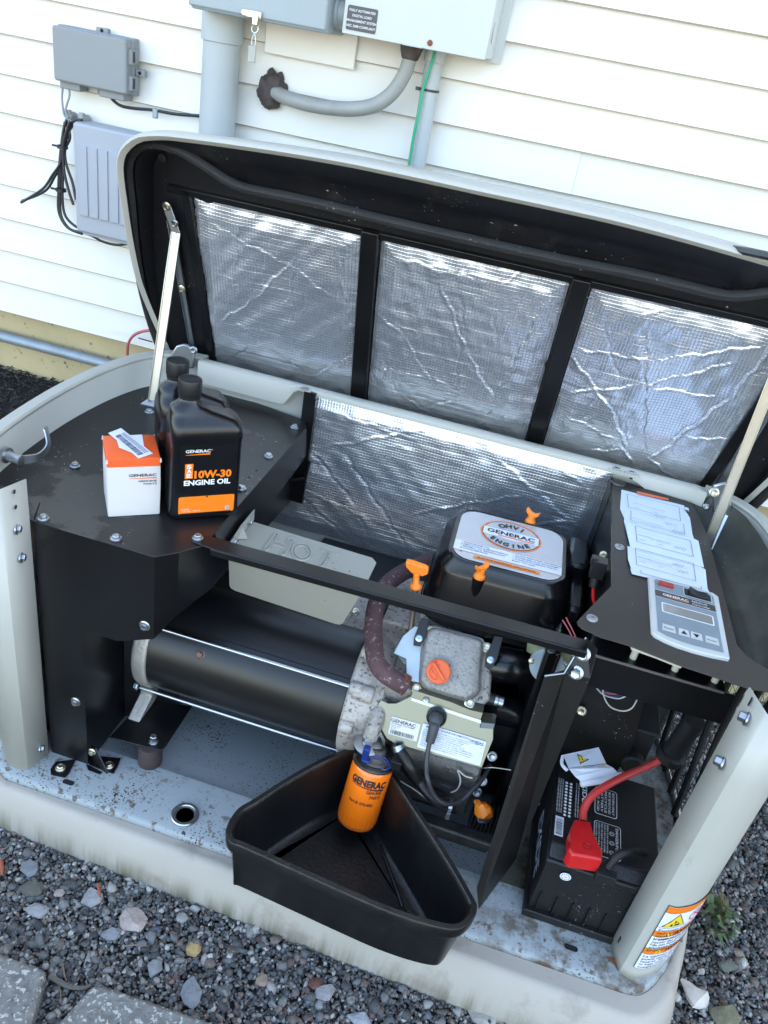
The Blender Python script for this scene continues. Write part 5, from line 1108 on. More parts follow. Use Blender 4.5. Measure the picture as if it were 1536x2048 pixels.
# right-hand black ducting
b = MB(); b.tube([at(975, 1330, 'y', .22), at(1015, 1330, 'y', .22), at(1060, 1345, 'y', .24), at(1075, 1395, 'y', .26)], .030, 24); b.tube([at(978, 1415, 'y', .17), at(1020, 1425, 'y', .19), at(1060, 1435, 'y', .22)], .024, 24)
b.build('intake_duct', 'blackplastic', eng)
b = MB(); b.box((.775, .17, -.0), (.80, .50, .40)); b.box((.70, .215, .0), (.795, .26, .20)); b.build('fan_housing', 'blackplastic', eng, bevel=.006)
b = MB(); 
for k in range(9): b.box((.742+k*.0068, .12, .005), (.745+k*.0068, .15, .055))
b.build('cooling_fins', 'blackdust', eng)
b = MB(); q = at(968, 1372, 'y', .185); b.cyl(q+Vector((-.035, 0, 0)), q, .020, n=24); b.build('head_boss', 'alu', eng, bevel=.003)
b = MB(); q = at(975, 1396, 'y', .17); b.cyl(q, q+Vector((.012, 0, 0)), .011, n=20, m=1); b.lathe(q+Vector((.012, 0, 0)), (1, 0, 0), [(.0095, 0), (.0095, .005), (.0085, .006), (.0095, .007), (.0095, .014), (.0085, .015)], 20); b.build('sensor_plug', ['zinc', 'cap'], eng)
b = MB(); q = V(953, 1362, -.004); b.lathe(q, VN, [(.0075, -.02), (.0075, .0), (.006, .002)], 18); b.tube([q, V(949, 1376, -.006), V(946, 1393, -.01)], .0045, 8); b.build('breather_fitting', 'alu', eng)
b = MB(); q = at(1094, 1332, 'y', .185); ax_ = (CAM_LOC-q).normalized(); ax_ = (ax_+Vector((.1, -.3, -.1))).normalized(); b.lathe(q, ax_, [(.0265, -.018), (.028, -.016), (.028, -.001), (.027, 0), (.004, 0), (.0035, -.001)], 40); sol = b.build('fuel_solenoid', mat('grey_paint_disc', (.28, .33, .35), .45, .2, var=.06, vscale=60), eng)
b = MB(); b.prism([q+Vector(d) for d in ((-.040, .02, .025), (.030, .02, .03), (.036, .02, .0), (.03, .02, -.02), (-.036, .02, -.0))], (0, .004, 0)); b.build('solenoid_bracket', mat('olive_zinc', (.35, .38, .22), .45, .6, var=.2, vscale=60), eng, bevel=.002); screwhead(at(1131, 1327, 'y', .17), (0, -1, .6), eng, .004); screwhead(at(1063, 1322, 'y', .17), (0, -1, .6), eng, .005, 'zincy')
# dipstick
b = MB(); b.tube([at(818, 1290, 'y', .20), at(823, 1250, 'y', .215), at(828, 1200, 'y', .225), at(832, 1172, 'y', .23)], .0048, 12); b.lathe(at(818, 1288, 'y', .20), (0, -.2, 1), [(.008, -.004), (.008, .004), (.006, .006)], 12); b.build('dipstick_tube', mat('brown_tube', (.14, .11, .08), .4, .6, var=.2, vscale=40), eng)
b = MB(); t0 = at(832, 1174, 'y', .23); t1 = at(833, 1146, 'y', .233); dr_ = (t1-t0).normalized(); b.lathe(t0, dr_, [(.0095, -.003), (.0105, 0), (.0105, .004), (.0075, .006), (.0055, .010), (.0055, (t1-t0).length)], 20)
hx = Vector((.97, -.0, -.06)).normalized(); hw = .0195; b.prism([t1-hx*hw+dr_*.004, t1-hx*hw*.5-dr_*.004, t1+hx*hw*.5-dr_*.004, t1+hx*hw+dr_*.004, t1+hx*hw+dr_*.013, t1+hx*hw*.6+dr_*.0145, t1-hx*hw*.6+dr_*.0145, t1-hx*hw+dr_*.013], (0, .008, .003)); b.build('dipstick_handle', 'orange', eng, bevel=.002, seg=3)
# oil filter assembly
fb, ft = Vector((.5540, .037, .036)), Vector((.5585, .0755, .145)); fa = (ft-fb).normalized(); FL = (ft-fb).length
b = MB(); b.lathe(fb, fa, [(.0, 0), (.023, 0), (.027, .0015), (.032, .006), (.0340, .014), (.0342, .020)], 64, m=0)
b.lathe(fb, fa, [(.0342, .019), (.0345, .030), (.0345, FL-.008), (.0339, FL-.004), (.0328, FL-.001)], 64, m=0); b.lathe(fb, fa, [(.0328, FL-.002), (.0350, FL), (.0350, FL+.003), (.031, FL+.004), (.02, FL+.004)], 64, m=1)
filt = b.build('oil_filter', ['orangepaint', 'zinc'], eng, ang=50)
vcam = (CAM_LOC-fb); vcam = (vcam-fa*vcam.dot(fa)).normalized(); side_ = fa.cross(vcam).normalized()   # side_: to the right seen from the front
if side_.x < 0: side_ = -side_
b = MB()
def cylmap(h0, x0, r_=.0350):
    return lambda x, y: fb+fa*(h0+y)+(vcam*math.cos((x+x0)/.035)+side_*math.sin((x+x0)/.035))*r_
b.text('GENERAC', None, None, None, .0165, 0, .055, width=.064, fn=cylmap(.090, -.029), spacing=1.03)
b.text('GENUINE', None, None, None, .0080, 0, .02, width=.027, fn=cylmap(.0785, .003)); b.text('PARTS', None, None, None, .0080, 0, .02, width=.019, fn=cylmap(.070, .011)); b.text('Part #: 070185E', None, None, None, .0072, 0, .02, width=.042, fn=cylmap(.056, -.022))
for k in range(12):
    m_ = cylmap(0, 0); x0_, x1_ = -.027+k*.0050, -.027+(k+1)*.0050; t0_, t1_ = .0002+.0028*k/12, .0002+.0028*(k+1)/12; b.add([m_(x0_, .0875-t0_), m_(x1_, .0875-t1_), m_(x1_, .0880), m_(x0_, .0880)], [(0, 1, 2, 3)], 0)
b.build('filter_print', 'ink', filt, smooth_=False)
fd = MB()
for k in range(8):
    a1, a2 = -.9+k*.24, -.9+(k+1)*.24
    P_ = lambda a, h, r_=.0347: fb+fa*h+(vcam*math.cos(a)+side_*math.sin(a))*r_
    fd.add([P_(a1, .012, .0342), P_(a2-.02, .012, .0342), P_(a2-.02, .028, .0350), P_(a1, .028, .0350)], [(0, 1, 2, 3)])
fd.build('wrench_facets', 'orangepaint', filt, smooth_=False)
b = MB(); b.lathe(ft, fa, [(.024, .004), (.024, .008), (.019, .012), (.016, .024), (.014, .030)], 36); b.build('filter_adapter', mat('dirty_adapter', (.09, .075, .065), .5, .4, var=.4, vscale=60, bump=.6), eng, bevel=.002)
q = at(735, 1487, 'y', .085); b = MB(); b.lathe(q, Vector((.1, -.15, 1)), [(.020, -.016), (.022, -.004), (.0225, 0)], 36, m=1); b.lathe(q, Vector((.1, -.15, 1)), [(.021, -.001), (.0245, .0), (.0245, .003), (.019, .005), (.010, .006), (.009, .010)], 36); b.lathe(q+Vector((.001, -.002, .010)), (.1, -.15, 1), [(.0088, 0), (.0088, .012), (.007, .014)], 6); b.build('pressure_switch', ['zinc', 'blackplastic'], eng)
b = MB(); b.tube([q+Vector((.002, -.001, .016)), q+Vector((.004, .006, .034)), q+Vector((.004, .028, .045)), q+Vector((.004, .05, .048))], .0125, 20); b.build('elbow_fitting', 'alu', eng)
b = MB(); q2 = at(733, 1505, 'y', .055); b.box((q2.x-.006, q2.y-.006, q2.z-.012), (q2.x+.005, q2.y+.006, q2.z+.012)); b.box((q2.x-.004, q2.y-.007, q2.z-.018), (q2.x+.009, q2.y+.004, q2.z-.012)); b.build('switch_terminal', 'bluep', eng, bevel=.0015)
for i in range(3):
    b = MB(); b.tube([at(740, 1516, 'y', .05), at(755+i*3, 1512+i*4, 'y', .05), at(772, 1518+i*6, 'y', .045), at(780-i*4, 1535+i*2, 'y', .045), at(765, 1540-i*2, 'y', .045), at(762, 1528, 'y', .05)], .0009, 6); b.build('switch_wire', 'bluep' if i < 2 else 'cable', eng)
b = MB(); q = at(793, 1528, 'y', .07); b.box((q.x-.010, q.y-.006, q.z-.009), (q.x+.008, q.y+.006, q.z+.009)); b.tube([q, at(782, 1505, 'y', .10), at(775, 1490, 'y', .12)], .003, 8); b.tube([at(660, 1498, 'y', .14), at(700, 1512, 'y', .12), at(735, 1520, 'y', .10)], .004, 8); b.build('wire_connector', 'cap', eng, bevel=.001)
b = MB(); b.prism([at(x, y, 'y', .105) for x, y in [(757, 1455), (770, 1483), (765, 1518), (745, 1522), (748, 1480)]], (0, .004, 0)); b.build('filter_bracket', 'tan', eng, bevel=.002)
# orange covered drain valve
q = at(966, 1612, 'z', .035); b = MB(); a_ = Vector((.35, -.75, -.1)).normalized(); w0 = at(950, 1600, 'y', .105)
rings = []; 
for t_, r_ in [(0, .003), (.12, .006), (.2, .005), (.3, .011), (.55, .0155), (.8, .0145), (1, .009)]:
    c_ = w0.lerp(at(978, 1633, 'y', .085), t_); up_ = Vector((0, 0, 1)); sd2 = Vector((.75, .65, 0)).normalized()
    rings.append([c_+(sd2*math.cos(a)+up_*.8*math.sin(a))*r_*(1+.18*math.sin(3*a+t_*4)) for a in [2*math.pi*k/14 for k in range(14)]])
b.loft(rings, True, True); b.build('drain_valve_cover', 'orange', eng, ang=30)
b = MB(); q = at(972, 1636, 'y', .088); b.lathe(q, (.4, -.7, .3), [(.008, -.01), (.010, -.008), (.010, 0), (.006, .001)], 18); b.tube([at(962+6*math.cos(t), 1637+7*math.sin(t), 'y', .086) for t in np.linspace(0, 6.28, 12)], .0016, 6); b.build('drain_valve', 'zinc', eng)
# --- AIR CLEANER
ac = empty('air_cleaner', (0, 0, 0)); ac.parent = gen; ac.matrix_parent_inverse = parent_inv(gen)
yaw = Matrix.Rotation(R(2), 4, 'Z'); AC = Vector((.680, .331, .015))
def rr3(wx, wy, r_, z, dx=0, dy=0): return [AC+(yaw @ Vector((x+dx, y+dy, 0)))+Vector((0, 0, z)) for x, y in rrect(-wx/2, -wy/2, wx/2, wy/2, r_, 8)]
b = MB(); b.loft([rr3(.250, .222, .055, .335), rr3(.252, .224, .055, .352), rr3(.247, .219, .052, .356)], True, False); b.build('air_cleaner_base', 'blackplastic', ac)
b = MB(); b.loft([rr3(.246, .218, .055, .352), rr3(.240, .212, .050, .368), rr3(.228, .198, .046, .428), rr3(.224, .194, .044, .434), rr3(.200, .178, .036, .450), rr3(.198, .175, .035, .4535), rr3(.194, .171, .034, .4555), rr3(.191, .168, .033, .4545), rr3(.188, .165, .032, .4545)], True, True)
acc = b.build('air_cleaner_cover', 'blackplastic', ac, ang=28)
bx_u, bx_v = yaw @ Vector((1, 0, 0)), yaw @ Vector((0, 1, 0)); O_ = AC+Vector((0, 0, .4550))
b = MB()
def bd(x0, y0, x1, y1, m, l, rad=0.): b.decal(O_, bx_u, bx_v, x0, y0, x1, y1, l, m, rad)
bd(-.091, -.080, .091, .080, 0, .0004, .030); bd(-.0905, -.058, .0905, -.026, 1, .0008)
for y_ in (-.0265, -.0585): bd(-.0905, y_, .0905, y_+.0007, 3, .0010)
def ell(rx, ry, m, l, a0=0, a1=360, n=48): b.poly([O_+bx_u*(rx*math.cos(R(a0+(a1-a0)*k/n)))+bx_v*(.026+ry*math.sin(R(a0+(a1-a0)*k/n)))+Vector((0, 0, l)) for k in range(n)], m)
ell(.0535, .0465, 3, .0009); ell(.0505, .0435, 2, .0011); ell(.0490, .0420, 0, .0013)
bd(-.0485, .0140, .0485, .0385, 1, .0015); ell(.030, .0150, 1, .0014, 190, 350, 24)
b.text('GENERAC', O_+bx_v*.0215, bx_u, bx_v, .0135, 2, .02, width=.080, align='c', lift=.0019) if False else b.text('GENERAC', O_-bx_u*.042+bx_v*.0222, bx_u, bx_v, .0160, 2, .03, width=.084, lift=.0019)
bd(-.022, .0160, .041, .0195, 3, .0018)
def arc_text(t_, r_, ymid, a_c, spread, size, flip):
    n = len(t_)
    for i, ch in enumerate(t_):
        f_ = (i-(n-1)/2)/(n-1); a = R(a_c+(-f_ if not flip else f_)*spread); px_, py_ = r_*math.cos(a)*1.15, ymid+r_*math.sin(a); ta = (a-math.pi/2)*.6 if not flip else (a-1.5*math.pi)*.6
        tu_ = bx_u*math.cos(ta)+bx_v*math.sin(ta); tv_ = Vector((0, 0, 1)).cross(tu_); b.text(ch, O_+bx_u*px_+bx_v*py_-tu_*size*.0, tu_, tv_, size, 2, .045, align='c', lift=.0019, stretch=1.0)
arc_text('OHVI', .0255, .0245, 90, 66, .0165, False); arc_text('ENGINE', .0385, .0265, 270, 92, .0150, True)
for i, t_ in enumerate(['* PRESSURIZED OIL', '  LUBRICATION & MONITORING', '* MINIMAL OIL BREAKDOWN', '  & CONSUMPTION']): b.text(t_, O_-bx_u*.080+bx_v*(-.0330-i*.0062), bx_u, bx_v, .0052, 2, .004, lift=.0012, stretch=1.1)
for i, t_ in enumerate(['* QUICK RESPONSE GOVERNOR', '* INCREASED FUEL ECONOMY', '* LONG RUN DESIGN THATS', '  BUILT TO LAST']): b.text(t_, O_+bx_u*.008+bx_v*(-.0330-i*.0062), bx_u, bx_v, .0052, 2, .004, lift=.0012, stretch=1.1)
bd(-.055, -.0720, .055, -.0630, 3, .0010, .002); b.text('BUILT FOR INDUSTRIAL APPLICATIONS', O_-bx_v*.0697, bx_u, bx_v, .0058, 2, .008, width=.096, align='c', lift=.0014) if False else b.text('BUILT FOR INDUSTRIAL APPLICATIONS', O_-bx_u*.048-bx_v*.0697, bx_u, bx_v, .0058, 2, .008, width=.096, lift=.0014)
b.build('badge', ['badge', 'white', 'ink', 'orangeink'], acc, smooth_=False)
for px, py, an in [(960, 1148, 50), (1062, 1039, -25)]:
    q = at(px, py, 'y', .232 if an == 50 else .428); b = MB(); d_ = Vector((math.cos(R(an)), math.sin(R(an)), 0)); e_ = Vector((-d_.y, d_.x, 0)); b.lathe(q+Vector((0, 0, -.008)), (0, 0, 1), [(.0095, 0), (.0095, .006), (.0070, .009), (.006, .018)], 20)
    b.prism([q+d_*s_+e_*t_+Vector((0, 0, h_)) for s_, t_, h_ in ((-.012, -.0045, .012), (-.004, -.0045, .006), (.004, -.0045, .006), (.012, -.0045, .012), (.013, -.0045, .020), (.004, -.0045, .014), (-.004, -.0045, .014), (-.013, -.0045, .020))], e_*.009); b.build('knob', 'orange', ac, bevel=.0015, seg=3)
b = MB(); q = at(960, 1148, 'y', .232); b.lathe(Vector((q.x, q.y+.004, q.z-.032)), (0, 0, 1), [(.003, -.05), (.010, .0), (.011, .022)], 16); b.build('knob_socket', 'blackplastic', ac)
b = MB(); b.box((.80, .30, .20), (.830, .52, .40)); b.box((.79, .40, .3), (.828, .50, .425)); b.cyl((.79, .36, .30), (.815, .36, .30), .05, n=30); b.build('air_inlet_duct', 'blackplastic', ac, bevel=.008)
# --- DIVIDER between engine and battery bay
dv = empty('divider', (0, 0, 0)); dv.parent = gen; dv.matrix_parent_inverse = parent_inv(gen)
At, Bt_, Ct = Vector((.772, .069, .43)), Vector((.800, .088, .437)), at(1180, 1357, 'z', .435)
Ab, Bb, Cl = Vector((.7715, -.014, .045)), Vector((.785, -.022, .006)), at(1033, 1717, 'z', .05)
def thick(b, pts, n, th=.0015): b.prism([Vector(p) for p in pts], Vector(n)*th)
b = MB(); 
thick(b, [At, Bt_, Bb, Ab], (0, 1, 0)); thick(b, [Bt_, Ct, Cl, Bb], (-.3, 1, 0))
thick(b, [Ct, at(1195, 1300, 'z', .47), at(1172, 1275, 'z', .49), at(1130, 1347, 'z', .437)], (0, .7, .7))
b.build('divider_panel', 'blackdust', dv, smooth_=False, bevel=.001)
b = MB(); b.tube([at(1172, 1275, 'z', .492), at(1128, 1347, 'z', .440), at(1089, 1352, 'z', .432)], .0014, 6, samp=0); b.build('divider_edge_highlight', 'zinc', dv)  # bright tube draws the highlight along the divider's top edge
b = MB(); BY = .235; yq = lambda x, y: at(x, y, 'y', BY)
b.prism([(.80, BY, .33), (.80, BY, 0), (.955, BY, 0), yq(1262, 1500), yq(1290, 1400), yq(1295, 1355), yq(1150, 1330)], (0, .0015, 0)); b.build('bay_back_wall', 'blackdust', dv, smooth_=False)
b = MB(); b.prism([yq(x, y) for x, y in [(1184, 1360), (1168, 1405), (1222, 1422), (1248, 1424), (1270, 1412), (1284, 1392), (1290, 1380)]], (0, -.0008, 0)); b.build('wire_opening', 'dark', dv)
wc = [('whitew', [(1183, 1335), (1184, 1358), (1200, 1376), (1222, 1382), (1245, 1372)]), ('bluep', [(1184, 1360), (1195, 1378), (1225, 1392), (1250, 1388), (1262, 1375)]), ('whitew', [(1188, 1368), (1205, 1388), (1235, 1397), (1255, 1390), (1268, 1376)]), ('bluep', [(1190, 1362), (1210, 1382), (1240, 1386), (1262, 1370)]), ('redwire', [(1205, 1384), (1235, 1388), (1255, 1372)]), ('whitew', [(1205, 1365), (1207, 1390), (1220, 1413), (1245, 1422), (1265, 1415), (1280, 1386)]), ('whitew', [(1206, 1362), (1206, 1384)])]
for i, (m_, p) in enumerate(wc):
    b = MB(); b.tube([at(x, y, 'y', BY-.006-.002*i) for x, y in p], .0013, 6); b.build('bay_wire', m_, dv)
bolt(at(1163, 1422, 'y', BY-.01), (-.2, -1, .3), dv, .006, 'zincy')
for px, py in [(1166, 1308), (1152, 1345)]: bolt(at(px, py, 'y', .085), (-.2, -1, .35), dv, .0075, 'zinc', h=.010)
bolt(at(1148, 1303, 'y', .075), (-.3, -1, .2), dv, .005, 'zinc')
# rail under the control plate
b = MB(); ry = .106
b.prism([(.829, ry, .462), (1.035, ry+.002, .462), (1.035, ry+.002, .405), (.829, ry, .405)], (0, .0015, 0)); b.prism([(.829, ry, .4615), (1.020, ry+.002, .4615), (1.020, ry+.045, .4615), (.829, ry+.045, .4615)], (0, 0, .0015))
rail = b.build('support_rail', 'black', gen, bevel=.0006)
b = MB(); b.box((.829, ry-.0008, .4605), (1.018, ry+.0012, .4645)); b.build('rail_edge', mat('pale_edge', (.20, .18, .16), .4, .5), rail)  # paler strip along the rail's front top edge
for px, py in [(1270, 1306), (1352, 1334), (1432, 1357), ]: 
    b = MB(); q = at(px, py, 'y', .125); b.cyl((q.x, q.y, .463), (q.x, q.y, .525), .0050, n=18); b.build('standoff', 'tan', rail)
# --- CONTROL PANEL
cp = empty('control_panel', (0, 0, 0)); cp.parent = gen; cp.matrix_parent_inverse = parent_inv(gen)
CZ = .531; Z = lambda x, y, z=CZ: at(x, y, 'z', z)
out_px = [(1222, 954), (1222, 1172), (1160, 1236), (1154, 1243), (1156, 1250), (1166, 1258), (1206, 1275), (1259, 1291), (1361, 1331), (1430, 1354), (1500, 1378), (1560, 1385)]
pl = [Z(*p) for p in out_px]+[Vector((1.055, .085, CZ)), Vector((1.03, .078, CZ))]
right = [Z(*p) for p in [(1496, 1314), (1475, 1290), (1430, 1124), (1414, 1069), (1398, 1030), (1384, 1010)]]+[Vector((.985, .545, CZ)), Vector((.90, .556, CZ))]
b = MB(); b.prism([p-Vector((0, 0, .002)) for p in pl[:11]+[Vector((1.075, .05, CZ)), Vector((1.06, .085, CZ))]+right], (0, 0, .002)); cpl = b.build('control_plate', 'ctlplate', cp, bevel=.0008)
b = MB(); b.prism([Z(1222, 954), Z(1222, 1172), Z(1156, 1244), Z(1222, 1172)+Vector((0, 0, -.20)), Z(1222, 954)+Vector((0, 0, -.30))][:2]+[Z(1222, 1172)+Vector((0, 0, -.12)), Z(1222, 954)+Vector((0, 0, -.40))], (.0015, 0, 0)); b.build('side_flange', 'black', cp)
for px, py in [(1236, 949), (1239, 1094), (1184, 1237)]: screwhead(Z(px, py, CZ+.0004), (0, 0, 1), cpl, .0085, mat('dull_screw', (.35, .36, .37), .45, .8))
b = MB(); q = Z(1237, 966, CZ+.001); b.lathe(q, (0, 0, 1), [(.014, 0), (.014, .002), (.008, .002)], 8); b.build('clip_nut', 'zinc', cpl)
# scoop: the dished right-hand end
b = MB(); ny_, nx_ = 26, 14; vs = []
for j in range(ny_):
    t_ = j/(ny_-1); y = .085+.47*t_
    xl = np.interp(y, [.085, .10, .33, .42, .50, .55], [1.028, 1.016, 1.003, .998, .985, .97]); 
    xo = np.interp(y, [.0, .07, .16, .27, .36, .45, .505, .545, .56], [1.07, 1.089, 1.101, 1.103, 1.095, 1.081, 1.066, 1.035, 1.0])
    for i in range(nx_):
        s_ = i/(nx_-1); dpt = .055*math.sin(math.pi*min(1, max(0, s_)))**.7*min(1, (t_+.02)*7)*min(1, (1.04-t_)*5); vs.append((xl+(xo-xl)*s_, y, CZ-.001-dpt+.022*s_))
b.add(vs, [(j*nx_+i, j*nx_+i+1, (j+1)*nx_+i+1, (j+1)*nx_+i) for j in range(ny_-1) for i in range(nx_-1)])
b.build('air_scoop', 'scoop', cp)
# service stickers
b = MB()
sheets = [
 [(1243, 979), (1368, 1011), (1372, 1023), (1380, 1036), (1386, 1076), (1252, 1045), (1240, 1018)],
 [(1239, 981), (1246, 980), (1252, 1045), (1300, 1058), (1392, 1082), (1388, 1104), (1256, 1068), (1247, 1045), (1242, 1010)],
 [(1249, 1020), (1380, 1052), (1388, 1078), (1398, 1110), (1256, 1076), (1248, 1043)],
 [(1253, 1046), (1390, 1078), (1397, 1082), (1408, 1135), (1261, 1097), (1252, 1055)],
 [(1255, 1092), (1402, 1134), (1411, 1139), (1416, 1186), (1405, 1180), (1263, 1140), (1256, 1118)],
 [(1262, 1128), (1410, 1168), (1421, 1188), (1419, 1191), (1330, 1164), (1264, 1148), (1261, 1140)]]
for i, sh in enumerate(sheets[::-1]): pass
order = [0, 1, 2, 5, 4, 3]
for k, i in enumerate([0, 2, 5, 4, 3]): b.poly([Z(x, y, CZ+.0010+.0007*k) for x, y in sheets[i]], 0)
zt_ = CZ+.0052
def line(p, q, wd, m): 
    a_, c_ = Z(*p, zt_), Z(*q, zt_); d_ = (c_-a_).normalized(); s_ = Vector((-d_.y, d_.x, 0))*wd; b.poly([a_+s_, a_-s_, c_-s_, c_+s_], m)
for rect in [[(1254, 988), (1358, 1014), (1361, 1042), (1257, 1014)], [(1262, 1021), None, None, None], ]:
    if None in rect: continue
    for p, q in zip(rect, rect[1:]+rect[:1]): line(p, q, .0004, 1)
for rect in [[(1271, 1052), (1381, 1081), (1387, 1113), (1274, 1083)], [(1271, 1096), (1387, 1127), (1392, 1162), (1273, 1129)]]:
    for p, q in zip(rect, rect[1:]+rect[:1]): line(p, q, .0004, 1)
for pts in [[(1262, 1021), (1262, 1040), (1370, 1069), (1367, 1048)], [(1282, 1140), (1282, 1146), (1403, 1178), (1402, 1172)]]:
    for p, q in zip(pts, pts[1:]): line(p, q, .0004, 1)
su = (Z(1381, 1081)-Z(1271, 1052)).normalized(); sv = Vector((0, 0, 1)).cross(su)
def st_text(t_, px, py, size, m, wd=None): b.text(t_, Z(px, py, zt_), su, sv, size, m, .003, width=wd, lift=.0003)
for dx, dy in [(0, 0), (0, 44), (-15, -35), (-9, -64)]:
    st_text('SERVICED BY', 1276+dx, 1073+dy-3, .0030, 2, .020); st_text('NEXT SCHEDULED SERVICE', 1300+dx, 1086+dy-8, .0032, 1, .034); st_text('DATE', 1316+dx, 1089+dy, .0030, 1, .008); st_text('HOURS', 1278+dx, 1080+dy-1, .0028, 2, .010)
for (x0, y0) in [(1349, 1093), (1354, 1141), (1330, 1045), (1345, 1127), (1308, 1030), (1345, 1060)]:
    n_ = 14; pts = [Z(x0+i*1.8, y0+i*.45+2.6*math.sin(i*1.9+x0), zt_+.0004) for i in range(n_)]; b.tube(pts, .00022, 4, samp=2, m=2)
for y_ in (1062, 1068, 1108, 1112, 1118): line((1275, y_), (1378, y_+27), .00012, 2)
b.poly([Z(x, y, CZ+.0035) for x, y in [(1274, 982), (1337, 997), (1337, 1001), (1274, 987)]], 3)
b.poly([Z(x, y, CZ+.0030) for x, y in [(1370, 1014), (1377, 1016), (1378, 1023), (1371, 1022)]], 0); b.poly([Z(x, y, CZ+.0036) for x, y in [(1371, 1019), (1377, 1021), (1377, 1023), (1371, 1021)]], 1)
b.build('service_stickers', ['paper', 'ink', 'greyink', 'orangecap'], cpl, smooth_=False)
# controller
o0 = Vector((.8915, .085, CZ)); 
b = MB(); cpts = []
outline = [(0, .012), (.004, .006), (.018, .0), (.034, -.0035), (.055, -.005), (.080, -.004), (.1035, -.0005), (.1045, .002), (.1052, .150), (.0985, .1565), (.004, .1565), (0, .1525)]
b.loft([[o0+Vector((x, y, 0)) for x, y in outline], [o0+Vector((x, y, .004)) for x, y in outline], [o0+Vector((.0522+(x-.0522)*.975, .075+(y-.075)*.982, .0056)) for x, y in outline]], True, True); ctl = b.build('controller_bezel', 'ctlbezel', cpl, ang=40)
O2 = o0+Vector((0, 0, .0056)); U_, V_ = Vector((1, 0, 0)), Vector((0, 1, 0))
b = MB(); cd = lambda x0, y0, x1, y1, m, l, r_=0.: b.decal(O2, U_, V_, x0, y0, x1, y1, l, m, r_)
b.poly([O2+Vector((x, y, .0003)) for x, y in [(.008, .016), (.020, .010), (.04, .0065), (.06, .006), (.0965, .008), (.0965, .144), (.0925, .150), (.012, .150), (.008, .146)]], 0)
cd(.008, .1030, .0965, .1200, 1, .0005); cd(.008, .1020, .0965, .1028, 4, .0007); cd(.008, .1202, .0965, .1208, 4, .0007)
b.text('GENERAC', O2+U_*.019+V_*.1095, U_, V_, .0075, 4, .02, width=.038, lift=.0009); cd(.026, .1068, .057, .1083, 5, .0008)
b.text('NEXUS', O2+U_*.062+V_*.1125, U_, V_, .0055, 4, .012, width=.022, lift=.0009, spacing=1.15); b.text('Controller', O2+U_*.062+V_*.1060, U_, V_, .0052, 4, .008, width=.026, lift=.0009)
cd(.016, .066, .0905, .0905, 4, .0005, .003); cd(.0178, .068, .0887, .0885, 6, .0007, .002)
for x0, x1, t_ in [(.014, .033, 'Escape'), (.0365, .052, None), (.0535, .070, None), (.0735, .0925, 'Enter')]:
    b.poly([O2+Vector((x, y, .0006)) for x, y in ((x0, .021), (x1, .021), (x1-.001, .037), (x0+.001, .037))], 3)
    if t_: b.text(t_, O2+U_*(x0+.003)+V_*.027, U_, V_, .0045, 2, .008, width=.013, lift=.0009)
b.poly([O2+Vector(p) for p in ((.040, .025, .0010), (.0490, .025, .0010), (.0445, .0335, .0010))], 2); b.poly([O2+Vector(p) for p in ((.057, .033, .0010), (.066, .033, .0010), (.0615, .0245, .0010))], 2)
cd(.051, .125, .0935, .1465, 3, .0006); cd(.0525, .1265, .092, .145, 2, .0008); b.text('AUTO  OFF  MANUAL', O2+U_*.056+V_*.1222, U_, V_, .0028, 2, .004, width=.032, lift=.0009)
b.build('controller_face', ['ctlgrey', mat('dark_band', (.05, .045, .042), .4), 'ink', 'ctlbezel', 'whiteink', 'orangeink', 'lcd'], ctl, smooth_=False)
b = MB(); s0 = O2+Vector((.0585, .1275, .0008)); b.prism([s0, s0+Vector((0, 0, .0075)), s0+Vector((.015, 0, .003)), s0+Vector((.028, 0, .0045)), s0+Vector((.028, 0, 0))], (0, .0155, 0)); b.build('rocker_switch', 'cap', ctl, bevel=.0008)
b = MB(); s0 = O2+Vector((.014, .134, .0)); b.box(s0, s0+Vector((.022, .009, .0045))); b.box(s0+Vector((.003, .0015, .0045)), s0+Vector((.006, .0075, .0055))); b.box(s0+Vector((.013, .0015, .0045)), s0+Vector((.016, .0075, .0055))); b.build('fuse', 'redtr', ctl, bevel=.0008)
b = MB(); b.prism([Z(x, y, CZ-.010) for x, y in [(1259, 1292), (1262, 1300), (1312, 1318), (1362, 1338), (1340, 1318), (1310, 1300), (1300, 1280)]], (0, 0, .007)); b.build('controller_back', 'tan', cp, bevel=.0008)
# connector with red lead, left of the plate
b = MB(); q = at(1196, 1142, 'y', .26); b.box((q.x-.012, q.y-.010, q.z-.010), (q.x+.010, q.y+.010, q.z+.022)); b.box((q.x-.016, q.y-.006, q.z+.010), (q.x-.006, q.y+.006, q.z+.024)); b.cyl((q.x+.001, q.y-.004, q.z-.028), (q.x, q.y, q.z-.008), .008, n=14); co = b.build('harness_connector', 'cap', cp, bevel=.001)
b = MB(); b.tube([q+Vector((.001, -.004, -.026)), q+Vector((.006, -.008, -.045)), q+Vector((.015, -.01, -.06))], .0028, 8); b.build('red_lead', 'red', cp)
for px, py in [(1207, 1110), (1208, 1132)]: bolt(at(px, py, 'y', .30), (-.3, -1, .3), cp, .0045, 'zincy')
b = MB(); b.tube([at(1125, 1240, 'y', .2), at(1140, 1265, 'y', .18), at(1150, 1290, 'y', .16)], .0011, 6); b.tube([at(1132, 1235, 'y', .2), at(1146, 1262, 'y', .18), at(1156, 1285, 'y', .16)], .0011, 6); b.build('thin_leads', 'redwire', cp)
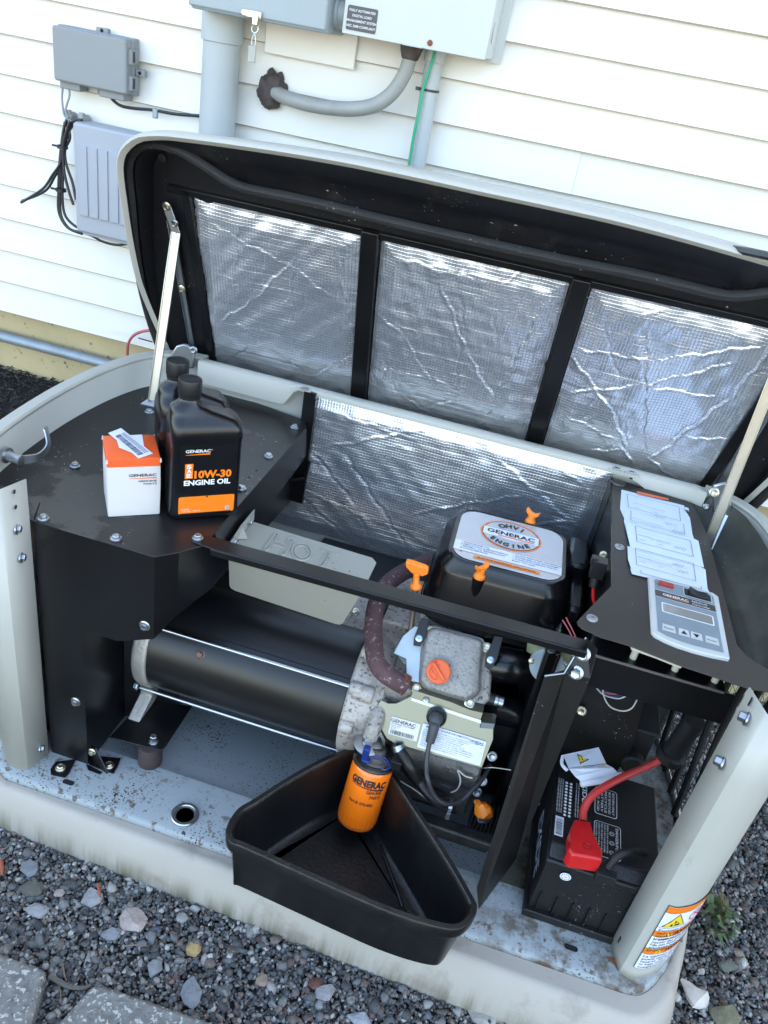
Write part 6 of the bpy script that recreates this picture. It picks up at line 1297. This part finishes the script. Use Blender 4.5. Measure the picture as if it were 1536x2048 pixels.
# fuel regulator, pipe and box beyond the battery
b = MB(); b.box((.955, .25, .13), (1.010, .33, .225)); b.box((.945, .245, .225), (1.015, .335, .232)); b.cyl((.985, .25, .165), (.985, .225, .165), .020, n=20); b.box((.93, .36, .20), (.99, .44, .44)); b.build('fuel_regulator', 'matteblack', gen, bevel=.005)
b = MB(); b.tube([at(1390, 1440, 'y', .16), at(1362, 1480, 'y', .165), at(1345, 1505, 'y', .17)], .0165, 20, samp=2); b.lathe(at(1343, 1508, 'y', .17), (.15, -.1, 1), [(.019, -.012), (.022, -.010), (.022, .004), (.018, .006)], 20); b.build('fuel_pipe', 'matteblack', gen)

# ================================================================== LOOSE THINGS
# --- BATTERY in its bay
bat = empty('battery', (.94, .10, 0)); tag(bat, 'black starting battery with white printing and a red boot clamp in the right bay', 'battery')
BX0, BX1, BY0, BY1, BZ = .858, 1.030, .003, .208, .155
b = MB(); b.box((BX0+.002, BY0+.003, .002), (BX1-.002, BY1-.002, .128)); b.box((BX0-.004, BY0-.006, .0015), (BX1+.004, BY1+.004, .018))
for k in range(6): b.box((BX0+.012+k*.026, BY0-.002, .018), (BX0+.015+k*.026, BY0+.004, .060))
b.build('case', 'battery', bat, bevel=.002)
b = MB(); b.box((BX0, BY0, .126), (BX1, BY1, .140)); b.prism([(BX0+.002, BY0+.004, .14), (BX0+.002, BY0+.022, BZ), (BX0+.002, BY1-.004, BZ), (BX0+.002, BY1, .14)], (BX1-BX0-.004, 0, 0)); lidb = b.build('battery_lid', 'battery', bat, bevel=.003)
b = MB(); OB = Vector((0, 0, BZ)); ub_, vb_ = Vector((0, -1, 0)), Vector((1, 0, 0))
def bt(t_, x, y, size, wd, m=0, bold=.004): b.text(t_, (x, y, BZ), ub_, vb_, size, m, bold, width=wd, lift=.0010)
def bdec(x0, y0, x1, y1, m, l, rad=0): b.poly([Vector((x, y, BZ+l)) for x, y in (rrect(x0, y0, x1, y1, rad) if rad else [(x0, y0), (x1, y0), (x1, y1), (x0, y1)])], m)
for (x0, y0, x1, y1) in [(.925, .028, .968, .094), (.925, .108, .962, .165)]: bdec(x0, y0, x1, y1, 0, .0005, .005); bdec(x0+.0009, y0+.0009, x1-.0009, y1-.0009, 2, .0007, .0045)
bt('DANGER/POISON', .9595, .089, .0062, .060); 
for i in range(5): bt(['SHIELD EYES. EXPLOSIVE', 'GASES CAN CAUSE BLIND-', 'NESS OR INJURY. SULFURIC', 'ACID CAN CAUSE SEVERE', 'BURNS. FLUSH WITH WATER'][i], .9275+i*.0045, .0905, .0034, .054)
for yy in (.040, .058, .076):
    b.poly([Vector((.9535+.0038*math.cos(a), yy+.0038*math.sin(a), BZ+.0010)) for a in np.linspace(0, 6.1, 18)], 0); b.poly([Vector((.9535+.0030*math.cos(a), yy+.0030*math.sin(a), BZ+.0012)) for a in np.linspace(0, 6.1, 18)], 2); b.poly([Vector((.9535+x, yy+y, BZ+.0014)) for x, y in ((-.002, -.0006), (.002, .0004), (.002, .0010), (-.002, .0002))], 0)
for i, t_ in enumerate(['LEAD ACID', 'BATTERY', 'RECYCLE', 'MUST BE RECYCLED', 'RETURN ONLY']): bt(t_, .929+i*.0062, .160, .0050, .046)
bt('EXIDE', .904, .172, .011, .050, 0, .01)
for j in range(11):
    for i in range(2): b.poly([Vector((.877+i*.0075+.0024*math.cos(a), .152-j*.0068+.0024*math.sin(a), BZ+.0010)) for a in np.linspace(0, 6.1, 10)], 0)
for x_ in (.863, .8665, .870, .893, .897): bt('CHECK VOLTAGE BEFORE USE KEEP VENT', x_, .158, .0026, .072, 0, .002)
bdec(.863, .040, .8765, .078, 1, .0006); y_ = .043
while y_ < .074:
    t_ = random.choice([.0006, .001, .0015]); bdec(.8645, y_, .8745, y_+t_, 3, .0009); y_ += t_+random.choice([.0006, .001])
b2_ = MB(); b2_.text('EXIDE', (BX0+.0018, .155, .045), (0, -1, 0), (0, 0, 1), .046, 0, .015, width=.118, lift=.0006); b2_.build('side_lettering', mat('blue_grey_ink', (.5, .54, .62), .5), bat, smooth_=False)
b.build('battery_label', ['whiteink', 'white', 'battery', 'ink'], lidb, smooth_=False)
b = MB(); c_ = at(1131, 1752, 'y', BY0-.0004); nn_ = Vector((0, -1, .0)).normalized(); b.lathe(c_+nn_*.0012, nn_, [(.0085, 0), (.0085, .0004), (.0, .0005)], 28)
u_ = Vector((1, 0, 0)); v_ = nn_.cross(u_)
for k in range(12): a = R(30*k); b.poly([c_+nn_*.002+(u_*math.cos(a+d_)+v_*math.sin(a+d_))*r_ for d_, r_ in ((-.10, .0052), (.10, .0052), (.10, .0070), (-.10, .0070))], 1)
b.poly([c_+nn_*.002+u_*x+v_*y for x, y in ((-.002, -.001), (.002, -.001), (.002, 0), (-.002, 0))], 1)
b.build('date_sticker', ['white', 'greyink'], lidb)
zb_ = .187; bp2 = [(1151, 1637), (1181, 1642), (1187, 1665), (1197, 1685), (1206, 1703), (1205, 1719), (1145, 1709), (1137, 1697), (1144, 1682), (1142, 1660)]
T_ = [at(x, y, 'z', zb_) for x, y in bp2]; cT = sum(T_, Vector())/len(T_)
b = MB(); b.loft([[cT+(p-cT)*1.02+Vector((0, 0, BZ+.001-zb_)) for p in T_], [cT+(p-cT)*1.03+Vector((0, 0, -.006)) for p in T_], [cT+(p-cT)*.97 for p in T_], [cT+(p-cT)*.5+Vector((0, 0, .001)) for p in T_]], True, True); boot = b.build('terminal_boot', 'red', bat, bevel=.0025, seg=3)
b = MB(); q = at(1174, 1693, 'z', zb_+.0012); b.tube([q+Vector((.0062*math.cos(t), .0062*math.sin(t), 0)) for t in np.linspace(0, 6.28, 18)], .0005, 5); b.tube([q+Vector((-.003, 0, 0)), q+Vector((.003, 0, 0))], .0006, 5, samp=0); b.tube([q+Vector((0, -.003, 0)), q+Vector((0, .003, 0))], .0006, 5, samp=0); b.build('plus_mark', mat('deep_red', (.25, .005, .008), .4), boot)
b = MB(); b.tube([at(1166, 1642, 'z', .175), at(1168, 1618, 'z', .182), at(1184, 1592, 'z', .195), at(1215, 1570, 'z', .205), at(1250, 1552, 'z', .205), at(1285, 1537, 'z', .20), at(1320, 1520, 'z', .19)], .0062, 16, samp=8); b.build('red_cable', mat('red_cable', (.50, .035, .03), .38), bat)
b = MB(); b.tube([at(1215, 1735, 'z', .165), at(1235, 1712, 'z', .185), at(1262, 1702, 'z', .19), at(1290, 1705, 'z', .17)], .0065, 14); q = at(1213, 1752, 'z', .160); b.box((q.x-.016, q.y-.006, .148), (q.x+.014, q.y+.008, .166)); b.build('negative_cable', 'matteblack', bat, bevel=.001)
# paper hazard tag on the battery
tg = MB(); zt2 = .200; Zt = lambda x, y, z=zt2: at(x, y, 'z', z)
P1 = [Zt(1126, 1510, .203), Zt(1197, 1495, .200), Zt(1213, 1529, .196), Zt(1138, 1538, .205)]
P2 = [P1[3], P1[2], Zt(1226, 1536, .199), Zt(1236, 1546, .193), Zt(1166, 1566, .190), Zt(1150, 1553, .200)]
tg.prism(P1, (0, 0, .0005), 0); tg.prism(P2, (0, 0, .0005), 0); tg.tube([Zt(1162, 1568, .188), Zt(1200, 1562, .192), Zt(1242, 1550, .190)], .0052, 10, m=0); tg.tube([Zt(1126, 1512, .200), Zt(1124, 1528, .197), Zt(1134, 1540, .199)], .003, 8, m=0)
def p1(u, v, l=.0012): a_ = P1[0].lerp(P1[1], u); c_ = P1[3].lerp(P1[2], u); return a_.lerp(c_, v)+Vector((0, 0, l))
def p2(u, v, l=.0012): a_ = P2[0].lerp(P2[1], u); c_ = P2[4].lerp(P2[3], u); return a_.lerp(c_, v)+Vector((0, 0, l))
tg.poly([p1(.30, .15), p1(.62, .35), p1(.33, .85)], 1) if False else tg.poly([p1(.36, .12), p1(.60, .62), p1(.32, .80)], 1)
tg.poly([p1(.37, .24, .0014), p1(.55, .60, .0014), p1(.345, .72, .0014)], 2); tg.poly([p1(.42, .40, .0017), p1(.45, .52, .0017), p1(.43, .54, .0017), p1(.47, .66, .0017), p1(.41, .55, .0017), p1(.425, .51, .0017)], 1)
for k in range(9): tg.poly([p2(.1, .06+k*.095), p2(.62-.02*k, .06+k*.095), p2(.62-.02*k, .09+k*.095), p2(.1, .09+k*.095)], 3)
for k in range(4): tg.poly([p2(.70, .1+k*.16), p2(.93, .1+k*.16), p2(.93, .13+k*.16), p2(.70, .13+k*.16)], 3)
tg.poly([p2(.30, -.02), p2(.37, -.02), p2(.39, .15), p2(.32, .15)], 2); tg.poly([p2(.84, -.02), p2(.94, -.02), p2(1.0, .85), p2(.95, .85), p2(.90, .25), p2(.82, .25)], 2); tg.poly([p2(.52, .4, .0014), p2(.6, .4, .0014), p2(.74, .8, .0014), p2(.66, .8, .0014)], 2)
tg.poly([p1(0, .97), p1(1, .97), p1(1, 1.0), p1(0, 1.0)], 1)
tag(tg.build('hazard_tag', ['white', 'ink', 'yellow', 'greyink'], None, smooth_=False), 'crumpled white hazard tag with a yellow triangle lying on the battery', 'tag')

# --- DRAIN PAN
b = MB(); RZ, FZ = .134, .005
rim_px = [(462, 1640), (455, 1662), (462, 1682), (482, 1690), (540, 1716), (620, 1752), (700, 1788), (780, 1822), (860, 1848), (915, 1856), (943, 1836), (951, 1812), (944, 1793), (905, 1725), (860, 1655), (820, 1595), (796, 1558), (776, 1535), (745, 1512), (715, 1497), (690, 1500), (640, 1520), (575, 1556), (510, 1598), (480, 1616)]
rp_ = [at(x, y, 'z', RZ) for x, y in rim_px]
rp_ = smooth(rp_+[rp_[0]], 4)[:-1]; rc = sum(rp_, Vector())/len(rp_)
def pr(k, z, dfront=0.): return [Vector((rc.x+(p.x-rc.x)*k, rc.y+(p.y-rc.y)*k, z)) for p in rp_]
bot_off = Vector((-.004, .012, 0))
def off_ring(d, z, sh=0.):
    n = len(rp_); o_ = []
    for i in range(n):
        t = (rp_[(i+1) % n]-rp_[i-1]).normalized(); nrm = Vector((t.y, -t.x, 0)); 
        if (rc-rp_[i]).dot(nrm) > 0: nrm = -nrm
        o_.append(Vector((rp_[i].x+nrm.x*d, rp_[i].y+nrm.y*d, z)))
    return o_
b.loft([off_ring(-.030, FZ), off_ring(-.022, FZ), off_ring(-.017, FZ+.004), off_ring(-.006, RZ-.026), off_ring(-.004, RZ-.022), off_ring(.002, RZ-.020), off_ring(.003, RZ-.003), off_ring(.001, RZ), off_ring(-.006, RZ+.0005), off_ring(-.0085, RZ-.003), off_ring(-.0095, RZ-.010), off_ring(-.020, FZ+.008), off_ring(-.026, FZ+.0035), off_ring(-.034, FZ+.003)], True)
b.add(off_ring(-.030, FZ), [tuple(range(len(rp_)))]); b.add(off_ring(-.034, FZ+.003), [tuple(range(len(rp_)))])
b.tube([at(760, 1690, 'z', FZ+.004), at(790, 1770, 'z', FZ+.006), at(805, 1815, 'z', FZ+.004)], .003, 8); b.tube([at(640, 1600, 'z', FZ+.004), at(560, 1680, 'z', FZ+.006)], .002, 8)
dp = b.build('drain_pan', 'pan', None, ang=48); tag(dp, 'black wedge shaped plastic drain pan catching oil under the orange filter', 'drain pan')

# --- OIL BOTTLES
def bottle(base0, ang, label):
    root = empty('oil_bottle', base0); tag(root, label, 'oil bottle', 'black quart oil bottles on the top plate')
    u = Vector((math.cos(ang), math.sin(ang), 0)); w_ = Vector((-math.sin(ang), math.cos(ang), 0)); B0 = Vector(base0); W_, D_ = .108, .064
    def ring(x0, x1, d0, d1, r_, h): return [B0+u*x+w_*y+Vector((0, 0, h)) for x, y in rrect(x0, d0, x1, d1, r_, 6)]
    def cring(cx_, cy_, r_, h): return [B0+u*x+w_*y+Vector((0, 0, h)) for x, y in rrect(cx_-r_, cy_-r_, cx_+r_, cy_+r_, r_-.00001, 6)]
    NX, NY = .030, D_/2
    R_ = [ring(.012, W_-.012, .012, D_-.012, .010, 0), ring(.004, W_-.004, .004, D_-.004, .014, .001), ring(.0005, W_-.0005, .0005, D_-.0005, .015, .006), ring(0, W_, 0, D_, .015, .012), ring(.001, W_-.001, .001, D_-.001, .015, .020), ring(.001, W_-.001, .001, D_-.001, .015, .128), ring(0, W_, 0, D_, .015, .136), ring(0, W_, 0, D_, .016, .148), ring(.0005, W_-.002, .0015, D_-.0015, .017, .155), ring(.001, W_-.007, .004, D_-.004, .018, .1615), ring(.0015, W_-.020, .0075, D_-.0075, .020, .1665), ring(.002, W_-.040, .010, D_-.010, .021, .1735), ring(.004, W_-.057, .0125, D_-.0125, .0185, .181), cring(NX, NY, .0168, .187), cring(NX, NY, .0142, .193), cring(NX, NY, .0140, .204)]
    b = MB(); b.loft(R_, True, True); bd_ = b.build('bottle_body', 'bottle', root, ang=62)
    b = MB(); cc_ = B0+u*NX+w_*NY
    prof = [(.0155, .193), (.0160, .194), (.0160, .198), (.0150, .1985)]
    b.lathe(cc_, (0, 0, 1), prof, 40, cap=False)
    ringsc = []
    for r0, h in [(.0165, .199), (.0170, .200), (.0170, .219), (.0162, .221), (.0140, .2215), (.0135, .2205), (.0, .2202)]:
        ringsc.append([cc_+u*math.cos(2*math.pi*i/96)*(r0-(.0004 if i % 2 and .199 < h < .220 else 0))+w_*math.sin(2*math.pi*i/96)*(r0-(.0004 if i % 2 and .199 < h < .218 else 0))+Vector((0, 0, h)) for i in range(96)])
    b.loft(ringsc, True); b.build('cap', 'cap', root, ang=50)
    return root, B0, u, w_, W_, D_, bd_
b1 = at(340, 1045, 'z', TP+.0008); b1 = Vector((.1735, .092, TP+.0008)); ang_ = R(37.5)
root, B0, u, w_, W_, D_, body = bottle(b1, ang_, 'black oil bottle in front, with orange and white engine oil label facing out')
LO = B0+w_*.0008; up = Vector((0, 0, 1))
b = MB(); ld = lambda x0, y0, x1, y1, m, l, r_=0.: b.decal(LO, u, up, x0, y0, x1, y1, l, m, r_)
ld(.012, .012, .098, .132, 0, .0002, .004); 
b.poly([LO+u*x+up*y-w_*.0006 for x, y in rrect(.0125, .0125, .0975, .0430, .003)], 1)
b.text('GENERAC', LO+u*.0205+up*.1180, u, up, .0068, 2, .02, width=.0365, lift=.0008); b.text('®', LO+u*.0575+up*.1210, u, up, .003, 2, 0, lift=.0008)
b.poly([LO+u*x+up*y-w_*.0008 for x, y in ((.0205, .1140), (.0205, .1145), (.0565, .1167), (.0565, .1140))], 1)
ld(.0205, .0745, .0325, .0995, 1, .0006)
for i, ch in enumerate('SAE'): b.text(ch, LO+u*.0228+up*(.0920-i*.0076), u, up, .0088, 2, .03, lift=.0010, width=.0075)
b.text('10W-30', LO+u*.0345+up*.0750, u, up, .0170, 1, .045, width=.0560, lift=.0008); b.text('ENGINE OIL', LO+u*.0195+up*.0630, u, up, .0120, 2, .035, width=.0700, lift=.0008)
b.text('PN 0J6253', LO+u*.0165+up*.0200, u, up, .0030, 2, .003, lift=.0008); b.text('1 U.S. Quart / 946 mL', LO+u*.0165+up*.0165, u, up, .0030, 2, .006, width=.029, lift=.0008)
b.poly([LO+u*x+up*y-w_*.0008 for x, y in rrect(.084, .0165, .0905, .0220, .0006)], 2); ld(.0850, .0173, .0895, .0212, 3, .0011); ld(.0862, .0182, .0880, .0204, 2, .0013)
b.poly([LO+u*(.055+.0015*math.cos(a))+up*(.0415+.0015*math.sin(a))-w_*.001 for a in np.linspace(0, 6.1, 14)], 3)
b.build('bottle_label', ['bottlelabel', 'orangeink', 'whiteink', 'ink'], body, smooth_=False)
b = MB(); eo = B0+u*.037+up*.1625+w_*.0065; ev = (up*.9+w_*.42).normalized(); b.tube([eo+(u*math.cos(t)+ev*math.sin(t))*.0085-w_*.0006 for t in np.linspace(0, 6.28, 24)], .0005, 5); b.tube([eo+u*x+ev*y-w_*.0008 for x, y in ((-.004, -.004), (-.004, .004), (.0, -.001), (.004, .004), (.004, -.004))], .0005, 5, samp=0); b.build('moulded_mark', 'bottle', body)
bottle(b1+w_*.067-u*.004, ang_+R(1.5), 'black oil bottle standing directly behind the labelled one')

# --- FILTER CARTON
bx = empty('filter_carton', (.089, .063, TP)); tag(bx, 'small white carton with orange lid and barcode stickers on the top plate', 'carton')
c0_ = Vector((.0885, .0625, TP+.0008)); an = R(35.5); u = Vector((math.cos(an), math.sin(an), 0)); w_ = Vector((-math.sin(an), math.cos(an), 0)); W_, D_, H_ = .0755, .0765, .0975
Bx = lambda x, y, z: c0_+u*x+w_*y+up*z
b = MB(); nz_ = 8
def crg(h, e=0.): return [Bx(x, y, h) for x, y in rrect(-e, -e, W_+e, D_+e, .0022, 2)]
b.loft([crg(0), crg(.004, .0002), crg(.05, .0006), crg(.0845, .0001)], True, True, m=0); b.loft([crg(.0845, .0003), crg(.0965, .0), crg(.0975, -.0012)], True, True, m=1)
cart = b.build('carton_body', ['carton', 'boxorange'], bx, bevel=0)
b = MB(); LO = Bx(0, 0, 0)-w_*.0004
b.text('GENERAC', LO+u*.030+up*.0680, u, up, .0062, 0, .02, width=.0395, lift=.0006); b.text('GENUINE', LO+u*.0435+up*.0585, u, up, .0044, 0, .012, width=.0265, lift=.0006); b.text('PARTS', LO+u*.0510+up*.0535, u, up, .0044, 0, .012, width=.019, lift=.0006)
b.poly([LO+u*x+up*y-w_*.0006 for x, y in ((.0305, .0648), (.0695, .0640), (.0695, .0660), (.0305, .0652))], 1)
b.build('carton_print', ['ink', 'boxorange'], cart, smooth_=False)
for i, (pxs, lb) in enumerate([([(231, 872), (284, 869), (288, 893), (262, 905), (238, 895)], 0), ([(216, 866), (242, 856), (306, 907), (277, 917)], 1)]):
    ST = TP+.0008+H_+.0006+.0004*i; b = MB(); b.poly([at(x, y, 'z', ST) for x, y in pxs], 0)
    if lb:
        A_, B_, C_, D2 = [at(x, y, 'z', ST+.0003) for x, y in pxs]   # A left, B top, C right, D bottom
        f_ = lambda s_, t_: A_.lerp(B_, t_).lerp(D2.lerp(C_, t_), s_)
        s_ = .16
        while s_ < .92:
            q_ = random.choice([.008, .012, .02]); b.poly([f_(s_, .18), f_(s_+q_, .18), f_(s_+q_, .55), f_(s_, .55)], 1); s_ += q_+random.choice([.008, .014])
        for t_ in (.64, .74, .84):
            s_ = .16
            while s_ < .88: q_ = random.uniform(.02, .05); b.poly([f_(s_, t_), f_(s_+q_, t_), f_(s_+q_, t_+.05), f_(s_, t_+.05)], 2); s_ += q_+.012
    b.build('barcode_sticker', ['white', mat('barcode_ink%d' % i, (.05, .05, .12), .5), 'greyink'], cart, smooth_=False)
for (x_, y_) in [(0, 0), (W_, 0), (0, D_), (W_, D_)]:
    b = MB(); b.cyl(Bx(x_, y_, .091), Bx(x_, y_, .0972), .0016, .0008, n=8); b.build('worn_corner', 'carton', cart)
